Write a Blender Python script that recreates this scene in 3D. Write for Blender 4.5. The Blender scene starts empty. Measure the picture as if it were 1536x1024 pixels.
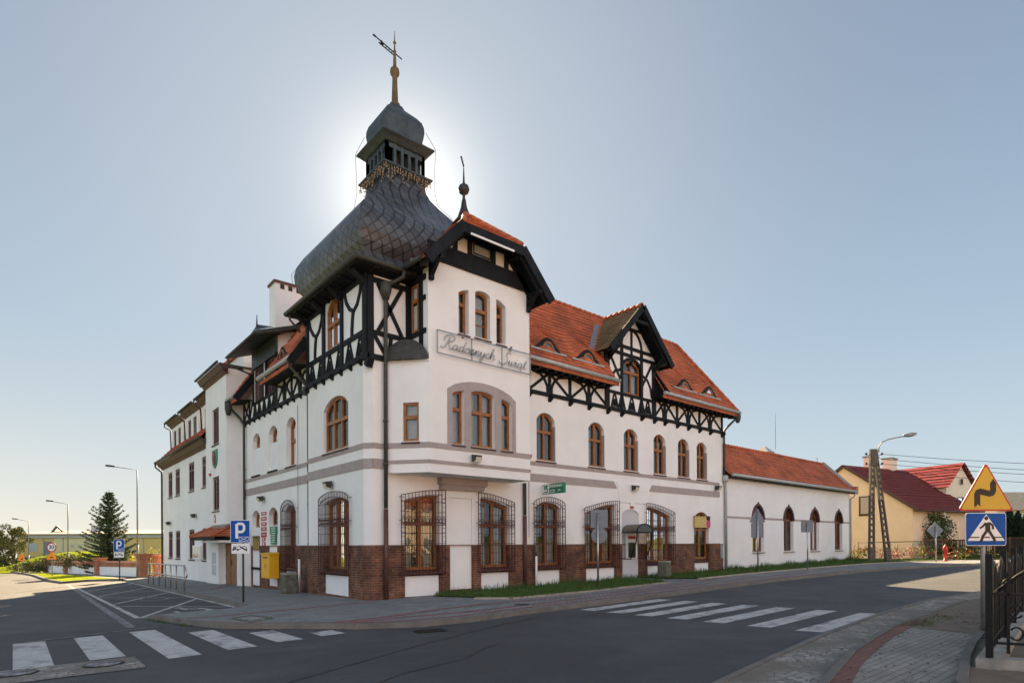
import bpy, bmesh, math, random
from mathutils import Vector, Matrix
from mathutils.geometry import tessellate_polygon
random.seed(7)
R_ = math.radians
SC = bpy.context.scene
# ---------------------------------------------------------------- camera, world, sun, exposure
cam_d = bpy.data.cameras.new("camera"); cam = bpy.data.objects.new("camera", cam_d)
SC.collection.objects.link(cam); SC.camera = cam
CAM = Vector((-8.075, -16.27, 1.65)); HEAD = 50.0
cam.matrix_world = Matrix.Translation(CAM) @ Matrix.Rotation(R_(HEAD-90), 4, 'Z') @ Matrix.Rotation(R_(90), 4, 'X') @ Matrix.Rotation(R_(-0.286), 4, 'Z')
cam_d.sensor_width = 36; cam_d.lens = 892/1536*36; cam_d.shift_x = 0; cam_d.shift_y = (816-512)/1536
cam_d.clip_end = 3000; cam_d.clip_start = .05
SUN_EL, SUN_HEAD = 30.0, 60.3
SUNV = Vector((math.cos(R_(SUN_HEAD))*math.cos(R_(SUN_EL)), math.sin(R_(SUN_HEAD))*math.cos(R_(SUN_EL)), math.sin(R_(SUN_EL))))
W = bpy.data.worlds.new("World"); SC.world = W; W.use_nodes = True
nt = W.node_tree; nt.nodes.clear()
def N(nt, t, **k):
    n = nt.nodes.new(t)
    for a, v in k.items(): setattr(n, a, v)
    return n
sky = N(nt, 'ShaderNodeTexSky', sky_type='NISHITA', sun_disc=False)
sky.sun_elevation = R_(SUN_EL); sky.sun_rotation = R_(90-SUN_HEAD)
sky.air_density = 1.0; sky.dust_density = 2.2; sky.ozone_density = 1.0
bg = N(nt, 'ShaderNodeBackground')
EXPOSURE = 2.2
KD = 1/2**EXPOSURE
def wl(a, b): nt.links.new(a, b)
wtc = N(nt, 'ShaderNodeTexCoord'); WD = wtc.outputs['Generated']
def wdot(v):
    n = N(nt, 'ShaderNodeVectorMath', operation='DOT_PRODUCT'); wl(WD, n.inputs[0]); n.inputs[1].default_value = v; return n.outputs['Value']
def wmath(op, a, b=None, clamp=False):
    n = N(nt, 'ShaderNodeMath', operation=op); n.use_clamp = clamp
    for i, q in enumerate((a, b)):
        if q is None: continue
        if isinstance(q, (int, float)): n.inputs[i].default_value = q
        else: wl(q, n.inputs[i])
    return n.outputs[0]
def wramp(fac, stops):
    n = N(nt, 'ShaderNodeValToRGB'); e = n.color_ramp.elements
    while len(e) < len(stops): e.new(.5)
    for q, (p, c) in zip(e, stops): q.position = p; q.color = (*c, 1)
    wl(fac, n.inputs[0]); return n.outputs[0]
def wmix(t, f, a, b):
    n = N(nt, 'ShaderNodeMixRGB', blend_type=t)
    for i, q in enumerate((f, a, b)):
        if isinstance(q, (int, float)): n.inputs[i].default_value = q if i == 0 else (q, q, q, 1)
        elif isinstance(q, tuple): n.inputs[i].default_value = (*q, 1)
        else: wl(q, n.inputs[i])
    return n.outputs[0]
# Nishita sky, highlights rolled off the way the exposure-blended photograph shows them
nl = N(nt, 'ShaderNodeRGBToBW'); sk = wmix('MULTIPLY', 1, sky.outputs[0], .10*2**EXPOSURE); wl(sk, nl.inputs[0])
roll = wmath('DIVIDE', .62, wmath('ADD', .42, nl.outputs[0])); nish = wmix('MULTIPLY', 1, sk, roll)
elev = wdot((0, 0, 1)); sdot = wdot(tuple(SUNV)); leftd = wdot((-.766, .643, 0))
grad = wramp(elev, [(0, (.64, .74, .76)), (.10, (.60, .72, .79)), (.30, (.41, .545, .675)), (.55, (.28, .375, .505)), (.8, (.18, .26, .38))])
base = wmix('MIX', .10, grad, nish)
warm = wmath('MULTIPLY', wmath('POWER', wmath('SUBTRACT', 1, wmath('ABSOLUTE', elev), True), 9), wmath('POWER', wmath('MULTIPLY', wmath('ADD', leftd, .75), .62, True), 2.2), True)
base = wmix('MIX', warm, base, (1.12, 1.0, .76))
g0 = wmath('MAXIMUM', sdot, 0)
glow = wmix('MIX', wmath('MULTIPLY', wmath('POWER', g0, 11), .56), base, (.80, .86, .92))
glow = wmix('ADD', wmath('POWER', g0, 230), glow, (.75, .68, .52))
glow = wmix('ADD', wmath('POWER', g0, 1500), glow, (.7, .6, .45))
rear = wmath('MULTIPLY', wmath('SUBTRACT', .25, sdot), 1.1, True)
col = wmix('MIX', rear, glow, (1.42, 1.54, 1.69))   # sky opposite the sun raised, added as fill light for the shaded facade
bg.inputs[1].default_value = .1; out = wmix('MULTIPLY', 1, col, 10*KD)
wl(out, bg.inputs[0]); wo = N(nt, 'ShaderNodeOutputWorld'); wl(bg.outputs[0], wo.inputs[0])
sun_d = bpy.data.lights.new("sun", 'SUN'); sun_d.energy = 5.0; sun_d.angle = R_(.5); sun_d.color = (1, .76, .46)
sun = bpy.data.objects.new("sun", sun_d); SC.collection.objects.link(sun)
sun.rotation_euler = (-SUNV).to_track_quat('-Z', 'Y').to_euler(); sun.location = (0, 0, 60)
SC.view_settings.view_transform = 'Standard'; SC.view_settings.look = 'None'
SC.view_settings.exposure = EXPOSURE; SC.view_settings.gamma = 1
SC.render.engine = 'CYCLES'; SC.cycles.max_bounces = 8; SC.cycles.transparent_max_bounces = 16
# ---------------------------------------------------------------- materials
MATS = {}
def mat(name, col, rough=.7, metal=0., var=.0, vscale=3., bump=0., bscale=40., col2=None, spec=.3, detail=4, stretch=None, streak=0):
    m = bpy.data.materials.new(name); m.use_nodes = True; t = m.node_tree; b = t.nodes['Principled BSDF']
    b.inputs['Roughness'].default_value = rough; b.inputs['Metallic'].default_value = metal
    b.inputs['Specular IOR Level'].default_value = spec
    c = (*col, 1)
    b.inputs['Base Color'].default_value = c
    tc = N(t, 'ShaderNodeTexCoord'); src = tc.outputs['Object']
    if stretch:
        mp = N(t, 'ShaderNodeMapping'); mp.inputs['Scale'].default_value = stretch
        t.links.new(src, mp.inputs[0]); src = mp.outputs[0]
    if var or col2:
        n = N(t, 'ShaderNodeTexNoise'); n.inputs['Scale'].default_value = vscale; n.inputs['Detail'].default_value = detail; n.inputs['Roughness'].default_value = .65
        t.links.new(src, n.inputs['Vector'])
        r = N(t, 'ShaderNodeValToRGB'); r.color_ramp.elements[0].position = .3; r.color_ramp.elements[1].position = .7
        if col2: a_, b_ = col2, col
        else: a_, b_ = [x*(1-var) for x in col], [min(1, x*(1+var)) for x in col]
        r.color_ramp.elements[0].color = (*a_, 1); r.color_ramp.elements[1].color = (*b_, 1)
        t.links.new(n.outputs[0], r.inputs[0]); out = r.outputs[0]
        t.links.new(out, b.inputs['Base Color'])
        if streak:   # faint vertical rain streaks
            mp2 = N(t, 'ShaderNodeMapping'); mp2.inputs['Scale'].default_value = (.8, .8, .13); t.links.new(tc.outputs['Object'], mp2.inputs[0])
            n2 = N(t, 'ShaderNodeTexNoise'); n2.inputs['Scale'].default_value = 1.6; n2.inputs['Detail'].default_value = 6; t.links.new(mp2.outputs[0], n2.inputs['Vector'])
            r2 = N(t, 'ShaderNodeValToRGB'); r2.color_ramp.elements[0].position = .35; r2.color_ramp.elements[1].position = .62
            r2.color_ramp.elements[0].color = (1-streak, 1-streak*1.08, 1-streak*1.2, 1); r2.color_ramp.elements[1].color = (1, 1, 1, 1)
            t.links.new(n2.outputs[0], r2.inputs[0])
            mx = N(t, 'ShaderNodeMixRGB', blend_type='MULTIPLY'); mx.inputs[0].default_value = 1
            t.links.new(out, mx.inputs[1]); t.links.new(r2.outputs[0], mx.inputs[2]); t.links.new(mx.outputs[0], b.inputs['Base Color'])
    if bump:
        n = N(t, 'ShaderNodeTexNoise'); n.inputs['Scale'].default_value = bscale; n.inputs['Detail'].default_value = 5
        t.links.new(src, n.inputs['Vector'])
        bp = N(t, 'ShaderNodeBump'); bp.inputs['Strength'].default_value = bump; bp.inputs['Distance'].default_value = .02
        t.links.new(n.outputs[0], bp.inputs['Height']); t.links.new(bp.outputs[0], b.inputs['Normal'])
    MATS[name] = m; return m
def brickmat(name, c1, c2, mortar, bw, rh, ms=.01, rough=.8, wall=True, bump=.5, noise=.35, rot=0, offset=.5, spec=.3, diag=False, nscale=1.3, msmooth=.1, bias=0.):
    m = bpy.data.materials.new(name); m.use_nodes = True; t = m.node_tree; b = t.nodes['Principled BSDF']
    b.inputs['Roughness'].default_value = rough; b.inputs['Specular IOR Level'].default_value = spec
    tc = N(t, 'ShaderNodeTexCoord'); sp = N(t, 'ShaderNodeSeparateXYZ'); t.links.new(tc.outputs['Object'], sp.inputs[0])
    cb = N(t, 'ShaderNodeCombineXYZ')
    if wall:
        ad = N(t, 'ShaderNodeMath', operation='ADD'); t.links.new(sp.outputs[0], ad.inputs[0]); t.links.new(sp.outputs[1], ad.inputs[1])
        t.links.new(ad.outputs[0], cb.inputs[0]); t.links.new(sp.outputs[2], cb.inputs[1])
    else:
        t.links.new(sp.outputs[0], cb.inputs[0]); t.links.new(sp.outputs[1], cb.inputs[1])
    v = cb.outputs[0]
    if rot:
        mp = N(t, 'ShaderNodeMapping'); mp.inputs['Rotation'].default_value = (0, 0, R_(rot)); t.links.new(v, mp.inputs[0]); v = mp.outputs[0]
    br = N(t, 'ShaderNodeTexBrick'); br.offset = offset
    br.inputs['Color1'].default_value = (*c1, 1); br.inputs['Color2'].default_value = (*c2, 1); br.inputs['Mortar'].default_value = (*mortar, 1)
    br.inputs['Scale'].default_value = 1; br.inputs['Mortar Size'].default_value = ms; br.inputs['Mortar Smooth'].default_value = msmooth
    br.inputs['Brick Width'].default_value = bw; br.inputs['Row Height'].default_value = rh; br.inputs['Bias'].default_value = bias
    t.links.new(v, br.inputs['Vector'])
    n = N(t, 'ShaderNodeTexNoise'); n.inputs['Scale'].default_value = nscale; n.inputs['Detail'].default_value = 8; n.inputs['Roughness'].default_value = .7
    t.links.new(tc.outputs['Object'], n.inputs['Vector'])
    mr = N(t, 'ShaderNodeMapRange'); mr.inputs[1].default_value = .3; mr.inputs[2].default_value = .7; mr.inputs[3].default_value = 1-noise; mr.inputs[4].default_value = 1+noise
    t.links.new(n.outputs[0], mr.inputs[0])
    mx = N(t, 'ShaderNodeMixRGB', blend_type='MULTIPLY'); mx.inputs[0].default_value = 1
    t.links.new(br.outputs[0], mx.inputs[1]); t.links.new(mr.outputs[0], mx.inputs[2]); t.links.new(mx.outputs[0], b.inputs['Base Color'])
    if bump:
        n3 = N(t, 'ShaderNodeTexNoise'); n3.inputs['Scale'].default_value = 30; t.links.new(tc.outputs['Object'], n3.inputs['Vector'])
        ma = N(t, 'ShaderNodeMath', operation='MULTIPLY_ADD'); ma.inputs[1].default_value = -1.0; t.links.new(br.outputs['Fac'], ma.inputs[0]); 
        m3 = N(t, 'ShaderNodeMath', operation='MULTIPLY'); m3.inputs[1].default_value = .5; t.links.new(n3.outputs[0], m3.inputs[0]); t.links.new(m3.outputs[0], ma.inputs[2])
        bp = N(t, 'ShaderNodeBump'); bp.inputs['Strength'].default_value = bump; bp.inputs['Distance'].default_value = .012
        t.links.new(ma.outputs[0], bp.inputs['Height']); t.links.new(bp.outputs[0], b.inputs['Normal'])
    MATS[name] = m; return m
def glassmat(name, tint=(.75, .8, .82), refl=.22):
    m = bpy.data.materials.new(name); m.use_nodes = True; t = m.node_tree; t.nodes.clear()
    o = N(t, 'ShaderNodeOutputMaterial'); tr = N(t, 'ShaderNodeBsdfTransparent'); tr.inputs[0].default_value = (*tint, 1)
    gl = N(t, 'ShaderNodeBsdfGlossy'); gl.inputs['Roughness'].default_value = .02; gl.inputs[0].default_value = (.95, .97, 1, 1)
    tc = N(t, 'ShaderNodeTexCoord'); n = N(t, 'ShaderNodeTexNoise'); n.inputs['Scale'].default_value = 1.4; t.links.new(tc.outputs['Object'], n.inputs['Vector'])
    bp = N(t, 'ShaderNodeBump'); bp.inputs['Strength'].default_value = .12; bp.inputs['Distance'].default_value = .05; t.links.new(n.outputs[0], bp.inputs['Height']); t.links.new(bp.outputs[0], gl.inputs['Normal'])
    lw = N(t, 'ShaderNodeLayerWeight'); lw.inputs[0].default_value = refl
    mr = N(t, 'ShaderNodeMapRange'); mr.inputs[3].default_value = .08; mr.inputs[4].default_value = 1; t.links.new(lw.outputs['Fresnel'], mr.inputs[0])
    mx = N(t, 'ShaderNodeMixShader'); t.links.new(mr.outputs[0], mx.inputs[0]); t.links.new(tr.outputs[0], mx.inputs[1]); t.links.new(gl.outputs[0], mx.inputs[2]); t.links.new(mx.outputs[0], o.inputs[0])
    MATS[name] = m; return m
mat('plaster', (.775, .772, .762), .9, var=.05, vscale=.7, bump=.2, bscale=45, streak=.03)
mat('plaster_cool', (.75, .75, .755), .9, var=.05, vscale=1.2, bump=.1, bscale=55)
mat('taupe', (.35, .305, .295), .9, var=.10, vscale=2.5, bump=.1, bscale=60)
mat('niche_grey', (.50, .51, .54), .85, var=.05, vscale=2)
brickmat('brick', (.175, .062, .034), (.095, .042, .028), (.20, .15, .105), .26, .077, .007, bump=.8, noise=.7, nscale=2.1)
brickmat('brick_red', (.42, .14, .065), (.30, .10, .05), (.28, .22, .17), .26, .08, .008, bump=.6, noise=.35)
mat('sill_brick', (.075, .03, .024), .75, var=.3, vscale=9, bump=.3)
mat('brick_tooth', (.33, .25, .17), .85, var=.3, vscale=14)
mat('timber', (.010, .0115, .014), .65, var=.5, vscale=3, bump=.5, bscale=24, stretch=(1, 1, .4), spec=.16)
mat('timber_board', (.010, .011, .013), .6, var=.5, vscale=5, bump=.4, bscale=20, spec=.18)
mat('wood_frame', (.27, .098, .022), .42, var=.28, vscale=6, bump=.1, bscale=30, spec=.4)
mat('wood_maroon', (.075, .028, .03), .5, var=.25, vscale=5)
mat('wood_door', (.20, .085, .03), .45, var=.4, vscale=7, stretch=(3, 3, .4), bump=.2)
glassmat('glass'); 
mat('curtain', (.40, .36, .27), .9, var=.12, vscale=5)
mat('blind', (.36, .40, .41), .9, var=.05)
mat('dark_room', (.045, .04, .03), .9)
brickmat('roof_tile', (.53, .145, .058), (.40, .105, .046), (.22, .065, .035), .21, .105, .008, bump=.5, noise=.34, offset=0., nscale=.8)
brickmat('roof_tile_moss', (.24, .15, .065), (.17, .13, .06), (.07, .05, .03), .21, .105, .008, bump=.5, noise=.35, offset=0.)
brickmat('roof_maroon', (.19, .036, .030), (.16, .032, .028), (.07, .018, .016), .30, .30, .02, bump=.4, noise=.2, offset=0., rough=.7, spec=.12)
brickmat('slate', (.036, .038, .042), (.092, .096, .10), (.012, .012, .014), .25, .25, .022, rough=.40, bump=.8, noise=.55, rot=45, offset=0., spec=.6, nscale=.9)
mat('zinc', (.40, .41, .41), .5, metal=.3, var=.15, vscale=4)
mat('copper_dark', (.045, .043, .038), .5, metal=.2, var=.35, vscale=6)
mat('gutter_dark', (.05, .05, .042), .6, metal=.0, var=.3, vscale=6)
mat('pipe_rust', (.11, .055, .045), .5, metal=.3, var=.3, vscale=5)
mat('patina', (.065, .08, .085), .5, metal=.4, var=.3, vscale=4, bump=.2, bscale=9)
mat('gold', (.15, .095, .042), .5, metal=.3, var=.3, vscale=5)
mat('iron_rust', (.075, .03, .028), .6, metal=.2, var=.3, vscale=12)
mat('iron_black', (.010, .010, .011), .5, spec=.2, var=.3, vscale=9)
mat('steel', (.42, .42, .42), .35, metal=.9, var=.1, vscale=5)
mat('steel_warm', (.45, .41, .36), .35, metal=.9, var=.1)
mat('sign_back', (.17, .19, .22), .6, metal=.0, var=.1, vscale=4)
mat('pole_grey', (.27, .27, .26), .55, metal=.5, var=.2, vscale=6)
mat('asphalt', (.084, .085, .089), .7, var=.22, vscale=1.1, bump=.6, bscale=150, detail=12, spec=.2)
def wear(name, dark, sc, lo, hi, amt):
    """multiply a second noise (patches, stains) into a material made by mat()"""
    t = MATS[name].node_tree; b = t.nodes['Principled BSDF']; src = b.inputs['Base Color'].links[0].from_socket
    tc = N(t, 'ShaderNodeTexCoord'); n = N(t, 'ShaderNodeTexNoise'); n.inputs['Scale'].default_value = sc; n.inputs['Detail'].default_value = 12; n.inputs['Roughness'].default_value = .72; n.inputs['Distortion'].default_value = .4; t.links.new(tc.outputs['Object'], n.inputs['Vector'])
    r = N(t, 'ShaderNodeValToRGB'); r.color_ramp.elements[0].position = lo; r.color_ramp.elements[1].position = hi; r.color_ramp.elements[0].color = (1, 1, 1, 1); r.color_ramp.elements[1].color = (0, 0, 0, 1); t.links.new(n.outputs[0], r.inputs[0])
    f = N(t, 'ShaderNodeMath', operation='MULTIPLY'); f.inputs[1].default_value = amt; t.links.new(r.outputs[0], f.inputs[0])
    mx = N(t, 'ShaderNodeMixRGB'); t.links.new(f.outputs[0], mx.inputs[0]); t.links.new(src, mx.inputs[1]); mx.inputs[2].default_value = (*dark, 1); t.links.new(mx.outputs[0], b.inputs['Base Color'])
wear('asphalt', (.056, .056, .059), .22, .42, .56, .7); wear('asphalt', (.16, .16, .162), 70, .34, .43, .6); wear('asphalt', (.028, .028, .03), 2.6, .30, .38, .6)
wear('plaster', (.60, .575, .53), .55, .30, .44, .35)
mat('asphalt_far', (.075, .075, .078), .9, var=.2, vscale=1.2, bump=.5, bscale=120, detail=10)
mat('paint', (.56, .545, .52), .75, col2=(.40, .39, .38), vscale=5, bump=.3, bscale=80, detail=10)
mat('paint_worn', (.36, .36, .37), .8, col2=(.15, .15, .16), vscale=7, detail=10)
wear('paint', (.11, .11, .115), 2.2, .38, .49, .8); wear('paint', (.12, .12, .125), 26, .34, .45, .7); wear('paint_worn', (.075, .075, .08), 5, .42, .56, .9)
brickmat('paver', (.25, .255, .25), (.19, .195, .195), (.055, .055, .055), .20, .10, .008, wall=False, bump=.5, noise=.22, nscale=1.0)
brickmat('paver_red', (.29, .095, .075), (.23, .085, .07), (.09, .05, .045), .20, .10, .006, wall=False, bump=.5, noise=.2)
wear('roof_tile', (.15, .065, .038), .8, .34, .47, .5); wear('roof_tile', (.60, .24, .12), 4.5, .30, .38, .35); wear('brick', (.05, .032, .027), 1.1, .38, .50, .65); wear('brick', (.34, .29, .25), 2.3, .28, .37, .5)
def cobblemat(name):
    m = bpy.data.materials.new(name); m.use_nodes = True; t = m.node_tree; b = t.nodes['Principled BSDF']; b.inputs['Roughness'].default_value = .85
    tc = N(t, 'ShaderNodeTexCoord'); v = N(t, 'ShaderNodeTexVoronoi'); v.inputs['Scale'].default_value = 8.5; v2 = N(t, 'ShaderNodeTexVoronoi', feature='DISTANCE_TO_EDGE'); v2.inputs['Scale'].default_value = 8.5
    for q in (v, v2): t.links.new(tc.outputs['Object'], q.inputs['Vector'])
    r = N(t, 'ShaderNodeValToRGB'); r.color_ramp.elements[0].color = (.15, .135, .118, 1); r.color_ramp.elements[1].color = (.42, .385, .34, 1); t.links.new(v.outputs['Color'], r.inputs[0])
    e = N(t, 'ShaderNodeValToRGB'); e.color_ramp.elements[0].position = .01; e.color_ramp.elements[1].position = .09; t.links.new(v2.outputs['Distance'], e.inputs[0])
    n = N(t, 'ShaderNodeTexNoise'); n.inputs['Scale'].default_value = 1.1; n.inputs['Detail'].default_value = 9; t.links.new(tc.outputs['Object'], n.inputs['Vector'])
    k = N(t, 'ShaderNodeValToRGB'); k.color_ramp.elements[0].position = .42; k.color_ramp.elements[1].position = .60; t.links.new(n.outputs[0], k.inputs[0])
    f = N(t, 'ShaderNodeMath', operation='MULTIPLY'); t.links.new(e.outputs[0], f.inputs[0]); t.links.new(k.outputs[0], f.inputs[1])
    mx = N(t, 'ShaderNodeMixRGB'); mx.inputs[1].default_value = (.15, .128, .10, 1); t.links.new(f.outputs[0], mx.inputs[0]); t.links.new(r.outputs[0], mx.inputs[2]); t.links.new(mx.outputs[0], b.inputs['Base Color'])
    bp = N(t, 'ShaderNodeBump'); bp.inputs['Strength'].default_value = .8; bp.inputs['Distance'].default_value = .02; t.links.new(f.outputs[0], bp.inputs['Height']); t.links.new(bp.outputs[0], b.inputs['Normal']); MATS[name] = m
cobblemat('cobble')
brickmat('paver_red_near', (.20, .085, .07), (.165, .08, .066), (.09, .06, .05), .20, .10, .006, wall=False, bump=.5, noise=.25)
brickmat('paver_near', (.275, .255, .22), (.225, .21, .185), (.10, .095, .085), .20, .10, .006, wall=False, bump=.5, noise=.28, nscale=1.0)
mat('kerb', (.155, .145, .13), .85, var=.22, vscale=2.2, bump=.4, bscale=60)
mat('kerb_beige', (.34, .29, .23), .85, var=.22, vscale=2.2, bump=.4, bscale=60)
mat('concrete', (.27, .26, .235), .9, var=.3, vscale=3.5, bump=.5, bscale=40)
mat('concrete_moss', (.115, .115, .085), .9, var=.4, vscale=5, bump=.7, bscale=35)
mat('dirt', (.21, .175, .135), .95, col2=(.13, .105, .08), vscale=3, bump=.7, bscale=50, detail=10)
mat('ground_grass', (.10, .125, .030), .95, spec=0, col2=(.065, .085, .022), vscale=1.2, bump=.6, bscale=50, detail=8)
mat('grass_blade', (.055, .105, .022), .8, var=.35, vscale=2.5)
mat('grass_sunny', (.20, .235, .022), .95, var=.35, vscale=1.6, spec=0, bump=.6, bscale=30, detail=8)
mat('needle', (.050, .075, .036), .75, var=.4, vscale=1.5)
mat('leaf', (.055, .075, .022), .7, var=.4, vscale=1.2)
mat('leaf_olive', (.11, .11, .03), .7, var=.4, vscale=1.2)
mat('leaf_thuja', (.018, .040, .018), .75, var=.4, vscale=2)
mat('leaf_autumn', (.42, .20, .04), .7, col2=(.40, .05, .03), vscale=2.4, detail=3)
mat('leaf_yellow', (.38, .34, .06), .7, var=.4, vscale=2)
mat('bark', (.065, .05, .038), .9, var=.4, vscale=6, bump=.8, bscale=20)
mat('sign_blue', (.006, .072, .32), .5, var=.08, vscale=3, spec=.12)
mat('sign_white', (.72, .72, .72), .45, var=.04, vscale=6)
mat('sign_black', (.012, .012, .014), .5)
mat('sign_yellow', (.58, .37, .06), .5, spec=.1, var=.05, vscale=3)
mat('sign_red', (.40, .03, .035), .45, var=.05)
mat('sign_orange', (.85, .26, .02), .45)
mat('sign_green', (.015, .20, .10), .45, var=.1)
mat('sign_gold', (.34, .23, .06), .4, metal=.5, var=.2)
mat('post_yellow', (.72, .38, .015), .45, var=.06, vscale=4)
mat('hydrant_red', (.45, .03, .02), .45)
mat('perspex', (.10, .085, .065), .25, spec=.6)
mat('lamp_glass', (.62, .58, .46), .25, spec=.6)
mat('house_yellow', (.86, .61, .40), .9, var=.05, vscale=1.2, bump=.1, bscale=50)
mat('house_pink', (.78, .63, .50), .9, var=.05, vscale=1.2)
mat('hall_yellow', (.52, .40, .16), .9, var=.06, vscale=.4)
mat('hall_pale', (.56, .51, .31), .9, var=.06, vscale=.4)
mat('hall_roof', (.42, .34, .29), .9, var=.06, vscale=.3)
mat('hall_fascia', (.36, .38, .40), .7)
mat('wood_fence', (.13, .07, .035), .8, var=.35, vscale=5)
mat('pole_concrete', (.105, .09, .072), .9, var=.3, vscale=4)
mat('wood_brown', (.17, .07, .025), .5, var=.3, vscale=6)
mat('paper', (.75, .75, .72), .8)
mat('white_plastic', (.78, .78, .76), .4)
def mt(n): return MATS[n]
# ---------------------------------------------------------------- mesh helpers
X, Y, Z = Vector((1, 0, 0)), Vector((0, 1, 0)), Vector((0, 0, 1))
def gz(x, y): return .0125*x-.011*y
def gp(x, y, dz=0): return Vector((x, y, gz(x, y)+dz))
K = 1.0636
def rd(x, y): return (CAM.x+(x-CAM.x)*K, CAM.y+(y-CAM.y)*K)     # measured at pavement level, moved to the road 10 cm below
class MB:
    def __init__(s): s.v = []; s.f = []; s.sm = set()
    def vert(s, p): s.v.append(tuple(p)); return len(s.v)-1
    def poly(s, pts, smooth=False):
        b = len(s.v); s.v.extend(tuple(p) for p in pts); s.f.append(tuple(range(b, b+len(pts))))
        if smooth: s.sm.add(len(s.f)-1)
    def tess(s, loops):
        b = len(s.v); L = [[Vector(p) for p in lp] for lp in loops]
        for lp in L: s.v.extend(tuple(p) for p in lp)
        for t in tessellate_polygon(L): s.f.append(tuple(b+i for i in t))
    def box(s, lo, hi):
        x0, y0, z0 = lo; x1, y1, z1 = hi; b = len(s.v)
        s.v += [(x0, y0, z0), (x1, y0, z0), (x1, y1, z0), (x0, y1, z0), (x0, y0, z1), (x1, y0, z1), (x1, y1, z1), (x0, y1, z1)]
        for f in ((0, 3, 2, 1), (4, 5, 6, 7), (0, 1, 5, 4), (1, 2, 6, 5), (2, 3, 7, 6), (3, 0, 4, 7)): s.f.append(tuple(b+i for i in f))
    def hexa(s, bot, top):
        b = len(s.v); s.v += [tuple(p) for p in bot]+[tuple(p) for p in top]; n = len(bot)
        s.f.append(tuple(b+i for i in reversed(range(n)))); s.f.append(tuple(b+n+i for i in range(n)))
        for i in range(n): j = (i+1) % n; s.f.append((b+i, b+j, b+n+j, b+n+i))
    def fbox(s, F, s0, s1, z0, z1, n0, n1):       # box in a wall frame
        c = [F.p(s0, z0, n0), F.p(s1, z0, n0), F.p(s1, z0, n1), F.p(s0, z0, n1)]
        d = [F.p(s0, z1, n0), F.p(s1, z1, n0), F.p(s1, z1, n1), F.p(s0, z1, n1)]
        s.hexa(c, d)
    def bar(s, a, b, w, d, up=None):              # rectangular bar from a to b, w along side, d along up
        a, b = Vector(a), Vector(b); t = (b-a).normalized(); up = Vector(up) if up is not None else (Z if abs(t.z) < .95 else X)
        sd = t.cross(up).normalized(); u = sd.cross(t).normalized()
        c = [sd*x*w/2+u*y*d/2 for x, y in ((-1, -1), (1, -1), (1, 1), (-1, 1))]
        s.hexa([a+q for q in c], [b+q for q in c])
    def path(s, pts, w, d, up=None):
        for a, b in zip(pts, pts[1:]): s.bar(a, b, w, d, up)
    def fpath(s, F, pts, w, n0, n1):              # mitred timber in a wall frame
        P = [Vector((p[0], p[1])) for p in pts]; L = []; Rr = []
        for i, p in enumerate(P):
            t = ((P[i+1]-p).normalized() if i < len(P)-1 else Vector((0, 0)))+((p-P[i-1]).normalized() if i else Vector((0, 0)))
            t.normalize(); q = Vector((-t.y, t.x))*w/2; L.append(p+q); Rr.append(p-q)
        for i in range(len(P)-1):
            c = [L[i], L[i+1], Rr[i+1], Rr[i]]
            s.hexa([F.p(a.x, a.y, n0) for a in c], [F.p(a.x, a.y, n1) for a in c])
    def tube(s, pts, r, seg=8, cap=True, smooth=True, r2=None):
        P = [Vector(p) for p in pts]; b = len(s.v); m = len(P); ref = None
        for i, p in enumerate(P):
            t = ((P[i+1]-p).normalized() if i < m-1 else Vector())+((p-P[i-1]).normalized() if i else Vector()); t.normalize()
            if ref is None: ref = (Z if abs(t.z) < .9 else X)
            sd = t.cross(ref).normalized(); u = sd.cross(t).normalized(); ref = u
            rr = r if r2 is None else r+(r2-r)*i/(m-1)
            for k in range(seg): a = 2*math.pi*k/seg; s.v.append(tuple(p+sd*math.cos(a)*rr+u*math.sin(a)*rr))
        for i in range(m-1):
            for k in range(seg):
                s.f.append((b+i*seg+k, b+i*seg+(k+1) % seg, b+(i+1)*seg+(k+1) % seg, b+(i+1)*seg+k))
                if smooth: s.sm.add(len(s.f)-1)
        if cap:
            s.f.append(tuple(b+k for k in reversed(range(seg)))); s.f.append(tuple(b+(m-1)*seg+k for k in range(seg)))
    def lathe(s, prof, c=(0, 0), seg=20, smooth=True):   # prof (r,z)
        b = len(s.v)
        for r, z in prof:
            for k in range(seg): a = 2*math.pi*k/seg; s.v.append((c[0]+r*math.cos(a), c[1]+r*math.sin(a), z))
        for i in range(len(prof)-1):
            for k in range(seg):
                s.f.append((b+i*seg+k, b+i*seg+(k+1) % seg, b+(i+1)*seg+(k+1) % seg, b+(i+1)*seg+k))
                if smooth: s.sm.add(len(s.f)-1)
        s.f.append(tuple(b+k for k in reversed(range(seg)))); s.f.append(tuple(b+(len(prof)-1)*seg+k for k in range(seg)))
    def sqlathe(s, prof, c, sub=1):               # square rings (halfwidth,z)
        for (w0, z0), (w1, z1) in zip(prof, prof[1:]):
            for sx, sy, ex, ey in ((-1, -1, 1, -1), (1, -1, 1, 1), (1, 1, -1, 1), (-1, 1, -1, -1)):
                s.poly([(c[0]+sx*w0, c[1]+sy*w0, z0), (c[0]+ex*w0, c[1]+ey*w0, z0), (c[0]+ex*w1, c[1]+ey*w1, z1), (c[0]+sx*w1, c[1]+sy*w1, z1)])
        w, z = prof[0]; s.poly([(c[0]-w, c[1]-w, z), (c[0]-w, c[1]+w, z), (c[0]+w, c[1]+w, z), (c[0]+w, c[1]-w, z)])
        w, z = prof[-1]; s.poly([(c[0]-w, c[1]-w, z), (c[0]+w, c[1]-w, z), (c[0]+w, c[1]+w, z), (c[0]-w, c[1]+w, z)])
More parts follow.
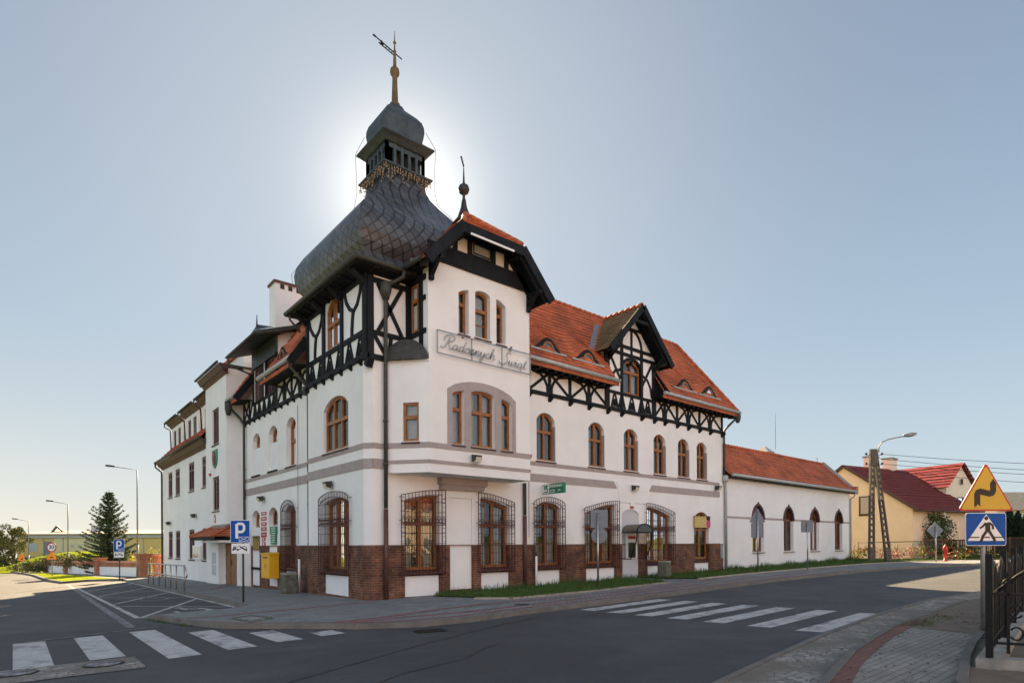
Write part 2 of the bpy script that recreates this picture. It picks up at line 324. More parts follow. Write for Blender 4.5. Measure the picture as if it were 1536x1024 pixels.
    def tiles(s, a, b, c, d, rows, step=.035):    # stepped tile courses: eave a-b, top d-c
        a, b, c, d = map(Vector, (a, b, c, d)); nrm = (b-a).cross(d-a).normalized()
        if nrm.z < 0: nrm = -nrm
        for i in range(rows):
            t0, t1 = i/rows, (i+1)/rows
            l0, r0 = a.lerp(d, t0), b.lerp(c, t0); l1, r1 = a.lerp(d, t1), b.lerp(c, t1)
            s.poly([l0+nrm*step, r0+nrm*step, r1+nrm*.004, l1+nrm*.004]); s.poly([l0+nrm*.0, r0+nrm*.0, r0+nrm*step, l0+nrm*step])
    def ribbon(s, pts, w, dz, h, side=0):         # strip on the ground: side -1 left of line, 1 right, 0 centred
        P = [Vector((p[0], p[1])) for p in pts]; A = []; B = []
        for i, p in enumerate(P):
            t = ((P[i+1]-p).normalized() if i < len(P)-1 else Vector((0, 0)))+((p-P[i-1]).normalized() if i else Vector((0, 0)))
            t.normalize(); q = Vector((-t.y, t.x)); A.append(p+q*(w/2 if side == 0 else (w if side < 0 else 0))); B.append(p-q*(w/2 if side == 0 else (w if side > 0 else 0)))
        for i in range(len(P)-1):
            c = [A[i], A[i+1], B[i+1], B[i]]
            if h: s.hexa([gp(q.x, q.y, dz-h) for q in c], [gp(q.x, q.y, dz) for q in c])
            else: s.poly([gp(q.x, q.y, dz) for q in reversed(c)])
    def build(s, name, m, parent=None, norm=True):
        me = bpy.data.meshes.new(name); me.from_pydata(s.v, [], s.f)
        if norm and len(s.f) < 60000:
            bm = bmesh.new(); bm.from_mesh(me); bmesh.ops.recalc_face_normals(bm, faces=bm.faces); bm.to_mesh(me); bm.free()
        for i in s.sm:
            if i < len(me.polygons): me.polygons[i].use_smooth = True
        me.materials.append(mt(m) if isinstance(m, str) else m)
        o = bpy.data.objects.new(name, me); SC.collection.objects.link(o)
        if parent is not None:
            o.parent = parent
            inv = Matrix.Translation(-root_loc(parent))
            me.transform(inv)
        return o
LOC = {}
def root_loc(o):
    while o.parent is not None: o = o.parent
    return LOC.get(o.name, Vector((0, 0, 0)))
def thing(name, label, cat, loc=(0, 0, 0), group=None):
    o = bpy.data.objects.new(name, None); SC.collection.objects.link(o); o.location = loc; o.empty_display_size = .2
    LOC[o.name] = Vector(loc); o['label'] = label; o['category'] = cat
    if group: o['group'] = group
    return o
def tag(o, label, cat, group=None, kind=None):
    o['label'] = label; o['category'] = cat
    if group: o['group'] = group
    if kind: o['kind'] = kind
    return o
def struct(o): o['kind'] = 'structure'; return o
def copy_tree(o, parent=None):
    c = o.copy(); SC.collection.objects.link(c)
    if parent is not None: c.parent = parent
    for ch in list(o.children): copy_tree(ch, c)
    return c
class Fr:
    def __init__(s, o, sd, nd): s.o = Vector(o); s.sd = Vector(sd).normalized(); s.nd = Vector(nd).normalized()
    def p(s, a, z, n=0): return s.o+s.sd*a+s.nd*n+Z*z
FR = Fr((0, 0, 0), X, -Y); FL = Fr((0, 0, 0), Y, -X); FLS = Fr((.15, 0, 0), Y, -X); FO = Fr((0, -1.1, 0), X, -Y)
FQ = Fr((.55, 0, 0), (.90, -1.1, 0), (-1.1, -.90, 0)); FS = Fr((1.45, 0, 0), -Y, -X); FW = Fr((-.5, 0, 0), Y, -X)
FCH = Fr((.17, 0, 0), (-.17, .28, 0), (-.28, -.17, 0))
def outline(o, i=0):
    """o=(s0,s1,z0,kind,zl,zr,h) -> loop BL,BR,then the top from right to left; i = inset"""
    s0, s1, z0, kind, zl, zr, h = o; s0, s1, z0 = s0+i, s1-i, z0+i; zl, zr = zl-i, zr-i
    n = 10; top = []
    if kind == 'rect': top = [(s1, zr), (s0, zl)]
    else:
        for k in range(n+1):
            t = k/n; s = s1+(s0-s1)*t
            if kind == 'seg': z = zr+(zl-zr)*t+h*max(0, 1-(2*t-1)**2)**.75
            elif kind == 'hr': z = zl+(zr-zl)*math.sin(math.pi/2*(1-t))
            elif kind == 'hl': z = zr+(zl-zr)*math.sin(math.pi/2*t)
            elif kind == 'pt': z = zr+h*(1-abs(2*t-1)**1.9)**.62
            top.append((s, z))
    return [(s0, z0), (s1, z0)]+top
def topz(o, s, i=0):
    L = outline(o, i)[1:]
    for a, b in zip(L, L[1:]):
        if b[0] <= s <= a[0] and a[0] != b[0]: return a[1]+(b[1]-a[1])*(a[0]-s)/(a[0]-b[0])
    return max(o[4], o[5])
def sheet_wall(mb, F, s0, s1, zb, zt, notches=(), holes=(), rev=.2, top=None, n=0, topnotch=(), smax=None):
    """plaster sheet; notches open through the bottom edge, topnotch through the top edge, holes inside; reveals inward"""
    loop = [(s0, zb)]
    for o in sorted(notches, key=lambda q: q[0]):
        ol = outline(o); tp = list(reversed(ol[2:]))
        pts = [(o[0], zb)]+tp+[(o[1], zb)]; loop += pts
        for a, b in zip(pts, pts[1:]): mb.poly([F.p(*a, n), F.p(*b, n), F.p(*b, n-rev), F.p(*a, n-rev)])
    loop.append((s1, zb))
    if top: loop += top
    else:
        loop.append((s1, zt))
        for (a0, a1, zl) in sorted(topnotch, key=lambda q: -q[0]):
            pts = [(a1, zt), (a1, zl), (a0, zl), (a0, zt)]; loop += pts
            for a, b in zip(pts, pts[1:]): mb.poly([F.p(*a, n), F.p(*b, n), F.p(*b, n-rev), F.p(*a, n-rev)])
        loop.append((s0, zt))
    loops = [[F.p(*q, n) for q in loop]]
    for o in holes:
        ol = outline(o); loops.append([F.p(*q, n) for q in ol])
        for a, b in zip(ol, ol[1:]+ol[:1]): mb.poly([F.p(*a, n), F.p(*b, n), F.p(*b, n-rev), F.p(*a, n-rev)])
    mb.tess(loops)
def window(parent, F, o, rev=.2, fw=.075, mull=1, trans=None, frame='wood_frame', sill='sill_brick', curtain=None, mw=.075, label=None, n=0, panes=None, sw=.05, name='window', sill_h=.05, minor=0):
    mb = MB(); a, b = outline(o), outline(o, fw); nf = n-rev+.07; nb = n-rev
    for i in range(len(a)):
        j = (i+1) % len(a)
        mb.poly([F.p(*a[i], nf), F.p(*a[j], nf), F.p(*b[j], nf), F.p(*b[i], nf)])
        mb.poly([F.p(*b[i], nf), F.p(*b[j], nf), F.p(*b[j], nb), F.p(*b[i], nb)])
    s0, s1, z0 = o[0]+fw, o[1]-fw, o[2]+fw
    for k in range(mull):
        s = s0+(s1-s0)*(k+1)/(mull+1); w = mw if mull == 1 or mull % 2 == 0 else mw
        mb.fbox(F, s-w/2, s+w/2, z0, topz(o, s, fw)+.01, nb, nf+.012)
    if trans:
        for z in (trans if isinstance(trans, (list, tuple)) else [trans]): mb.fbox(F, s0, s1, z-.055, z+.055, nb, nf+.02)
    for z in ([] if not minor else [minor]): mb.fbox(F, s0, s1, z-.014, z+.014, nb+.01, nf-.02)
    f = mb.build(name, frame, parent, norm=True)
    if label: f['label'] = label
    g = MB(); g.poly([F.p(*q, nb+.02) for q in b]); g.build('pane', 'glass', f)
    if sill:
        q = MB(); q.hexa([F.p(o[0]-.04, o[2]-sill_h, n-rev+.03), F.p(o[1]+.04, o[2]-sill_h, n-rev+.03), F.p(o[1]+.04, o[2]-sill_h-.03, n+sw), F.p(o[0]-.04, o[2]-sill_h-.03, n+sw)],
                         [F.p(o[0]-.04, o[2]+.012, n-rev+.03), F.p(o[1]+.04, o[2]+.012, n-rev+.03), F.p(o[1]+.04, o[2]-sill_h+.01, n+sw), F.p(o[0]-.04, o[2]-sill_h+.01, n+sw)]); q.build('sill', sill, f)
    if curtain:
        q = MB(); zt = min(o[4], o[5])-.02 if o[3] != 'rect' else o[4]; W_ = s1-s0
        parts = {'sides': [(0, .3), (.7, 1)], 'full': [(0, 1)], 'half': [(.0, .48)], 'right': [(.55, 1)]}[curtain]
        for (u0, u1) in parts:
            m = max(4, int((u1-u0)*W_/.06)); xs = [s0+W_*(u0+(u1-u0)*i/m) for i in range(m+1)]
            for i in range(m): q.poly([F.p(xs[i], z0, nb-.12+.03*(i % 2)), F.p(xs[i+1], z0, nb-.12+.03*((i+1) % 2)), F.p(xs[i+1], zt, nb-.12+.03*((i+1) % 2)), F.p(xs[i], zt, nb-.12+.03*(i % 2))])
        q.build('curtain', 'curtain' if random.random() < .75 else 'blind', f)
    return f
def grille(win, F, o, ext=.2, n=.13):
    """wrought iron cage over a ground floor window"""
    mb = MB(); r = .009
    g = (o[0]-ext, o[1]+ext, o[2]-.16, o[3], o[4]+.17, o[5]+.17, o[6]+.02)
    inn = (o[0]-ext+.14, o[1]+ext-.14, o[2]-.16, o[3], o[4]+.02, o[5]+.02, o[6]+.0)
    def rod(a, b, rr=r): mb.bar(F.p(*a, n), F.p(*b, n), rr*2, rr*2, F.nd)
    for q in (g, inn):
        L = outline(q)
        for a, b in zip(L, L[1:]+L[:1]): rod(a, b, .011)
    zb = g[2]; zs = min(o[4], o[5])
    # ladder rungs in the border, arch verticals
    z = zb+.13
    while z < min(g[4], g[5])-.05:
        rod((g[0], z), (inn[0], z), .006); rod((inn[1], z), (g[1], z), .006); z += .135
    k = int((inn[1]-inn[0])/.115)
    for i in range(k+1):
        s = inn[0]+(inn[1]-inn[0])*i/k
        rod((s, topz(inn, min(max(s, inn[0]+.001), inn[1]-.001))), (s, topz(g, s)), .007)
        if i not in (0, k): rod((s, zb), (s, topz(inn, s)), .007)
    z = zb+.33
    while z < zs+.1:
        rod((g[0], z), (g[1], z), .008); z += .33
    zd = o[2]+(zs-o[2])*.72
    for i in range(0, k):                          # diamonds row
        a = inn[0]+(inn[1]-inn[0])*i/k; b = inn[0]+(inn[1]-inn[0])*(i+1)/k; m = (a+b)/2
        for p, q in (((m, zd-.09), (b, zd)), ((b, zd), (m, zd+.09)), ((m, zd+.09), (a, zd)), ((a, zd), (m, zd-.09))): rod(p, q, .007)
    for a, b in ((g[0], inn[0]), (inn[1], g[1])):
        m = (a+b)/2
        for p, q in (((m, zd-.11), (b, zd)), ((b, zd), (m, zd+.11)), ((m, zd+.11), (a, zd)), ((a, zd), (m, zd-.11))): rod(p, q, .007)
    for z in (zd-.13, zd+.13): rod((g[0], z), (g[1], z), .009)
    for s in (g[0], g[1]):
        for z in (zb+.05, zd, min(g[4], g[5])-.05): mb.bar(F.p(s, z, 0), F.p(s, z, n), .016, .016)
    mb.build('grille', 'iron_rust', win, norm=False)
def text_obj(txt, size, m, name, M, parent=None, extrude=.004, shear=0, outline_only=False, bevel=0, offset=0, align='CENTER', sx=1.):
    cu = bpy.data.curves.new(name, 'FONT'); cu.body = txt; cu.size = size; cu.align_x = align; cu.align_y = 'CENTER'; cu.shear = shear; cu.offset = offset
    cu.extrude = extrude; cu.resolution_u = 4
    if outline_only: cu.fill_mode = 'NONE'; cu.extrude = 0; cu.bevel_depth = bevel; cu.bevel_resolution = 1
    t = bpy.data.objects.new(name, cu); SC.collection.objects.link(t)
    dg = bpy.context.evaluated_depsgraph_get(); me = bpy.data.meshes.new_from_object(t.evaluated_get(dg))
    bpy.data.objects.remove(t); bpy.data.curves.remove(cu)
    me.transform(Matrix.Diagonal((sx, 1, 1, 1))); me.transform(M); me.materials.clear(); me.materials.append(mt(m))
    o = bpy.data.objects.new(name, me); SC.collection.objects.link(o)
    if parent is not None: o.parent = parent; me.transform(Matrix.Translation(-root_loc(parent)))
    return o
def fmat(F, s, z, n):     # text matrix in a wall frame (letters upright, reading along sd)
    M = Matrix.Identity(4); M.col[0][:3] = F.sd; M.col[1][:3] = Z; M.col[2][:3] = F.sd.cross(Z); M.col[3][:3] = F.p(s, z, n); return M
# ---------------------------------------------------------------- ground, roads, pavements
def flat(name, pts, dz, m, kind='structure', road=False):
    mb = MB(); P = [rd(*p) if road else p for p in pts]
    mb.tess([[gp(x, y, dz) for x, y in P]]); o = mb.build(name, m)
    for p in o.data.polygons:
        if p.normal.z < 0: p.flip()
    o['kind'] = kind; return o
flat('ground', [(-420, -300), (420, -300), (420, 420), (-420, 420)], -.16, 'ground_grass')
ROAD = -.10
NEAR = [(-60, -14.2), (-14, -14.0), (-5, -13.1), (-1.7, -12.5), (0, -12.24), (2.67, -11.88), (6.4, -11.55), (10.2, -11.44), (13.6, -11.8), (18, -12.6), (24, -14.3), (32, -17.5), (44, -24), (58, -34)]
FAR = [(58, -26), (46, -17.5), (38, -11.6), (33, -8.6), (28.6, -6.57), (25.5, -5.75), (22.7, -5.37), (14.3, -5.13), (6.66, -5.55), (2.63, -5.62), (1.26, -5.62), (-.21, -5.79), (-1.62, -5.57), (-2.68, -4.83), (-2.85, -4.53), (-3.56, -3.72), (-4.59, -2.55), (-5.0, -1.4), (-5.3, .2), (-5.45, 1.0), (-3.4, 1.25), (-2.95, 2.0), (-2.97, 10), (-3.03, 25.8)]
ISL = [(-4.68, 27.7), (-5.9, 26.2), (-6.35, 30.7), (-6.8, 44), (-7.4, 52), (-8.6, 62), (-12, 74), (-22, 86)]
flat('road', NEAR+FAR+ISL+[(-32, 82), (-20, 66), (-14.5, 50), (-13, 30), (-12.8, 6), (-13.6, -1), (-16, -4.5), (-60, -6)], ROAD, 'asphalt')
# pavement round the corner
PAVE = [(36.2, -.02), (2.0, -.02), (0.1, .5), (-.2, 12), (-.3, 30), (-3.03, 30), (-3.03, 25.8), (-2.97, 10), (-2.95, 2.0), (-3.4, 1.25), (-5.45, 1.0), (-5.3, .2), (-5.0, -1.4), (-4.59, -2.55), (-3.56, -3.72), (-2.85, -4.53), (-2.68, -4.83), (-1.62, -5.57), (-.21, -5.79), (1.26, -5.62), (2.63, -5.62), (6.66, -5.55), (14.3, -5.13), (22.7, -5.37), (25.5, -5.75), (28.6, -6.57), (33, -8.6), (36, -10.5), (38.5, -9.0), (37.5, -5)]
flat('pavement', PAVE, 0, 'paver')
mb = MB(); mb.ribbon([(36, -10.5)]+[p for p in FAR if p[0] <= 33.5][:-4], .14, .012, .35, side=1); struct(mb.build('kerb', 'kerb'))
mb = MB(); mb.ribbon([(-3.4, 1.25), (-2.95, 2.0), (-2.97, 10), (-3.03, 25.8)], .12, .008, .3, side=1); struct(mb.build('kerb', 'kerb'))
mb = MB()
for pts in ([(-5.2, -.72), (-2.5, -.62), (.1, -.48)], [(-4.9, -1.3), (-4.45, -2.42), (-3.42, -3.6), (-2.6, -4.5), (-1.7, -5.1), (-.5, -5.32), (1.5, -5.2), (6.6, -5.15), (14, -4.8), (22, -4.95)],
            [(-3.0, -4.1), (-1.61, -4.14), (.2, -3.74), (1.41, -3.62), (2.6, -3.8), (6, -4.0), (10, -3.7), (14.5, -2.9)], [(-2.6, -4.35), (-1.7, -4.5), (.3, -4.75), (1.6, -4.72), (6.5, -4.55), (14, -4.05), (20, -4.0)],
            [(-1.9, 10.2), (-.5, 12.6)]): mb.ribbon(pts, .16, .004, 0)
struct(mb.build('paver_band', 'paver_red'))
# grass strips with a beige kerb
G1 = [(2.0, -.42), (3.0, -3.05), (6.5, -3.1), (10.9, -2.72), (11.9, -1.6), (11.6, -.05), (2.4, -.05)]
G2 = [(12.7, -.05), (12.9, -1.5), (13.5, -2.5), (18, -2.35), (24, -2.5), (30, -3.0), (33.5, -4.1), (36.8, -5.5), (38, -4.6), (36.2, -.05)]
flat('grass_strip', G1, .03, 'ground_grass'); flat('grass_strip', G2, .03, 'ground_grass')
mb = MB()
mb.ribbon([(2.3, -2.2), (3.0, -3.12), (6.5, -3.2), (11.0, -2.8)], .14, .05, .2); mb.ribbon([(13.3, -2.62), (18, -2.45), (24, -2.6), (30, -3.1), (33.5, -4.2), (36.5, -5.5)], .14, .05, .2)
struct(mb.build('kerb', 'kerb_beige'))
def inside(p, poly):
    c = False; n = len(poly)
    for i in range(n):
        a, b = poly[i], poly[(i+1) % n]
        if (a[1] > p[1]) != (b[1] > p[1]) and p[0] < (b[0]-a[0])*(p[1]-a[1])/(b[1]-a[1])+a[0]: c = not c
    return c
def blades(mb, poly, n, h, w, dz=.02, lean=.06):
    xs = [p[0] for p in poly]; ys = [p[1] for p in poly]; k = 0
    while k < n:
        p = (random.uniform(min(xs), max(xs)), random.uniform(min(ys), max(ys)))
        if not inside(p, poly): continue
        k += 1; a = random.uniform(0, 6.28); b = gp(p[0], p[1], dz); hh = h*random.uniform(.4, 1.25)*(1+.5*math.sin(p[0]*2.1)*math.sin(p[1]*3.3)); q = Vector((math.cos(a)*w, math.sin(a)*w, 0)); l = Vector((random.uniform(-lean, lean), random.uniform(-lean, lean), hh))
        mb.poly([b-q, b+q, b+l])
mb = MB(); blades(mb, G1, 11000, .10, .010); blades(mb, G2, 15000, .12, .013); blades(mb, [(2.6, -.02), (19, -.02), (19, -.28), (2.6, -.28)], 1300, .22, .011); blades(mb, [(19.5, -.02), (36, -.02), (36, -.4), (19.5, -.4)], 1700, .26, .013); blades(mb, [(2.9, -3.0), (6.5, -3.1), (10.9, -2.75), (10.9, -2.9), (6.5, -3.28), (2.8, -3.2)], 900, .10, .010)
# weeds along joints of the corner pavement and by the near path
o = mb.build('grass', 'grass_blade', norm=False); tag(o, 'short green grass growing in the strip along the white building', 'grass', kind='stuff')
# near side: road edge gutter of cobbles, path, kerbs
NE = NEAR[:9]+[(13.6, -11.8), (18, -12.6), (24, -14.3), (32, -17.5), (44, -24), (58, -34)]
PK = [(-60, -15.6), (-14, -15.2), (-6, -14.55), (-1.2, -13.45), (.95, -12.95), (3.68, -12.55), (5.65, -12.45), (9.5, -12.3), (13.6, -12.6), (18, -13.4), (24, -15.2)]
flat('gutter_strip', NE[:12]+list(reversed(PK)), -.085, 'cobble')
mb = MB(); mb.ribbon(NE[:12], .10, -.07, .1); struct(mb.build('kerb', 'kerb'))
flat('near_pavement', PK[:7]+[(5.6, -12.7), (3.74, -13.81), (1.41, -14.14), (-.37, -14.5), (-6, -16.0), (-12, -17.6), (-60, -18)], -.02, 'paver_near')
flat('dirt_verge', [(3.9, -12.75)]+PK[6:]+[(24, -19), (2, -16.5), (-1, -15.1), (-.3, -14.45), (1.41, -14.10), (3.74, -13.78)], -.015, 'dirt')
flat('near_ground', [(-60, -17.9), (-12, -17.5), (-6, -15.9), (-.37, -14.6), (1.4, -14.3), (30, -19), (60, -36), (60, -60), (-60, -60)], -.07, 'dirt')
mb = MB(); mb.ribbon(PK[1:8], .10, .0, .14); struct(mb.build('kerb', 'kerb'))
mb = MB(); mb.ribbon([(-6, -14.75), (-1.26, -13.62), (0, -13.29), (1.2, -13.06), (2.5, -12.85), (3.85, -12.70), (5.2, -12.66)], .2, -.014, 0); struct(mb.build('paver_band', 'paver_red_near'))
mb = MB(); mb.ribbon([(-.8, -14.7), (-.37, -14.5), (1.41, -14.14), (2.6, -13.95), (3.74, -13.81)], .10, .03, .15); struct(mb.build('kerb', 'kerb'))
# painted markings on the road
M_ = ROAD+.005
mb = MB()
for y in (-6.75, -7.58, -8.38, -9.2, -10.03, -10.93, -11.8):
    a, b = rd(2.2, y+.21), rd(5.42, y-.21)
    q = .30; mb.poly([gp(a[0]-.06, a[1], M_), gp(a[0]+.02, b[1], M_), gp(b[0]+.02, b[1]+.16, M_), gp(b[0]-.04, a[1]+.14, M_)])
struct(mb.build('zebra_crossing', 'paint'))
mb = MB()
for x, y0, y1 in ((-7.86, -2.5, -6.65), (-6.99, -2.48, -5.56), (-6.10, -2.36, -6.31), (-5.25, -3.35, -6.15), (-4.42, -4.38, -5.98), (-3.6, -5.26, -5.86)):
    (a0, b0), (a1, b1) = rd(x-.225, y0), rd(x+.225, y1); mb.poly([gp(a0, b1, M_), gp(a1, b1, M_), gp(a1, b0, M_), gp(a0, b0, M_)])
struct(mb.build('zebra_crossing', 'paint'))
mb = MB()
mb.ribbon([rd(-5.82, 17.2), rd(-5.78, .45)], .13, M_, 0)
mb.ribbon([rd(-3.38, 23), rd(-3.36, 1.05)], .13, M_, 0)
mb.ribbon([rd(-5.78, .45), rd(-3.36, 1.02)], .09, M_, 0)
for a, b in (((-5.7, .5), (-3.4, 5.6)), ((-5.7, 5.6), (-3.4, 10.1)), ((-5.7, 10.0), (-3.4, 14.7)), ((-5.7, 14.2), (-3.4, 19.2))): mb.ribbon([rd(*a), rd(*b)], .11, M_+.003, 0)
for a, b in (((-5.7, 4.6), (-3.4, 1.5)), ((-5.7, 9.2), (-3.4, 6.1)), ((-5.7, 13.6), (-3.4, 10.6))): mb.ribbon([rd(*a), rd(*b)], .08, M_+.006, 0)
struct(mb.build('parking_lines', 'paint'))
mb = MB(); mb.ribbon([rd(-5.93, 22), rd(-6.17, -1.6)], .17, M_, 0); mb.ribbon([rd(-7.9, -2.45), rd(-7.3, -2.3), rd(-5.0, -1.55)], .09, M_+.004, 0)
struct(mb.build('edge_lines', 'paint_worn'))
def wheel_sym(x, y, m):
    mb = MB(); c = Vector(rd(x, y)); q = lambda a, b: (c.x+a, c.y+b)
    arc = [q(.42*math.cos(R_(t))*.95, .42*math.sin(R_(t))*2.0-.1) for t in range(-190, 60, 18)]; mb.ribbon(arc, .11, M_+.009, 0)
    mb.ribbon([q(-.1, .95), q(-.05, .25), q(.35, .2), q(.55, -.65)], .12, M_+.012, 0); mb.ribbon([q(-.08, .62), q(.26, .58)], .10, M_+.0155, 0)
    mb.ribbon([q(-.2, 1.15), q(-.02, 1.15)], .2, M_+.009, 0)
    struct(mb.build('wheelchair_marking', m))
wheel_sym(-4.45, 1.35, 'paint'); wheel_sym(-4.45, 6.9, 'paint_worn')
# manhole patch with two covers, pavement chamber, drain
p0, p1 = rd(-8.3, -6.25), rd(-6.68, -5.7)
flat('cobble_patch', [(p0[0]-.4, p0[1]-.5), (p1[0], p0[1]-.62), (p1[0], p1[1]), (p0[0]-.4, p1[1]+.1)], ROAD+.009, 'cobble')
def cover(x, y, r, dz, label, m='concrete', ringm='iron_black'):
    t = thing('manhole_cover', label, 'manhole cover', gp(x, y, dz))
    mb = MB(); mb.lathe([(r, gz(x, y)+dz), (r, gz(x, y)+dz+.006), (r*.82, gz(x, y)+dz+.006)], (x, y), 24); mb.build('rim', ringm, t)
    mb = MB()
    for k in range(3): mb.lathe([(r*(.8-.26*k), gz(x, y)+dz+.007), (r*(.8-.26*k), gz(x, y)+dz+.010+.002*k), (r*(.62-.24*k), gz(x, y)+dz+.010+.002*k)], (x, y), 24)
    mb.build('lid', m, t)
cover(*rd(-7.1, -6.12), .27, ROAD+.012, 'round pale manhole cover in the cobbled patch across the zebra crossing', 'paint_worn')
cover(*rd(-8.05, -6.02), .26, ROAD+.012, 'smaller round manhole cover at the left end of the cobbled patch', 'paint_worn')
t = thing('chamber_cover', 'square utility chamber cover sunk in the corner pavement with grass in its joints', 'manhole cover', gp(-3.88, -1.92))
mb = MB(); mb.ribbon([(-4.3, -1.55), (-3.8, -1.2)], .04, .006, 0); q = [(-4.2, -1.56), (-3.7, -1.2), (-3.5, -2.3), (-4.1, -2.66)]
for i in range(4): mb.ribbon([q[i], q[(i+1) % 4]], .035, .008, .01)
mb.build('frame', 'concrete_moss', t); mb = MB(); mb.lathe([(.2, gz(-3.88, -1.9)+.004), (.2, gz(-3.88, -1.9)+.012)], (-3.88, -1.9), 20); mb.build('lid', 'concrete', t)
mb = MB()
for i in range(4): blades(mb, [(q[i][0]-.04, q[i][1]-.04), (q[i][0]+.04, q[i][1]+.04), (q[(i+1) % 4][0]+.04, q[(i+1) % 4][1]+.04), (q[(i+1) % 4][0]-.04, q[(i+1) % 4][1]-.04)], 90, .03, .006, 0)
blades(mb, [(-5.5, .9), (-5.0, -1.5), (-5.12, -1.6), (-5.6, .9)], 260, .04, .008, -.1); blades(mb, [(3.9, -12.6), (6.2, -12.6), (5.8, -13), (4.2, -13)], 420, .045, .008, -.02); blades(mb, [(4.6, -13.6), (6.2, -13.4), (6.0, -13.8), (4.8, -13.9)], 160, .05, .008, -.02)
tag(mb.build('weeds', 'grass_blade', norm=False), 'sparse green weeds in pavement joints and on the dirt verge', 'weeds', kind='stuff')
t = thing('road_drain', 'rectangular iron drain grate in the road against the kerb', 'drain', gp(-2.0, -6.2, ROAD))
a, b = rd(-2.42, -6.73), rd(-1.86, -6.9); dv = (Vector(b)-Vector(a)).normalized(); pv = Vector((-dv.y, dv.x))
mb = MB(); mb.ribbon([a, b], .36, ROAD+.004, 0); mb.build('pit', 'iron_black', t); mb = MB()
for i in range(9):
    c = Vector(a)+dv*(.03+.066*i); mb.ribbon([c-pv*.17, c+pv*.17], .026, ROAD+.013, .008)
for s in (-.18, .18): mb.ribbon([Vector(a)+pv*s, Vector(b)+pv*s], .04, ROAD+.013, .008)
mb.build('grate', 'iron_black', t)
x, y = 2.05, -4.6
t = thing('drain_cover', 'dark oval metal cover set in the red banded pavement beside the grass', 'manhole cover', gp(x, y)); mb = MB(); mb.lathe([(.27, gz(x, y)+.001), (.27, gz(x, y)+.008)], (x, y), 24); mb.build('rim', 'concrete', t); mb = MB(); mb.lathe([(.22, gz(x, y)+.003), (.22, gz(x, y)+.012)], (x, y), 24); mb.build('lid', 'iron_black', t)
# tar seams
mb = MB(); mb.ribbon([rd(-5.6, -9.2), rd(-3, -8.0), rd(-.9, -7.2), rd(1.0, -6.7)], .03, ROAD+.004, 0); mb.ribbon([rd(-5.2, -10.2), rd(-4.4, -9.75), rd(-3.2, -9.5), rd(-2.7, -9.1), rd(-2.2, -8.9)], .025, ROAD+.004, 0); struct(mb.build('tar_seam', 'iron_black'))
# ---------------------------------------------------------------- the corner building
TH = thing('corner_building', 'white half timbered corner building with a dark bell roofed tower and brick base', 'building')
# openings, right facade
O1 = (1.22, 2.50, .86, 'hr', 3.02, 3.24, 0); O2 = (4.17, 5.43, .86, 'hl', 3.24, 2.96, 0)
Q1 = (6.70, 7.97, .86, 'seg', 3.02, 3.02, .20); Q2 = (9.40, 11.17, .86, 'hr', 2.90, 3.26, 0); Q3 = (13.35, 15.10, .86, 'hl', 3.26, 2.90, 0); Q4 = (17.0, 18.28, .90, 'seg', 2.86, 2.86, .32)
NP = (2.90, 3.82, .16, 'rect', 3.20, 3.20, 0); NA = (11.64, 12.79, .22, 'seg', 2.92, 2.92, .2)
UPX = [(6.79, 7.72), (9.6, 10.53), (11.8, 12.72), (13.86, 14.74), (15.71, 16.6), (17.26, 18.12)]
UP = [(a, b, 4.78, 'seg', 6.30, 6.30, .27) for a, b in UPX]
GR = [O1, O2, Q1, Q2, Q3, Q4]
EB = 7.19     # underside of the eave timbers
mb = MB()
sheet_wall(mb, FR, .17, 19.6, 1.62, 8.03, notches=GR+[(NA[0], NA[1], .2, 'seg', 2.92, 2.92, .2), (2.90, 3.82, .2, 'rect', 3.20, 3.20, 0)], holes=UP)
for o_ in (NA, NP):     # niche backs
    pass
# tower right-hand face above, chamfer
mb.poly([FR.p(.17, 8.03), FR.p(1.45, 8.03), FR.p(1.45, 10.0), FR.p(0, 10.0), FR.p(0, EB), FR.p(.17, EB)])
mb.poly([FCH.p(0, -.7), FCH.p(.33, -.7), FCH.p(.33, EB), FCH.p(0, EB)])
mb.poly([Vector((0, .28, EB)), Vector((.17, 0, EB)), Vector((0, 0, EB))])
mb.build('wall', 'plaster', TH)
mb = MB(); mb.fbox(FR, 2.90, 3.82, -.4, 3.2, -.20, -.055); mb.build('niche_panel', 'plaster', TH)
mb = MB(); mb.hexa([FR.p(*q, -.2) for q in outline((11.64, 12.79, -.3, 'seg', 2.92, 2.92, .2))], [FR.p(*q, -.05) for q in outline((11.64, 12.79, -.3, 'seg', 2.92, 2.92, .2))]); mb.build('niche_panel', 'niche_grey', TH)
# left facade: tower part x=0 up to y 4.64, then a section set back 15 cm
T1 = (1.30, 3.22, .86, 'seg', 3.02, 3.02, .18); TU = (1.32, 3.26, 4.75, 'seg', 6.14, 6.14, .36)
L1 = (10.56, 11.68, 0, 'seg', 2.92, 2.92, .28); L2 = (8.30, 9.42, 0, 'seg', 2.94, 2.94, .28); L3 = (6.28, 7.42, .84, 'seg', 2.95, 2.95, .26)
LU1 = (10.50, 11.55, 4.74, 'seg', 6.30, 6.30, .28); LU2 = (8.30, 9.36, 4.74, 'seg', 6.30, 6.30, .28); LU3 = (6.24, 7.28, 4.74, 'seg', 6.30, 6.30, .28)
mb = MB(); TW = (1.87, 2.95, 8.14, 'seg', 9.38, 9.38, .36)
sheet_wall(mb, FL, .28, 4.64, 1.62, 10.0, notches=[T1], holes=[TU, TW], rev=.18)
mb.poly([FL.p(0, EB), FL.p(.28, EB), FL.p(.28, 10), FL.p(0, 10)])
mb.poly([FL.p(4.64, -.8), FL.p(4.64, 10), FL.p(4.64, 10, -1.6), FL.p(4.64, -.8, -1.6)])
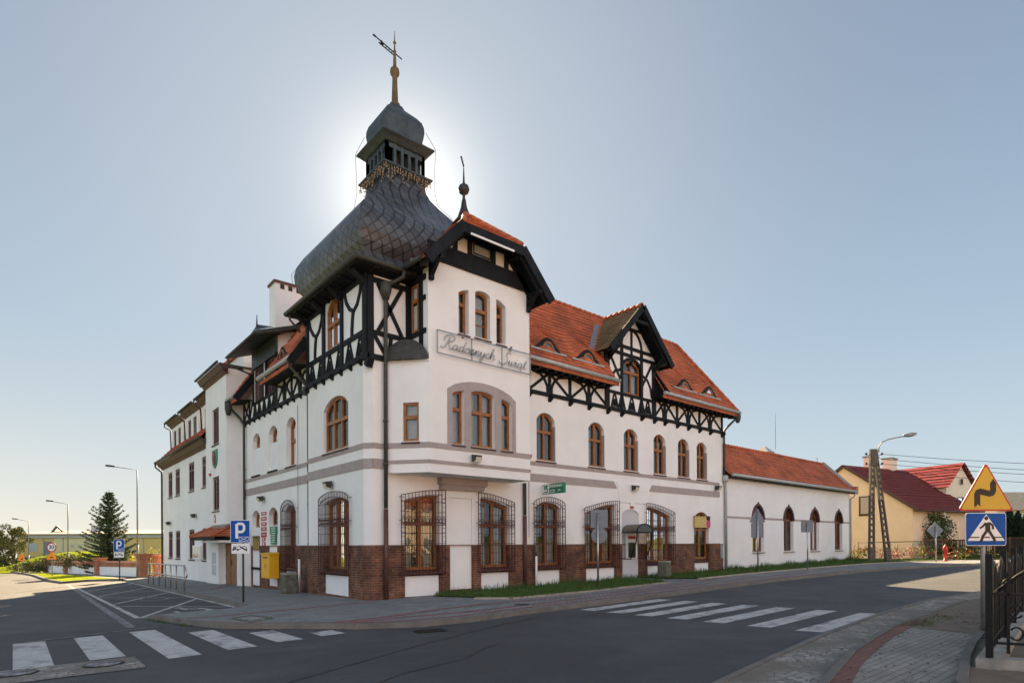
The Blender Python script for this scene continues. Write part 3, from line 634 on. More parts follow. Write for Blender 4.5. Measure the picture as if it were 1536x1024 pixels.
sheet_wall(mb, FLS, 4.64, 12.9, 1.62, 7.96, notches=[(L1[0], L1[1], 1, *L1[3:]), (L2[0], L2[1], 1, *L2[3:]), L3], holes=[LU1, LU2, LU3], rev=.26)
mb.build('wall', 'plaster', TH)
# brick base
def dado(F, s0, s1, ops, zt=1.62, zb=-.8, panels=True):
    mb = MB(); tn = [(o[0], o[1], .02 if len(o) < 8 else o[7]) for o in ops]
    sheet_wall(mb, F, s0, s1, zb, zt, topnotch=tn, rev=.24, n=.03)
    mb.poly([F.p(s0, zt, .03), F.p(s1, zt, .03), F.p(s1, zt+.03, .0), F.p(s0, zt+.03, 0)])
    return mb
mb = dado(FR, .17, 19.3, GR+[(2.90, 3.82, 0, 0, 0, 0, 0, .17), (11.64, 12.79, 0, 0, 0, 0, 0, -.1)])
m2 = dado(FCH, 0, .33, []); m3 = dado(FL, .28, 4.64, [T1]); m4 = dado(FLS, 4.64, 12.4, [(*L1[:7], -.1), (*L2[:7], -.02), L3])
for q in (m2, m3, m4):
    b = len(mb.v); mb.v += q.v; mb.f += [tuple(b+i for i in f) for f in q.f]
for cx_, cy_ in ((.168, -.012), (-.012, .278)): mb.box((cx_-.03, cy_-.03, -.8), (cx_+.03, cy_+.03, 1.625))
mb.fbox(FR, 19.3, 19.62, -.7, .9, -.02, .0)
mb.build('brick_base', 'brick', TH)
mb = MB()
def piece(F, a, b, c, d, n0, n1, name, m, parent=TH):
    q = MB(); q.fbox(F, a, b, c, d, n0, n1); return q.build(name, m, parent)
for F, o in [(FR, q) for q in GR]+[(FL, T1), (FLS, L3)]: piece(F, o[0]+.005, o[1]-.005, .03, .70, -.3, -.035, 'wall_panel', 'plaster_cool')
for o, z0, z1, n1 in ((L1, -.5, 2.45, -.03), (L2, -.5, 2.48, -.03), (LU1, 4.75, 5.96, -.1), (LU2, 4.75, 5.92, -.1)): piece(FLS, o[0]+.005, o[1]-.005, z0, z1, -.3, n1, 'wall_panel', 'plaster_cool')
for F, o in [(FR, q) for q in GR]+[(FL, T1), (FLS, L3)]:
    mb = MB(); s = o[0]+.03; mb.fbox(F, o[0]+.01, o[1]-.01, .735, .76, -.2, -.012)
    while s < o[1]-.05: mb.fbox(F, s, s+.05, .70, .735, -.2, -.01); s += .085
    mb.build('dentil_course', 'brick_tooth', TH)
piece(FLS, L1[0]-.05, L1[1]+.02, .60, .70, -.05, .05, 'ledge', 'timber')
for o in (LU1, LU2): piece(FLS, o[0]-.03, o[1]+.03, 4.68, 4.735, -.2, .07, 'ledge', 'timber')
# bands
mb = MB()
def band(F, a, b, z0, z1, n=.022): mb.fbox(F, a, b, z0, z1, -.02, n)
band(FR, 6.2, 19.25, 4.56, 4.70); band(FR, .17, .60, 4.55, 4.71); band(FCH, 0, .33, 4.55, 4.71); band(FL, .28, 4.64, 4.55, 4.71); band(FLS, 4.64, 12.9, 4.53, 4.68)
band(FR, .17, .60, 3.95, 4.24, .035); band(FCH, 0, .33, 3.95, 4.24, .035); band(FL, .28, 4.64, 3.95, 4.24, .035); band(FLS, 4.64, 12.9, 3.93, 4.22, .035)
for a, b, c, d in ((5.5, 11.12, 11.30, 0), (13.72, 19.25, 0, 13.52)):
    q = [(a if not d else d, 3.97), (b if not c else c, 3.97), (b, 4.25), (a, 4.25)]
    mb.hexa([FR.p(*p, -.02) for p in q], [FR.p(*p, .035) for p in q])
mb.build('string_course', 'taupe', TH)
mb = MB(); mb.hexa([FR.p(11.5, 3.4, -.01), FR.p(13.35, 3.4, -.01), FR.p(13.55, 4.25, -.01), FR.p(11.3, 4.25, -.01)], [FR.p(11.5, 3.4, .03), FR.p(13.35, 3.4, .03), FR.p(13.55, 4.25, .03), FR.p(11.3, 4.25, .03)])
mb.fbox(FR, 11.45, 13.4, 3.9, 3.915, .02, .04); mb.build('wall_panel', 'plaster', TH)
# windows, right facade
for i, o in enumerate((O1, O2)):
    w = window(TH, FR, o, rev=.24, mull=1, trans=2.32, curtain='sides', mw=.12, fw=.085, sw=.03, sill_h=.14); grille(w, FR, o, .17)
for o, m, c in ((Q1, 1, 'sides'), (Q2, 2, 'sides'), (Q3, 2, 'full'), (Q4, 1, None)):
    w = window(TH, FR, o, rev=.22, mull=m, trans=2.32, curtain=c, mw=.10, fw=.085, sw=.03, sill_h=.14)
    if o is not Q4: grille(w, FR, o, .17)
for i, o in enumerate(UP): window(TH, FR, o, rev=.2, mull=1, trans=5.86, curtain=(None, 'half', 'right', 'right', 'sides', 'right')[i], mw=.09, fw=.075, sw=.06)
for o in UP: piece(FR, o[1]-.004, o[1]+.035, 4.78, 6.1, -.19, .006, 'jamb_trim', 'taupe')
# windows, left facade
w = window(TH, FL, T1, rev=.24, mull=2, trans=2.32, curtain='sides', fw=.085, sw=.03, sill_h=.14, mw=.07); grille(w, FL, T1, .2)
window(TH, FL, TU, rev=.17, mull=2, trans=5.72, curtain='sides', fw=.09, sw=.06, mw=.08)
w = window(TH, FLS, L3, rev=.26, mull=1, trans=2.32, sw=.03, sill_h=.14); grille(w, FLS, L3, .17)
window(TH, FLS, (*L1[:2], 2.45, *L1[3:]), rev=.26, mull=0, sill=None); window(TH, FLS, (*L2[:2], 2.48, *L2[3:]), rev=.26, mull=0, sill=None)
window(TH, FLS, (*LU1[:2], 5.96, *LU1[3:]), rev=.26, mull=0, sill=None); window(TH, FLS, (*LU2[:2], 5.92, *LU2[3:]), rev=.26, mull=0, sill=None)
window(TH, FLS, LU3, rev=.26, mull=0, trans=5.72, sw=.06)
# ---- oriel and gable over the right facade
ox0, ox1, oy = 1.45, 5.48, -1.1
ORL = MB()
A0 = (2.29, 2.72, 4.76, 'hr', 6.32, 6.44, 0); A1 = (3.00, 3.93, 4.76, 'seg', 6.44, 6.44, .10); A2 = (4.22, 4.66, 4.76, 'hl', 6.42, 6.30, 0)
B0 = (2.56, 2.95, 8.24, 'hr', 9.50, 9.64, 0); B1 = (3.20, 3.80, 8.26, 'seg', 9.66, 9.66, .10); B2 = (4.06, 4.45, 8.24, 'hl', 9.66, 9.50, 0)
sheet_wall(ORL, FO, ox0, ox1, 3.82, 7.40, holes=[A0, A1, A2], rev=.2)
sheet_wall(ORL, FO, ox0, ox1, 7.40, 0, holes=[B0, B1, B2], rev=.24, n=-.03, top=[(ox1, 10.25), (4.62, 11.25), (2.30, 11.25), (ox0, 10.25)])
ORL.poly([FO.p(ox0, 7.40, -.03), FO.p(ox1, 7.40, -.03), FO.p(ox1, 7.40, 0), FO.p(ox0, 7.40, 0)])
QW = (.60, 1.10, 4.76, 'rect', 5.92, 5.92, 0); ql = math.hypot(.9, 1.1)
sheet_wall(ORL, FQ, 0, ql, 3.82, 7.18, holes=[QW], rev=.16)
ORL.poly([Vector((.55, 0, 3.82)), Vector((ox0, oy, 3.82)), Vector((ox1, oy, 3.82)), Vector((ox1, 0, 3.82))])
ORL.poly([Vector((ox1, oy, 3.82)), Vector((ox1, 0, 3.82)), Vector((ox1, 0, 11.2)), Vector((ox1, oy, 10.25))])
ORL.poly([Vector((ox0, oy+.03, 7.1)), Vector((ox0, 0, 7.1)), Vector((ox0, 0, 10.6)), Vector((ox0, oy+.03, 10.25))])
ORL.build('oriel_wall', 'plaster', TH)
mb = MB()
band = lambda F, a, b, z0, z1, n=.022: mb.fbox(F, a, b, z0, z1, -.02, n)
band(FO, ox0-.012, ox1+.01, 4.10, 4.20, .03); band(FO, ox0-.01, ox1+.01, 4.56, 4.72); band(FQ, 0, ql, 4.56, 4.72); band(FQ, 0, ql, 4.10, 4.20, .03)
# flat surround of the three lights, proud 15 mm, with openings left free
sur = (2.10, 4.84, 4.72, 'seg', 6.42, 6.42, .38)
loops = [[FO.p(*q, .015) for q in outline(sur)]]+[[FO.p(*q, .015) for q in outline(o)] for o in (A0, A1, A2)]
mb.tess(loops); L = outline(sur)
for a, b in zip(L, L[1:]+L[:1]): mb.poly([FO.p(*a, .015), FO.p(*b, .015), FO.p(*b, 0), FO.p(*a, 0)])
mb.hexa([FR.p(2.50, 3.44, 0), FR.p(4.20, 3.44, 0), FR.p(4.20, 3.60, 0), FR.p(2.50, 3.60, 0)], [FR.p(2.50, 3.44, .16), FR.p(4.20, 3.44, .16), FR.p(4.20, 3.60, .24), FR.p(2.50, 3.60, .24)])
mb.fbox(FR, 2.44, 4.26, 3.60, 3.82, 0, .30)
mb.build('string_course', 'taupe', TH)
window(TH, FO, A0, mull=0, trans=5.85, curtain='full', sw=.05); window(TH, FO, A1, mull=1, trans=5.85, curtain='sides', sw=.05, mw=.1); window(TH, FO, A2, mull=0, trans=5.85, curtain='full', sw=.05)
window(TH, FO, B0, rev=.27, mull=0, trans=9.2, n=-.03, curtain='full', sw=.04); window(TH, FO, B1, rev=.24, mull=0, trans=9.16, n=-.03, curtain='full', sw=.04, minor=8.72); window(TH, FO, B2, rev=.27, mull=0, trans=9.2, n=-.03, curtain='full', sw=.04)
window(TH, FQ, QW, rev=.12, mull=0, trans=5.48, sw=.06, curtain='full')
# copper half dome over the oriel corner
mb = MB(); c = Vector((1.0, -.55, 7.17)); u_ = Vector((.90, -1.1, 0)).normalized(); v_ = Vector((1.1, .90, 0)).normalized()
def dome(i, j):
    a, e = 2*math.pi*j/24, math.pi/2*i/7; ca, sa = math.cos(a), math.sin(a); return c+u_*(.70*ca*math.cos(e))+v_*((.62 if sa > 0 else .17)*sa*math.cos(e))+Z*(.66*math.sin(e))
for i in range(7):
    for j in range(24): mb.poly([dome(i, j), dome(i, j+1), dome(i+1, j+1), dome(i+1, j)], True)
mb.build('half_dome', 'copper_dark', TH)
mb = MB(); mb.path([Vector((.55, -.03, 7.16)), Vector((1.45, -1.12, 7.16))], .06, .05); mb.build('string_course', 'plaster_cool', TH)
# gable timber
mb = MB()
mb.fbox(FO, ox0-.02, ox1+.02, 10.22, 10.74, -.03, .05)
for s in (2.42, 2.98, 3.92, 4.46): mb.fbox(FO, s-.07, s+.07, 10.74, 11.3, -.03, .045)
mb.fbox(FO, 2.2, 4.7, 11.22, 11.3, -.03, .055); mb.fbox(FO, 3.05, 3.85, 10.74, 10.80, -.03, .03)
mb.fpath(FO, [(1.5, 10.2), (2.35, 11.2)], .2, -.03, .05); mb.fpath(FO, [(5.43, 10.2), (4.57, 11.2)], .2, -.03, .05)
mb.fpath(FO, [(2.42, 10.95), (2.25, 11.1)], .1, -.0, .5); mb.fpath(FO, [(4.5, 10.95), (4.75, 11.2)], .1, 0, .5)
mb.hexa([FO.p(s, 10.735, .0) for s in (ox0, ox0+.01, ox0+.02)], [FO.p(s, 10.736, .01) for s in (ox0, ox0+.01, ox0+.02)])
for s in (ox0+.07, ox1-.07):    # knee brackets carrying the verge
    for a, b in (((0, 9.55), (.0, 10.2)), ((.0, 9.72), (.35, 10.05)), ((.0, 10.05), (.62, 10.05))):
        mb.bar(FO.p(s, a[1], a[0]+.06), FO.p(s, b[1], b[0]+.06), .12, .13, FO.sd)
mb.build('timber_frame', 'timber', TH)
window(TH, FO, (3.06, 3.84, 10.80, 'rect', 11.20, 11.20, 0), rev=.03, n=.03, mull=0, sill=None, frame='timber_board', fw=.05)
# jerkinhead roof
RS = 1.08; ry0 = -1.72
def gx(z): return (12.55-z)/RS
mb = MB(); ew = gx(9.93); hw = gx(11.3); CX = 3.46
mb.tiles((CX-ew, ry0, 9.93), (CX-ew, 3, 9.93), (CX, 3, 12.55), (CX, ry0, 12.55), 1, .0) if False else None
mb.tiles((CX-ew, ry0, 9.93), (CX-ew, 2.6, 9.93), (CX-hw, 2.6, 11.3), (CX-hw, ry0, 11.3), 8)
mb.tiles((CX-hw, ry0, 11.3), (CX-hw, 2.6, 11.3), (CX, 2.6, 12.55), (CX, -.15, 12.55), 8)
mb.tiles((CX+ew, ry0, 9.93), (CX+ew, 4, 9.93), (CX+hw, 4, 11.3), (CX+hw, ry0, 11.3), 8)
mb.tiles((CX+hw, ry0, 11.3), (CX+hw, 4, 11.3), (CX, 4, 12.55), (CX, -.15, 12.55), 8)
mb.tiles((CX-hw-.04, ry0-.03, 11.27), (CX+hw+.04, ry0-.03, 11.27), (CX+.02, -.15, 12.57), (CX-.02, -.15, 12.57), 9)
GABR = mb.build('gable_roof', 'roof_tile', TH)
mb = MB()
for sg in (-1, 1):
    for k in range(8):
        t0 = k/8; a = Vector((CX+sg*hw*(1-t0), ry0-.02+(1.57+.02)*t0, 11.30+1.27*t0)); b = Vector((CX+sg*hw*(1-t0-.14), ry0-.02+1.59*(t0+.14), 11.30+1.27*(t0+.14)+.04)); mb.tube([a+Z*.05, b+Z*.02], .09, 6)
mb.build('ridge_tiles', 'roof_tile', GABR)
mb = MB(); n0 = ry0-.04
for sg in (-1, 1):
    a, b = Vector((CX+sg*(ew+.03), n0, 9.84)), Vector((CX+sg*hw, n0, 11.24)); mb.bar(a, b, .09, .30, (sg*-RS*-1, 0, 1))
    a2, b2 = a+Vector((-sg*.16, .10, .0)), b+Vector((-sg*.16, .10, .0)); mb.bar(a2, b2, .06, .2, (sg, 0, 1))
    # soffit boards from verge back to the wall
    mb.poly([Vector((CX+sg*ew, n0, 9.86)), Vector((CX+sg*hw, n0, 11.22)), Vector((CX+sg*hw, oy+.05, 11.22)), Vector((CX+sg*ew, oy+.05, 9.86))])
    mb.poly([Vector((CX+sg*ew, oy, 9.86)), Vector((CX+sg*ew, 2, 9.86)), Vector((CX+sg*2.0, 2, 9.95)), Vector((CX+sg*2.0, oy, 9.95))])
mb.bar((CX-hw-.06, n0, 11.14), (CX+hw+.06, n0, 11.14), .08, .30, Z)
mb.poly([Vector((CX-hw, n0, 11.24)), Vector((CX+hw, n0, 11.24)), Vector((CX+hw, oy+.05, 11.24)), Vector((CX-hw, oy+.05, 11.24))])
mb.build('bargeboard', 'timber', TH)
mb = MB(); mb.bar((CX-.95, n0-.05, 10.995), (CX+.75, n0-.05, 10.995), .03, .06, Z); mb.build('light_strip', 'plaster', TH)
mb = MB(); mb.tube([(CX-ew-.07, ry0+.25, 9.95), (CX-ew-.07, -.45, 9.95)], .07, 8); mb.build('gutter', 'gutter_dark', TH)
mb = MB()
for k in range(13): y = -1.55+.09*k; mb.bar((CX-ew+.16, y, 10.12), (CX-ew+.16, y, 10.38), .012, .012)
for z in (10.16, 10.28, 10.38): mb.bar((CX-ew+.16, -1.57, z), (CX-ew+.16, -.45, z), .012, .012)
mb.build('snow_guard', 'iron_rust', TH)
mb = MB(); c = (CX, -.12)
mb.sqlathe([(.30, 12.34), (.15, 12.56), (.075, 12.85), (.045, 13.12)], c); mb.lathe([(.05, 13.1), (.045, 13.2), (.05, 13.28), (.15, 13.34), (.19, 13.45), (.15, 13.57), (.05, 13.63), (.035, 13.7), (.012, 14.25)], c, 14)
mb.bar((c[0], c[1], 14.22), (c[0]-.12, c[1]-.02, 14.5), .02, .06); mb.build('finial', 'copper_dark', TH)
# gable side (x=1.45) timber + narrow window; tower right face timber
mb = MB()
mb.fbox(FS, -.0, .16, 7.3, 9.9, -.02, .04); mb.fbox(FS, .62, .80, 7.3, 9.95, -.02, .05); mb.fbox(FS, .0, .98, 8.02, 8.16, -.02, .055); mb.fbox(FS, .0, .98, 9.62, 9.78, -.02, .055); mb.fbox(FS, .16, .62, 9.0, 9.1, -.02, .02)
mb.fbox(FS, .72, .96, 9.02, 9.16, -.02, .045); mb.fbox(FS, .0, .16, 9.7, 10.2, -.02, .05); mb.fbox(FS, .5, .62, 9.7, 10.3, -.02, .05)
mb.fbox(FR, .0, 1.45, 7.19, 7.36, -.05, .05); mb.fbox(FR, .0, 1.45, 7.94, 8.08, -.05, .045); mb.fbox(FR, .0, 1.45, 9.50, 9.66, -.05, .05); mb.fbox(FR, .0, .20, 7.36, 9.85, -.05, .055); mb.fbox(FR, 1.30, 1.45, 7.36, 9.85, -.05, .03)
for a, b in (((.35, 9.5), (1.15, 8.08)), ((1.15, 9.5), (.35, 8.08)), ((.22, 7.95), (.62, 7.36)), ((.72, 7.36), (.78, 7.95))): mb.fpath(FR, [a, b], .12, -.02, .04)
mb.build('timber_frame', 'timber', TH)
window(TH, FS, (.20, .60, 8.16, 'rect', 9.60, 9.60, 0), rev=.02, mull=0, trans=9.1, sill=None, fw=.07)
# tower left face timber
mb = MB()
mb.fbox(FL, -.05, 4.68, 7.19, 7.37, -.05, .06); mb.fbox(FL, 0, 4.66, 7.94, 8.09, -.05, .055); mb.fbox(FL, 0, 1.76, 9.56, 9.70, -.05, .05); mb.fbox(FL, 3.06, 4.64, 9.56, 9.70, -.05, .05)
for s, w_ in ((.09, .20), (1.70, .16), (3.13, .18), (4.56, .18)): mb.fbox(FL, s-w_/2, s+w_/2, 7.37, 9.95, -.05, .07)
for s in (1.70, 3.13):
    pass
for c, d in ((.95, 1), (3.88, 1)):
    h = .66
    arc = [(c+h*.92*math.cos(R_(t)), 9.42+.02-.62*abs(math.sin(R_(t)))) for t in range(0, 181, 15)]; arc = [(c+h*.92, 9.6)]+arc[:7]
    mb.fpath(FL, [(c-.6*d, 9.55), (c-.55, 9.3), (c-.35, 8.98), (c-.1, 8.84), (c+.18, 8.98), (c+.42, 9.25), (c+.55, 9.56)], .12, -.02, .045)
    mb.fpath(FL, [(c-.08, 8.86), (c-.02, 8.6), (c+.02, 8.3), (c+.02, 8.05)], .13, -.02, .05)
def ashape(F, s, z0, z1, w, n=.04):
    mb.fpath(F, [(s-w, z0), (s-.03, z1)], .065, -.02, n); mb.fpath(F, [(s+w, z0), (s+.03, z1)], .065, -.02, n+.004); mb.fpath(F, [(s, z0), (s, z0+(z1-z0)*.55)], .05, -.02, n-.004)
    mb.fpath(F, [(s-w*.5, z0), (s-w*.2, z0+.3), (s, z0+.36), (s+w*.2, z0+.3), (s+w*.5, z0)], .04, -.02, n-.008)
for i in range(6): ashape(FL, .42+.75*i, 7.37, 7.95, .26)
# rafters/brackets under the tower eave and beam ends
for k in range(7): s = .35+.7*k; mb.bar(FL.p(s, 7.08, -.05), FL.p(s, 7.20, .13), .11, .12, FL.sd) if True else None
mb.bar(FR.p(.05, 6.98, -.05), FR.p(.05, 7.2, .1), .2, .2, FR.sd)
for k in range(8):
    s = .2+.62*k; mb.bar(FL.p(s, 9.72, 0), FL.p(s, 9.80, .50), .11, .14, FL.sd)
for s in (.09, 1.70, 3.13, 4.56):
    mb.bar(FL.p(s, 9.45, .05), FL.p(s, 9.75, .45), .13, .13, FL.sd)
for s in (.1, 1.0): mb.bar(FR.p(s, 9.72, 0), FR.p(s, 9.80, .45), .11, .14, FR.sd)
mb.build('timber_frame', 'timber', TH)
window(TH, FL, TW, rev=.10, mull=1, trans=8.92, sill=None, fw=.06, mw=.05)
# ---- tower roof, lantern, spire
TC = (2.28, 2.36)
mb = MB(); mb.sqlathe([(2.30, 9.72), (2.78, 9.80), (2.82, 9.86), (2.30, 9.95)], TC); mb.build('eaves_soffit', 'timber_board', TH)
mb = MB(); e = 2.86
for a, b in (((-e, -e), (-e, e)), ((-e, -e), (-.9, -e)), ((-e, e), (e, e))): mb.tube([(TC[0]+a[0], TC[1]+a[1], 9.90), (TC[0]+b[0], TC[1]+b[1], 9.90)], .075, 8)
mb.build('gutter', 'gutter_dark', TH)
prof = [(2.86, 9.90), (2.62, 10.12), (2.36, 10.42)]
bell = [(2.34, 10.42), (2.50, 10.66), (2.60, 10.95), (2.63, 11.24), (2.57, 11.54), (2.40, 11.84), (2.14, 12.14), (1.85, 12.43), (1.58, 12.74), (1.33, 13.06), (1.08, 13.38), (.88, 13.68), (.78, 13.92), (.74, 14.2), (.74, 14.34)]
mb = MB(); mb.sqlathe(prof+bell, TC); mb.build('tower_roof', 'slate', TH)
LT = MB()
LT.sqlathe([(.76, 14.20), (.80, 14.26), (.95, 14.34), (.95, 14.39), (.80, 14.44), (.74, 14.46)], TC); LT.sqlathe([(.74, 15.18), (.80, 15.20), (.90, 15.30), (1.0, 15.38), (1.0, 15.43), (.86, 15.52), (.76, 15.62)], TC)
LAN = LT.build('lantern', 'patina', TH)
mb = MB()
for sx, sy, ux, uy in ((-1, -1, 1, 0), (-1, -1, 0, 1), (1, 1, -1, 0), (1, 1, 0, -1)):
    for k in range(6):
        t = -.72+.288*k if False else k/5
        cx_, cy_ = TC[0]+sx*.70+ux*1.40*t, TC[1]+sy*.70+uy*1.40*t; mb.box((cx_-.05, cy_-.05, 14.44), (cx_+.05, cy_+.05, 15.2))
    if True:
        a = Vector((TC[0]+sx*.7, TC[1]+sy*.7, 15.1)); b = a+Vector((ux, uy, 0))*1.4; mb.bar(a, b, .07, .14)
mb.build('post', 'patina', LAN); mb = MB()
for sx, sy, ux, uy in ((-1, -1, 1, 0), (-1, -1, 0, 1)):
    for k in range(5): 
        a = Vector((TC[0]+sx*.5+ux*(.2*k), TC[1]+sy*.5+uy*.2*k, 14.44)); mb.box((a.x-.02, a.y-.02, 14.44), (a.x+.16, a.y+.16, 15.2))
mb.build('louver', 'dark_room', LAN)
mb = MB(); mb.sqlathe([(.74, 15.56), (.69, 15.70), (.72, 15.86), (.745, 16.05), (.735, 16.22), (.68, 16.40), (.55, 16.58), (.38, 16.75), (.25, 16.88), (.18, 17.04)], TC); mb.build('cap', 'patina', LAN)
mb = MB(); mb.lathe([(.17, 17.0), (.185, 17.12), (.15, 17.16), (.115, 17.2), (.085, 18.0), (.09, 18.1), (.155, 18.18), (.165, 18.27), (.15, 18.36), (.07, 18.44), (.06, 18.5), (.045, 18.95), (.06, 19.0), (.03, 19.05), (.022, 19.25), (.06, 19.3), (.02, 19.36), (.006, 19.72)], TC, 14)
SP = mb.build('spire', 'gold', TH)
mb = MB(); c = Vector((TC[0], TC[1], 0)); rv = Vector((.766, -.643, 0))
mb.bar(c+rv*.25+Z*18.72, c-rv*.66+Z*19.52, .03, .03); mb.bar(c-rv*.02+Z*18.86, c-rv*.56+Z*19.32, .03, .03)
for t in (.1, .2, .3, .4): mb.bar(c-rv*t+Z*(18.86+.78*t), c-rv*t+Z*(18.95+.88*t), .02, .02)
mb.bar(c-rv*.45+Z*19.22, c-rv*.47+Z*19.38, .03, .08); mb.bar(c-rv*.66+Z*19.52, c-rv*.76+Z*19.6, .03, .05); mb.build('weather_vane', 'iron_black', SP)
mb = MB()       # lightning wires and fairy lights
for sx, sy in ((-1, 1), (1, -1)):
    P_ = [(.78, 16.05), (1.02, 15.45), (1.0, 14.8), (.98, 14.1), (1.06, 13.5), (1.45, 12.95)]; mb.tube([(TC[0]+sx*a, TC[1]+sy*a, z) for a, z in P_], .008, 4)
    P_ = [(2.45, 11.7), (2.7, 11.3), (2.62, 10.75)]; mb.tube([(TC[0]+sx*a, TC[1]+sy*a, z) for a, z in P_], .008, 4)
mb.build('wire', 'iron_black', TH)
mb = MB()
for F_, (ux, uy, nx, ny) in enumerate(((1, 0, 0, -1), (0, 1, -1, 0))):
    for k in range(17):
        t = -.86+1.72*k/16; l = .15+.32*random.random()*(1+.6*math.sin(k*1.1))
        b = Vector((TC[0]+ux*t+nx*.92, TC[1]+uy*t+ny*.92, 14.33)); q = [b, b+Vector((.03, 0, -l*.5)), b+Vector((-.02, 0, -l))]; mb.tube(q, .006, 4)
        for z in range(4): p = b+Z*(-l*(z+1)/4)+Vector((random.uniform(-.03, .03), random.uniform(-.03, .03), 0)); mb.box(tuple(p-Vector((.014, .014, .02))), tuple(p+Vector((.014, .014, .02))))
mb.build('fairy_lights', 'brick_tooth', TH, norm=False)
# ---- eave timber, right wing
def eave_frame(F, units, z0, z1, name='timber_frame'):
    global mb
    for (s, kind, nxt) in units: pass
mb = MB()
mb.fbox(FR, 5.4, 19.6, EB, EB+.15, -.05, .05)
ztop = 8.10
def post(F, s, w_=.13, z0=EB+.15, z1=8.2): mb.fbox(F, s-w_/2, s+w_/2, z0, z1, -.05, .045)
def bend(F, s, l=1): mb.bar(F.p(s, EB-.15*l, -.05), F.p(s, EB+.02, .19*l), .12*l, .14*l, F.sd)
seqs = [[(6.37, 'b'), (7.45, 'a'), (8.54, 'b'), (9.62, 'a'), (10.75, 'b')], [(13.89, 'b'), (14.67, 'a'), (15.63, 'b'), (16.53, 'a'), (17.47, 'b'), (18.41, 'a'), (19.50, 'b')]]
for seq in seqs:
    for i, (s, k) in enumerate(seq):
        post(FR, s, .14); bend(FR, s)
        for d in (-1, 1):
            j = i+d
            if 0 <= j < len(seq):
                s2 = seq[j][0]; w_ = (s2-s)
                if k == 'a':
                    mb.fpath(FR, [(s+.10*d, EB+.12), (s+.12*d, EB+.40), (s+.12*d+w_*.12, EB+.62), (s+.12*d+w_*.32, EB+.80), (s2-.1*d, EB+.90)], .10, -.02, .035)
                    mb.fpath(FR, [(s+.04*d, EB+.88), (s2-.04*d, EB+.14)], .10, -.02, .039)
for s in (11.63, 12.99): bend(FR, s)
# main dormer front
D0, D1 = 10.72, 13.87
for s in (D0, D1): mb.fbox(FR, s-.13, s+.13, EB+.15, 9.75, -.05, .06)
for s in (11.66, 12.99): mb.fbox(FR, s-.08, s+.08, EB+.15, 10.1, -.05, .055)
mb.fbox(FR, D0, D1, 7.92, 8.04, -.05, .05); mb.fbox(FR, 10.8, 13.8, 9.62, 9.76, -.05, .05); mb.fbox(FR, 10.75, 13.85, 9.94, 10.08, -.05, .05)
for s in (11.2, 11.66, 12.32, 12.99, 13.43): ashape(FR, s, EB+.15, 7.93, .22)
for a, b in (((10.85, 9.62), (11.6, 8.55)), ((13.75, 9.62), (13.05, 8.55))): mb.fpath(FR, [a, b], .11, -.02, .04)
mb.fpath(FR, [(10.92, 8.2), (11.0, 8.6), (11.25, 8.9), (11.6, 9.0)], .11, -.02, .036); mb.fpath(FR, [(13.72, 8.1), (13.62, 8.55), (13.4, 8.85), (13.05, 9.0)], .11, -.02, .036)
mb.fpath(FR, [(12.32+.68*math.cos(R_(t)), 10.02+.80*math.sin(R_(t))) for t in range(0, 181, 15)], .12, -.02, .045)
mb.fbox(FR, 12.26, 12.38, 9.3, 10.85, -.05, .04); mb.fbox(FR, 11.68, 12.96, 10.80, 10.90, -.02, .05)
mb.fpath(FR, [(11.7, 9.3), (12.0, 9.5), (12.32, 9.56), (12.65, 9.5), (12.95, 9.3)], .12, -.03, .06)
mb.fpath(FR, [(10.9, 10.08), (12.32, 11.55)], .12, -.02, .03); mb.fpath(FR, [(13.75, 10.08), (12.32, 11.55)], .12, -.02, .034)
mb.build('timber_frame', 'timber', TH)
# dormer thing-part with roof, wall, window
DW = (11.74, 12.91, 8.04, 'seg', 9.30, 9.30, .18)
mb = MB(); sheet_wall(mb, FR, D0-.1, D1+.1, 8.05, 0, notches=[DW], rev=.15, n=.004, top=[(D1+.1, 9.8), (12.32, 11.6), (D0-.1, 9.8)])
for x in (D0-.1, D1+.1): mb.poly([Vector((x, 0, 8.3)), Vector((x, .45, 9.78)), Vector((x, 0, 9.78))])
mb.poly([Vector((D0, .9, 8)), Vector((D1, .9, 8)), Vector((D1, .9, 9.7)), Vector((D0, .9, 9.7))])
DOR = mb.build('dormer', 'plaster', TH)
window(DOR, FR, DW, rev=.12, mull=1, trans=8.98, sill=None, fw=.09, curtain='sides')
mb = MB(); dz0, dzr, hwD = 9.52, 11.70, 2.06
mb.tiles((12.32-hwD, -.62, dz0), (12.32-hwD, .27, dz0), (12.32, 1.62, dzr), (12.32, -.62, dzr), 12)
mb.tiles((12.32+hwD, -.62, dz0), (12.32+hwD, .27, dz0), (12.32, 1.62, dzr), (12.32, -.62, dzr), 12)
mb.build('dormer_roof', 'roof_tile_moss', DOR)
mb = MB()
for sg in (-1, 1):
    mb.bar((12.32+sg*(hwD+.02), -.66, dz0-.06), (12.32, -.66, dzr-.06), .08, .26, (sg, 0, .9)); mb.bar((12.32+sg*(hwD-.25), -.56, dz0+.02), (12.32+sg*.1, -.56, dzr-.26), .06, .18, (sg, 0, .9))
    mb.poly([Vector((12.32+sg*hwD, -.64, dz0-.07)), Vector((12.32, -.64, dzr-.07)), Vector((12.32, .1, dzr-.07)), Vector((12.32+sg*hwD, .1, dz0-.07))])
    mb.bar((12.32+sg*1.75, -.6, dz0+.05), (12.32+sg*1.4, .02, dz0-.05), .14, .16)
    mb.bar((12.32+sg*1.5, -.55, 9.72), (12.32+sg*1.5, .0, 9.3), .12, .12)
mb.bar((11.85, -.58, 10.98), (12.79, -.58, 10.98), .1, .12)
mb.build('bargeboard', 'timber', DOR)
mb = MB()
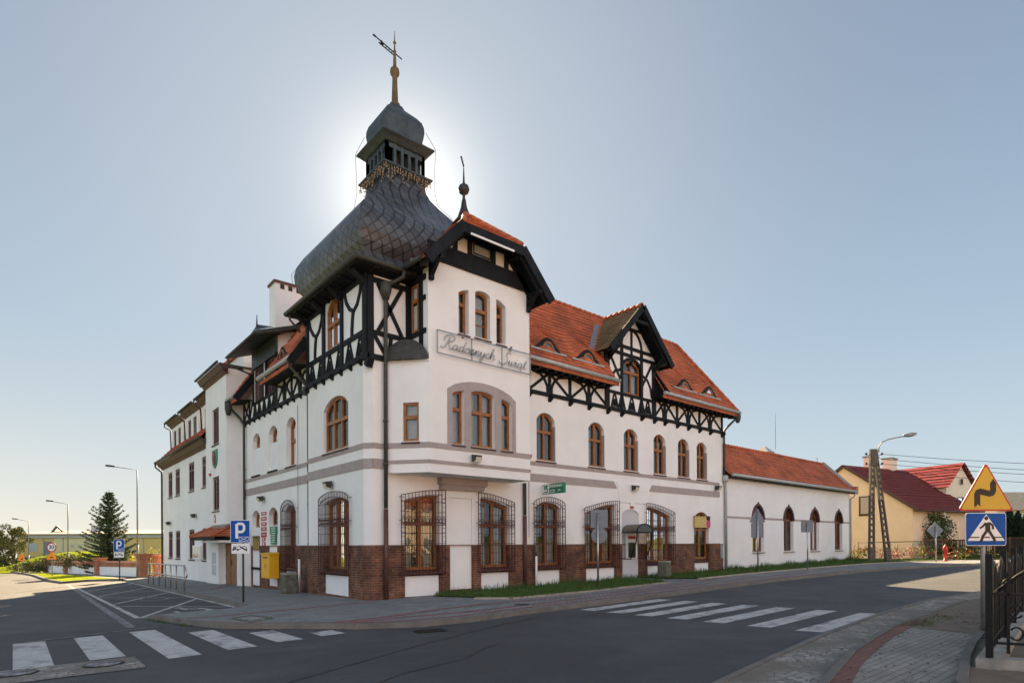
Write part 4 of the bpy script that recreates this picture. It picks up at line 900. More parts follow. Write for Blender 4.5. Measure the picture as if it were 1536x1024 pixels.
for k in range(7): mb.tube([(12.32, -.62+.32*k, dzr+.05), (12.32, -.62+.32*k+.36, dzr+.02)], .085, 6)
mb.build('ridge_tiles', 'roof_tile', DOR)
mb = MB(); mb.poly([Vector((10.25, .27, 9.67)), Vector((9.86, .20, 9.56)), Vector((11.35, 1.22, 11.20)), Vector((11.75, 1.26, 11.26))]); mb.poly([Vector((12.32+hwD+.02, .24, dz0+.03)), Vector((12.32+hwD+.3, .02, dz0-.1)), Vector((12.6, 1.35, 11.42)), Vector((12.45, 1.56, 11.58))]); mb.build('flashing', 'sign_back', DOR)
# ---- main tiled roof with four eyebrow windows
EZ, EY, TZ, TY = 8.24, -.58, 11.75, 1.6; SL = (TZ-EZ)/(TY-EY)
EYES = [(7.12, .85), (9.28, .86), (15.85, .87), (17.9, .87)]
YF = -.22
def hump(x, y):
    h = 0
    if y < YF-1e-4: return 0
    g = max(0, 1-(y-YF)/1.0)**1.6
    for c, w_ in EYES:
        u = abs(x-c)/w_
        if u < 1: h = max(h, .52*math.cos(u*math.pi/2)**2)
        elif u < 1.6: pass
    return h*g
mb = MB(); ys = [EY, -.46, -.34, YF]; y = YF
while y < TY-.05: y += .1138; ys.append(min(y, TY))
xs = [5.3+.10*i for i in range(149)]
def roofz(x, y): return EZ+(y-EY)*SL+hump(x, y)
nrm = Vector((0, -SL, 1)).normalized()
for i in range(len(ys)-1):
    y0, y1 = ys[i], ys[i+1]
    for j in range(len(xs)-1):
        x0, x1 = xs[j], xs[j+1]
        hx = 20.1-(y0-EY)/(TY-EY)*2.2
        if x0 > hx: continue
        x1c = min(x1, hx); x1d = min(x1, 20.1-(y1-EY)/(TY-EY)*2.2); x1d = max(x1d, x0)
        xm = (x0+x1)/2
        if D0-.05 < xm < D1+.05 and EZ+(y1-EY)*SL < 11.68-1.058*abs(xm-12.32): continue
        st = .034
        P0, P1 = Vector((x0, y0, roofz(x0, y0)))+nrm*st, Vector((x1c, y0, roofz(x1c, y0)))+nrm*st
        P2, P3 = Vector((x1d, y1, roofz(x1d, y1)))+nrm*.003, Vector((x0, y1, roofz(x0, y1)))+nrm*.003
        mb.poly([P0, P1, P2, P3])
        if abs(y0-YF) > 1e-3: mb.poly([P0-nrm*(st+.004), P1-nrm*(st+.004), P1, P0])
        else:
            b0, b1 = EZ+(y0-EY)*SL, EZ+(y0-EY)*SL; mb.poly([Vector((x0, y0-.02, b0)), Vector((x1c, y0-.02, b0)), P1, P0])
ROOF = mb.build('roof', 'roof_tile', TH)
mb = MB()     # right hip, top deck, back slopes
mb.tiles((20.1, EY, EZ), (20.1, 8.6, EZ), (17.9, 6.4, TZ), (17.9, TY, TZ), 16)
mb.build('hip_slope', 'roof_tile', ROOF)
mb = MB(); mb.poly([Vector((1.75, TY, TZ)), Vector((17.9, TY, TZ)), Vector((17.9, 6.4, TZ)), Vector((1.75, 6.4, TZ))]); mb.poly([Vector((1.75, 6.4, TZ-.002)), Vector((7, 6.4, TZ-.002)), Vector((7, 12.9, TZ-.002)), Vector((1.75, 12.9, TZ-.002))])
mb.poly([Vector((20.1, 8.6, EZ)), Vector((5, 8.6, EZ)), Vector((5, 6.4, TZ)), Vector((17.9, 6.4, TZ))]); mb.build('roof_deck', 'roof_tile', ROOF)
mb = MB()
for k in range(40): x = 5.5+.31*k; mb.tube([(x, TY+.02, TZ+.06), (x+.34, TY+.02, TZ+.03)], .085, 6)
for k in range(12):
    t = k/12; a = Vector((17.9+2.2*t, TY-2.18*t, TZ-3.51*t)); b = Vector((17.9+2.2*(t+.09), TY-2.18*(t+.09), TZ-3.51*(t+.09))); mb.tube([a+Z*.05, b+Z*.08], .085, 6)
mb.build('ridge_tiles', 'roof_tile', ROOF)
for c, w_ in EYES:      # little arched lights under the brows
    F_ = Fr((c, YF-.075, EZ+(YF-EY)*SL-.03), X, -Y); mb = MB()
    L = [(w_*u, .50*math.cos(u*math.pi/2)**2+.02) for u in [i/8-1 for i in range(17)]]
    mb.poly([F_.p(a, b-.02, .0) for a, b in L]); ew_ = mb.build('eyebrow_dormer', 'timber_board', ROOF)
    mb = MB(); ar = [(.27*math.cos(R_(t)), .01+.31*math.sin(R_(t))) for t in range(0, 181, 15)]
    mb.fpath(F_, ar, .07, -.0, .03); mb.fbox(F_, -.3, .3, -.0, .045, 0, .03); ow = mb
    ow.build('eyebrow_frame', 'wood_frame', ROOF); mb = MB(); mb.poly([F_.p(a*.88, b*.9+.02, .008) for a, b in ar]); mb.build('eyebrow_pane', 'glass', ROOF)
    mb = MB(); mb.fbox(F_, -w_-.05, w_+.05, -.05, .0, -.02, .07); mb.build('eyebrow_sill', 'zinc', ROOF)
# eaves: gutter, fascia, soffit
mb = MB()
for a, b in ((5.5, D0+.05), (D1-.05, 20.15)): mb.tube([(a, EY-.07, EZ+.02), (b, EY-.07, EZ-.0)], .085, 8); mb.build('gutter', 'zinc', TH); mb = MB()
mb.tube([(20.17, EY-.05, EZ), (20.17, 8.5, EZ)], .08, 8); mb.build('gutter', 'zinc', TH)
mb = MB()
for a, b in ((5.5, D0+.08), (D1-.08, 20.08)): mb = MB(); mb.bar((a, EY+.0, EZ-.13), (b, EY+.0, EZ-.13), .05, .13); mb.build('fascia', 'roof_tile', TH)
mb = MB()
for a, b in ((5.5, D0+.08), (D1-.08, 20.05)): mb.poly([Vector((a, EY+.03, EZ-.17)), Vector((b, EY+.03, EZ-.17)), Vector((b, 0, EZ-.09)), Vector((a, 0, EZ-.09))])
for k in range(36):
    x = 6.5+.39*k
    if not (D0-.1 < x < D1+.1): mb.bar((x, EY+.05, EZ-.23), (x, 0.02, EZ-.15), .09, .10)
mb.build('eaves_soffit', 'timber_board', TH)
mb = MB(); mb.poly([Vector((D1+.14, EY-.08, EZ-.12)), Vector((D1+.14, .05, EZ-.12)), Vector((D1+.14, .3, 9.5)), Vector((D1+.14, .05, 9.3))]); mb.bar((D1+.14, EY-.08, EZ+.0), (D1+.14, .1, 9.3), .05, .24); mb.build('bargeboard', 'timber', TH)
# right end wall & back walls (close the house)
mb = MB(); mb.poly([Vector((19.6, 0, -.7)), Vector((19.6, 8.2, -.7)), Vector((19.6, 8.2, EZ)), Vector((19.6, 0, EZ))]); mb.poly([Vector((19.6, 8.2, -.7)), Vector((7.5, 8.2, -.7)), Vector((7.5, 8.2, EZ+1)), Vector((19.6, 8.2, EZ+1))])
mb.poly([Vector((7.5, 8.2, -.7)), Vector((7.5, 12.9, -.7)), Vector((7.5, 12.9, TZ)), Vector((7.5, 8.2, TZ))]); mb.poly([Vector((.15, 12.88, -.8)), Vector((7.5, 12.88, -.8)), Vector((7.5, 12.88, TZ)), Vector((1.75, 12.88, TZ)), Vector((.15, 12.88, 8.9))])
mb.poly([Vector((2.6, 4.2, 3.86)), Vector((19, 4.2, 3.86)), Vector((19, .25, 3.86)), Vector((2.6, .25, 3.86))]); mb.build('wall', 'plaster_cool', TH)
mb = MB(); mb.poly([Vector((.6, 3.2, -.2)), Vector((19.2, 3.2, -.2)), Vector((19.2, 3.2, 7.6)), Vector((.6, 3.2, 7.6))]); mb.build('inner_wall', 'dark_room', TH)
# ---- left section roof, dormer, chimney
mb = MB()
for a, b in ((4.66, 8.36), (11.36, 12.72)): mb.tiles((-.52, a, 8.24), (-.52, b, 8.24), (1.75, b, TZ), (1.75, a, TZ), 16)
mb.tiles((1.0, 8.36, 10.60), (1.0, 11.36, 10.60), (1.75, 11.36, TZ), (1.75, 8.36, TZ), 5)
LROOF = mb.build('roof', 'roof_tile', TH)
F_ = Fr((-.12, 6.9, 8.86), Y, -X); mb = MB(); mb.poly([F_.p(a, b) for a, b in [(.7*u, .4*math.cos(u*math.pi/2)**2+.02) for u in [i/8-1 for i in range(17)]]]); mb.build('eyebrow_dormer', 'timber_board', LROOF)
mb = MB(); rows = 6
for i in range(rows):
    for j in range(12):
        def hp(u, v): return Vector((-.13+.85*v, 6.9+.7*u, 8.86+.85*v*1.546+(.4*math.cos(u*math.pi/2)**2)*(1-v)**1.5+.03))
        u0, u1, v0, v1 = -1+j/6, -1+(j+1)/6, i/rows, (i+1)/rows; mb.poly([hp(u0, v0), hp(u1, v0), hp(u1, v1), hp(u0, v1)])
mb.build('eyebrow_roof', 'roof_tile', LROOF)
mb = MB(); ar = [(.22*math.cos(R_(t)), .01+.27*math.sin(R_(t))) for t in range(0, 181, 20)]; mb.fpath(F_, ar, .06, .0, .03); mb.build('eyebrow_frame', 'wood_frame', LROOF)
for a, b in ((4.7, 8.3), (11.5, 12.75)):
    mb = MB(); mb.tube([(-.60, a, 8.26), (-.60, b, 8.26)], .085, 8); mb.build('gutter', 'zinc', TH)
    mb = MB(); mb.bar((-.5, a, 8.10), (-.5, b+.04, 8.10), .05, .13); mb.build('fascia', 'roof_tile', TH)
for a, b in ((4.7, 8.36), (11.4, 12.75)): mb = MB(); mb.poly([Vector((-.48, a, 8.05)), Vector((-.48, b, 8.05)), Vector((.15, b, 8.15)), Vector((.15, a, 8.15))]); mb.build('eaves_soffit', 'timber_board', TH)
for a, b in (((-.62, 11.36, 8.05), (.5, 11.36, 9.62)), ((-.62, 4.68, 8.08), (.0, 4.68, 9.0))): mb = MB(); mb.bar(a, b, .05, .28); mb.build('bargeboard', 'timber', TH)
mb = MB(); FD = Fr((.15, 0, 0), Y, -X)
mb.fbox(FD, 4.64, 12.8, EB, EB+.16, -.05, .05)
seq = [(4.9, 'b'), (5.75, 'a'), (6.6, 'b'), (7.4, 'a'), (8.3, 'b')]
for i, (s, k) in enumerate(seq):
    post(FD, s, .13)
    for d in (-1, 1):
        j = i+d
        if 0 <= j < len(seq):
            s2 = seq[j][0]; w_ = s2-s
            if k == 'a':
                mb.fpath(FD, [(s+.10*d, EB+.12), (s+.12*d, EB+.40), (s+.12*d+w_*.12, EB+.62), (s+.12*d+w_*.32, EB+.78), (s2-.1*d, EB+.88)], .10, -.02, .035); mb.fpath(FD, [(s+.04*d, EB+.86), (s2-.04*d, EB+.14)], .10, -.02, .039)
for s in (8.62, 9.2, 9.85, 10.5, 11.1): ashape(FD, s, EB+.16, 7.86, .24)
mb.fbox(FD, 8.3, 11.4, 7.84, 7.96, -.05, .05)
for s in (8.4, 9.62, 10.0, 11.3): mb.fbox(FD, s-.07, s+.07, 7.9, 9.5, -.05, .05)
post(FD, 11.9, .12); post(FD, 12.74, .12); mb.fpath(FD, [(11.45, EB+.9), (11.85, EB+.15)], .1, -.02, .035); mb.fpath(FD, [(12.7, EB+.9), (11.95, EB+.15)], .1, -.02, .039); mb.fpath(FD, [(12.0, EB+.9), (12.7, EB+.15)], .1, -.02, .03)
for k in range(12): bend(FD, 4.95+.69*k, .65)
mb.build('timber_frame', 'timber', TH)
mb = MB(); W1_, W2_ = (8.50, 9.55, 7.96, 'rect', 9.42, 9.42, 0), (10.1, 11.22, 7.96, 'rect', 9.42, 9.42, 0)
sheet_wall(mb, FD, 8.36, 11.36, 7.9, 9.5, holes=[W1_, W2_], rev=.12, n=.005)
for a_, b_ in ((4.64, 8.36), (11.36, 12.88)): mb.poly([FD.p(a_, 7.96), FD.p(b_, 7.96), FD.p(b_, 8.4), FD.p(a_, 8.4)])
for y in (8.37, 11.35): mb.poly([Vector((.15, y, 8.5)), Vector((1.5, y, 11.3)), Vector((1.5, y, 10.9)), Vector((.15, y, 10.15))])
mb.poly([Vector((1.2, 8.4, 7.9)), Vector((1.2, 11.3, 7.9)), Vector((1.2, 11.3, 10.4)), Vector((1.2, 8.4, 10.4))])
LD = mb.build('dormer', 'plaster', TH)
for o in (W1_, W2_): window(LD, FD, o, rev=.1, mull=1, trans=9.0, frame='wood_maroon', sill=None, n=.005)
mb = MB(); mb.fbox(FD, 8.34, 11.38, 9.42, 10.16, -.05, .07); mb.build('board_panel', 'patina', LD)
mb = MB(); mb.hexa([Vector((-.78, 7.86, 9.90)), Vector((-.78, 11.9, 9.90)), Vector((1.9, 11.9, 10.85)), Vector((1.9, 7.86, 10.85))], [Vector((-.80, 7.84, 10.04)), Vector((-.80, 11.92, 10.04)), Vector((1.9, 11.92, 11.0)), Vector((1.9, 7.84, 11.0))])
mb.poly([Vector((-.8, 7.84, 10.04)), Vector((-.72, 7.95, 10.30)), Vector((-.1, 7.9, 10.34))]); mb.poly([Vector((-.8, 7.84, 10.04)), Vector((-.72, 7.95, 10.30)), Vector((-.8, 8.6, 10.05))])
mb.tube([(-.74, 7.92, 10.2), (-.74, 7.92, 10.66)], .035, 6, r2=.012); mb.build('dormer_roof', 'patina', LD)
mb = MB(); mb.tube([(-.82, 7.9, 9.95), (-.82, 11.95, 9.95)], .06, 8); mb.tube([(-.82, 11.7, 9.9), (-.82, 11.7, 9.6), (-.5, 11.6, 9.45), (.1, 11.45, 9.25)], .035, 6); mb.build('gutter', 'gutter_dark', LD)
mb = MB(); mb.box((.40, 9.25, 9.6), (2.3, 9.98, 12.72)); CH = mb.build('chimney', 'plaster', TH)
mb = MB(); mb.box((.34, 9.19, 12.72), (2.36, 10.04, 12.82)); mb.build('chimney_cap', 'pipe_rust', CH)
mb = MB()
for k in range(5): mb.box((.62+.34*k, 9.235, 12.50), (.62+.34*k+.17, 9.30, 12.70))
mb.build('flue_opening', 'dark_room', CH)
# ---- downpipes
def pipe(pts, r, m='gutter_dark', name='downpipe', lower=None, clips=True):
    mb = MB(); mb.tube(pts, r, 10)
    a, b = Vector(pts[-1]), Vector(pts[-2]); n = int(abs(b.z-a.z)/1.6)
    for k in range(1, n+1): z = min(a.z, b.z)+1.3*k; mb.lathe([(r*1.25, z), (r*1.25, z+.06)], (a.x, a.y), 10)
    o = mb.build(name, m, TH)
    if lower is not None:
        mb = MB(); mb.tube([(a.x, a.y, a.z-.02), (a.x, a.y, lower)], r*1.12, 10); mb.build('lower_pipe', 'pipe_rust', o)
    return o
pipe([(.95, -.55, 9.86), (.95, -.50, 9.70), (.56, -.12, 9.45), (.56, -.10, 9.2), (.56, -.10, 7.3), (.54, -.12, 7.1), (.53, -.12, 2.75)], .062, lower=.0)
mb = MB(); mb.lathe([(.10, 9.05), (.17, 9.3), (.18, 9.52), (.15, 9.54)], (.56, -.12), 12); mb.build('rain_head', 'gutter_dark', TH)
pipe([(6.12, -.09, 3.86), (6.12, -.09, 2.7)], .062, lower=.05)
pipe([(20.1, -.55, 8.15), (20.0, -.5, 7.95), (19.66, -.1, 7.42), (19.58, -.09, 7.2), (19.58, -.09, 5.0)], .055)
mb = MB(); mb.lathe([(.08, 7.75), (.15, 7.95), (.16, 8.12), (.13, 8.14)], (20.1, -.55), 10); mb.build('rain_head', 'gutter_dark', TH)
mb = MB(); mb.tube([(19.60, -.10, 5.05), (19.66, -.12, 4.7), (19.72, -.09, 4.3), (19.74, -.09, .3)], .065, 10); mb.lathe([(.11, 4.75), (.15, 4.85), (.15, 5.05), (.11, 5.1)], (19.64, -.12), 12); mb.build('downpipe', 'zinc', TH)
pipe([(-.60, 4.9, 8.2), (-.55, 4.9, 8.0), (-.10, 4.75, 7.45), (.05, 4.74, 7.25), (.06, 4.74, 1.8)], .05, lower=.0)
mb = MB(); mb.lathe([(.09, 7.02), (.14, 7.15), (.15, 7.3)], (.0, 4.76), 10); mb.build('rain_head', 'gutter_dark', TH)
pipe([(-.60, 12.55, 8.2), (-.58, 12.55, 7.95), (-.1, 12.5, 7.45), (.04, 12.45, 7.2), (.05, 12.45, -.1)], .055)
mb = MB(); mb.lathe([(.09, 7.55), (.15, 7.8), (.15, 8.15)], (-.60, 12.55), 10); mb.build('rain_head', 'gutter_dark', TH)
mb = MB(); mb.tube([(-.52, 4.9, 9.84), (-.52, 4.95, 9.66), (-.2, 4.8, 9.25)], .04, 8); mb.build('downpipe', 'gutter_dark', TH)
mb = MB()
for x, y, z0, z1 in ((6.38, -.02, 1.9, 6.95), (.11, 5.95, 1.7, 6.9)): mb.bar((x, y, z0), (x, y, z1), .012, .012)
mb.build('wire', 'gutter_dark', TH)
# ---------------------------------------------------------------- left wing
WG = thing('office_wing', 'white plastered wing with maroon window frames, dormers and a stair tower left of the half timbered building', 'building', gp(0, 20, 0))
WG['label'] = 'white plastered office wing with maroon windows, dormers and a tall stair tower'
GW = [(25.46, 26.7), (23.3, 24.55), (19.67, 20.95), (16.75, 17.9)]
g_ops = [(a, b, .92, 'rect', 2.56, 2.56, 0) for a, b in GW]; u_ops = [(a, b, 4.70, 'rect', 6.26, 6.26, 0) for a, b in GW]
mb = MB(); sheet_wall(mb, FW, 16.55, 28.4, -1.2, 6.9, holes=g_ops+u_ops, rev=.10)
mb.poly([FW.p(28.4, -1.2), FW.p(28.4, 6.9), FW.p(28.4, 6.9, -8), FW.p(28.4, -1.2, -8)]); mb.poly([FW.p(28.4, 6.9, 0), FW.p(28.4, 9.7, -1.8), FW.p(28.4, 9.7, -8), FW.p(28.4, 6.9, -8)]); mb.poly([FW.p(12.9, -1, -8), FW.p(28.4, -1, -8), FW.p(28.4, 9.7, -8), FW.p(12.9, 9.7, -8)])
mb.build('wall', 'plaster', WG)
for o in g_ops+u_ops: window(WG, FW, o, rev=.10, mull=1, trans=o[4]-.45, frame='wood_maroon', sill='sill_brick', sw=.05, fw=.13, mw=.13, curtain='sides')
# stair tower
FT = Fr((-.62, 0, 0), Y, -X); ty0, ty1 = 12.8, 16.55
t_ops = [(14.08, 15.28, 3.34, 'rect', 4.96, 4.96, 0), (14.08, 15.28, 6.52, 'rect', 8.22, 8.22, 0)]
mb = MB(); sheet_wall(mb, FT, ty0, ty1, 2.0, 9.75, holes=t_ops, rev=.14); sheet_wall(mb, FT, 14.26, ty1, -1.2, 2.0)
for y in (ty0, ty1): mb.poly([FT.p(y, 1.9, 0), FT.p(y, 9.75, 0), FT.p(y, 9.75, -3.6), FT.p(y, 1.9, -3.6)])
mb.poly([FT.p(14.26, -1.2, 0), FT.p(14.26, 2.0, 0), FT.p(14.26, 2.0, -.3), FT.p(14.26, -1.2, -.3)]); mb.poly([FT.p(ty0, 2.0, 0), FT.p(14.26, 2, 0), FT.p(14.26, 2, -.4), FT.p(ty0, 2, -.4)])
mb.poly([FT.p(ty1, -1.2, 0), FT.p(ty1, 2, 0), FT.p(ty1, 2, -.3), FT.p(ty1, -1.2, -.3)])
# porch wall below the canopy
FP = Fr((-.36, 0, 0), Y, -X); dop = (12.2, 14.2, -.3, 'rect', 1.78, 1.78, 0)
sheet_wall(mb, FP, 11.75, 14.26, -.8, 2.0, notches=(), holes=[dop], rev=.12); mb.poly([FP.p(11.75, -.8), FP.p(11.75, 2), FP.p(11.75, 2, -.5), FP.p(11.75, -.8, -.5)]); mb.poly([FP.p(11.75, 2.0, 0), FP.p(14.2, 2.0, 0), FP.p(14.2, 2.0, -.5), FP.p(11.75, 2.0, -.5)])
ST = mb.build('stair_tower', 'plaster', WG)
for o in t_ops: window(ST, FT, o, rev=.14, mull=1, frame='wood_maroon', sill='sill_brick', fw=.11, mw=.07, curtain='right')
mb = MB()
for a, b in ((12.22, 13.19), (13.21, 14.18)):
    mb.fbox(FP, a, b, -.25, 1.77, -.10, -.05)
    for z0, z1 in ((-.1, .45), (.6, 1.3), (1.4, 1.68)): mb.fbox(FP, a+.14, b-.14, z0, z1, -.05, -.03)
DO = mb.build('door', 'wood_door', ST)
mb = MB()
for s in (13.12, 13.28): mb.fbox(FP, s-.02, s+.02, .75, 1.0, -.05, -.01)
mb.build('handle', 'gold', DO)
def cornice(F, a, b, zb, zt, out, name='cornice', parent=WG, cm='wood_maroon', back=.0):
    mb = MB(); mb.hexa([F.p(a, zb, -.05), F.p(b, zb, -.05), F.p(b, zb, .04), F.p(a, zb, .04)], [F.p(a, zb+.16, -.05), F.p(b, zb+.16, -.05), F.p(b, zb+.16, .16), F.p(a, zb+.16, .16)])
    mb.hexa([F.p(a-.05, zb+.16, -.05), F.p(b+.05, zb+.16, -.05), F.p(b+.05, zb+.16, out*.6), F.p(a-.05, zb+.16, out*.6)], [F.p(a-.05, zt, -.05), F.p(b+.05, zt, -.05), F.p(b+.05, zt, out), F.p(a-.05, zt, out)])
    o = mb.build(name, cm, parent); return o
mb = MB(); mb.box((.15, ty0+.02, 9.7), (3.2, 16.3, 10.62)); mb.build('upper_block', 'plaster', ST); mb = MB(); mb.box((.0, ty0-.1, 10.62), (3.3, 16.45, 10.76)); mb.build('block_roof', 'roof_tile', ST)
cornice(FW, 16.55, 28.5, 6.62, 7.02, .36)
cornice(FT, ty0-.12, ty1+.12, 9.46, 9.86, .36, parent=ST)
mb = MB(); mb.box((-.9, 12.75, 9.86), (2.9, 16.7, 9.93)); mb.build('flat_roof', 'gutter_dark', ST)
mb = MB(); mb.tube([FT.p(ty0-.1, 9.92, .40), FT.p(ty1+.3, 9.92, .40)], .06, 8); mb.tube([FW.p(16.55, 7.08, .42), FW.p(28.7, 7.08, .42)], .08, 8); mb.tube([FW.p(28.5, 7.05, .42), FW.p(28.5, 6.8, .42), FW.p(28.45, 6.5, .08), FW.p(28.42, 6.3, .07), FW.p(28.42, -.4, .07)], .06, 8); mb.build('gutter', 'gutter_dark', WG)
mb = MB(); mb.tiles((-.9, 16.5, 7.08), (-.9, 28.65, 7.08), (1.5, 28.65, 9.72), (1.5, 16.5, 9.72), 14); mb.poly([Vector((1.5, 16.5, 9.72)), Vector((1.5, 28.65, 9.72)), Vector((7.5, 28.65, 9.73)), Vector((7.5, 16.5, 9.73))])
WR = mb.build('roof', 'roof_tile', WG)
FDW = Fr((-.02, 0, 0), Y, -X)
for k, (a, b) in enumerate(((25.0, 28.15), (20.85, 24.0), (17.0, 19.9))):
    ops = [(a+.45, a+1.35, 7.62, 'rect', 9.10, 9.10, 0), (b-1.35, b-.45, 7.62, 'rect', 9.10, 9.10, 0)]
    mb = MB(); sheet_wall(mb, FDW, a, b, 7.3, 9.5, holes=ops, rev=.1)
    for y in (a, b): mb.poly([Vector((-.02, y, 7.3)), Vector((2, y, 7.3)), Vector((2, y, 9.5)), Vector((-.02, y, 9.5))])
    d = mb.build('dormer', 'house_pink' if False else 'plaster', WR)
    for o in ops:
        q = MB(); a_, b_ = outline(o), outline(o, .12)
        for i in range(4): j = (i+1) % 4; q.poly([FDW.p(*a_[i], -.06), FDW.p(*a_[j], -.06), FDW.p(*b_[j], -.06), FDW.p(*b_[i], -.06)])
        q.fbox(FDW, (o[0]+o[1])/2-.06, (o[0]+o[1])/2+.06, o[2], o[4], -.08, -.05); q.build('window_frame', 'wood_maroon', WR)
        q = MB(); q.poly([FDW.p(*p, -.08) for p in b_]); q.build('window_pane', 'glass', WR)
    cornice(FDW, a-.1, b+.1, 9.34, 9.66, .32, name='dormer_cornice', parent=WR)
    q = MB(); q.hexa([Vector((-.38, a-.18, 9.66)), Vector((-.38, b+.18, 9.66)), Vector((2.1, b+.18, 9.66)), Vector((2.1, a-.18, 9.66))], [Vector((-.38, a-.18, 9.70)), Vector((-.38, b+.18, 9.70)), Vector((2.1, b+.18, 9.80)), Vector((2.1, a-.18, 9.80))]); q.build('dormer_roof', 'gutter_dark', WR)
    q = MB(); q.tube([(-.42, a-.15, 9.70), (-.42, b+.2, 9.70)], .05, 8); q.tube([(-.42, b+.12, 9.68), (-.42, b+.12, 9.45), (-.1, b+.08, 9.25), (-.05, b+.06, 7.9)], .045, 8); q.build('dormer_gutter', 'gutter_dark', WR)
mb = MB(); mb.fbox(FT, ty0, ty1, 3.20, 3.225, 0, .012); mb.fbox(FW, ty1, 28.4, 3.2, 3.225, 0, .012); mb.build('string_course', 'plaster_cool', WG)
# canopy over the door
mb = MB(); e0, e1, xo, xi = 11.5, 15.9, -1.5, -.62
mb.tiles((xo, e0, 2.06), (xo, e1, 2.06), (xi, e1-.75, 2.50), (xi, e0+.75, 2.50), 4); mb.tiles((xo, e0, 2.06), (-.15, e0, 2.06), (-.15, e0+.75, 2.50), (xi, e0+.75, 2.50), 4); mb.tiles((xi, e1, 2.06), (xo, e1, 2.06), (xi, e1-.75, 2.50), (xi, e1-.75, 2.50), 4)
CA = mb.build('canopy', 'roof_tile', ST)
for a, b in (((xo, e0, 2.1), (xi, e0+.75, 2.54)), ((xo, e1, 2.1), (xi, e1-.75, 2.54))): mb = MB(); mb.tube([a, b], .08, 6); mb.build('canopy_hip', 'roof_tile', ST)
mb = MB(); mb.poly([Vector((xo, e0, 2.05)), Vector((xo, e1, 2.05)), Vector((-.4, e1, 2.05)), Vector((-.4, e0, 2.05))]); mb.bar((xo+.05, e0, 1.99), (xo+.05, e1, 1.99), .05, .12)
for k in range(9): mb.bar((xo+.05, e0+.2+.5*k, 1.97), (xi, e0+.2+.5*k, 1.97), .07, .1)
mb.build('canopy_rafters', 'timber', ST); mb = MB(); mb.box((-1.25, 11.62, 1.80), (-.15, 14.75, 1.89)); mb.build('canopy_slab', 'plaster', ST)
mb = MB(); mb.hexa([Vector((-.66, 12.3, 2.48)), Vector((-.66, 15.0, 2.48)), Vector((-.63, 15.0, 2.48)), Vector((-.63, 12.3, 2.48))], [Vector((-.74, 12.2, 2.60)), Vector((-.74, 15.1, 2.60)), Vector((-.63, 15.1, 2.66)), Vector((-.63, 12.2, 2.66))]); mb.build('canopy_flashing', 'zinc', ST)
mb = MB(); mb.fbox(FT, 14.72, 15.45, .24, .74, 0, .012); mb.fbox(FT, 14.72, 15.45, .78, 1.34, 0, .014); mb.build('meter_door', 'niche_grey', ST)
# crest, small oval emblem, notice case
t = thing('town_crest', 'small heraldic shield with a dark beast between windows of the stair tower', 'crest', FT.p(14.7, 5.4, .02))
sh = [(14.28, 6.24), (14.28, 5.75), (14.42, 5.5), (14.72, 5.36), (15.02, 5.5), (15.16, 5.75), (15.16, 6.24)]
mb = MB(); mb.hexa([FT.p(*p, .01) for p in sh], [FT.p(*p, .05) for p in sh]); mb.build('shield', 'sign_green', t)
mb = MB(); q = [(14.72, 6.2), (15.14, 6.2), (15.14, 5.76), (15.0, 5.52), (14.72, 5.39)]; mb.poly([FT.p(*p, .056) for p in q]); mb.build('field', 'sign_red', t)
mb = MB(); mb.fpath(FT, [(14.55, 5.55), (14.6, 5.8), (14.75, 5.95), (14.7, 6.15)], .12, .056, .07); mb.fpath(FT, [(14.75, 5.5), (14.78, 5.8), (14.95, 5.9)], .08, .056, .068); mb.fpath(FT, [(14.4, 5.9), (14.65, 5.95)], .07, .056, .066); mb.build('beast', 'sign_black', t)
t = thing('oval_plaque', 'small red oval plaque with a white emblem above the tiled entrance canopy', 'plaque', FT.p(14.85, 2.9, 0))
mb = MB(); ov = [(14.85+.17*math.cos(R_(a)), 2.95+.21*math.sin(R_(a))) for a in range(0, 360, 20)]; mb.hexa([FT.p(*p, 0) for p in ov], [FT.p(*p, .02) for p in ov]); mb.build('plate', 'sign_red', t)
mb = MB(); ov = [(14.85+.09*math.cos(R_(a)), 2.95+.13*math.sin(R_(a))) for a in range(0, 360, 40)]; mb.poly([FT.p(*p, .026) for p in ov]); mb.build('emblem', 'sign_white', t)
t = thing('notice_case', 'white framed glass notice case on the wing wall beside the entrance canopy', 'notice board', FW.p(18.7, 1.0, .0))
mb = MB(); a, b, c, d = 17.9, 19.65, .95, 1.68; mb.fbox(FW, a, b, c, d, .0, .10); NB = mb.build('case', 'white_plastic', t)
mb = MB(); mb.fbox(FW, a+.12, b-.12, c+.08, d-.08, .10, .105); mb.build('pane', 'glass', t)
mb = MB()
for k in range(4): mb.fbox(FW, a+.2+.36*k, a+.45+.36*k, c+.14+.05*(k % 2), d-.14, .10, .1025)
mb.build('notice', 'paper', t)
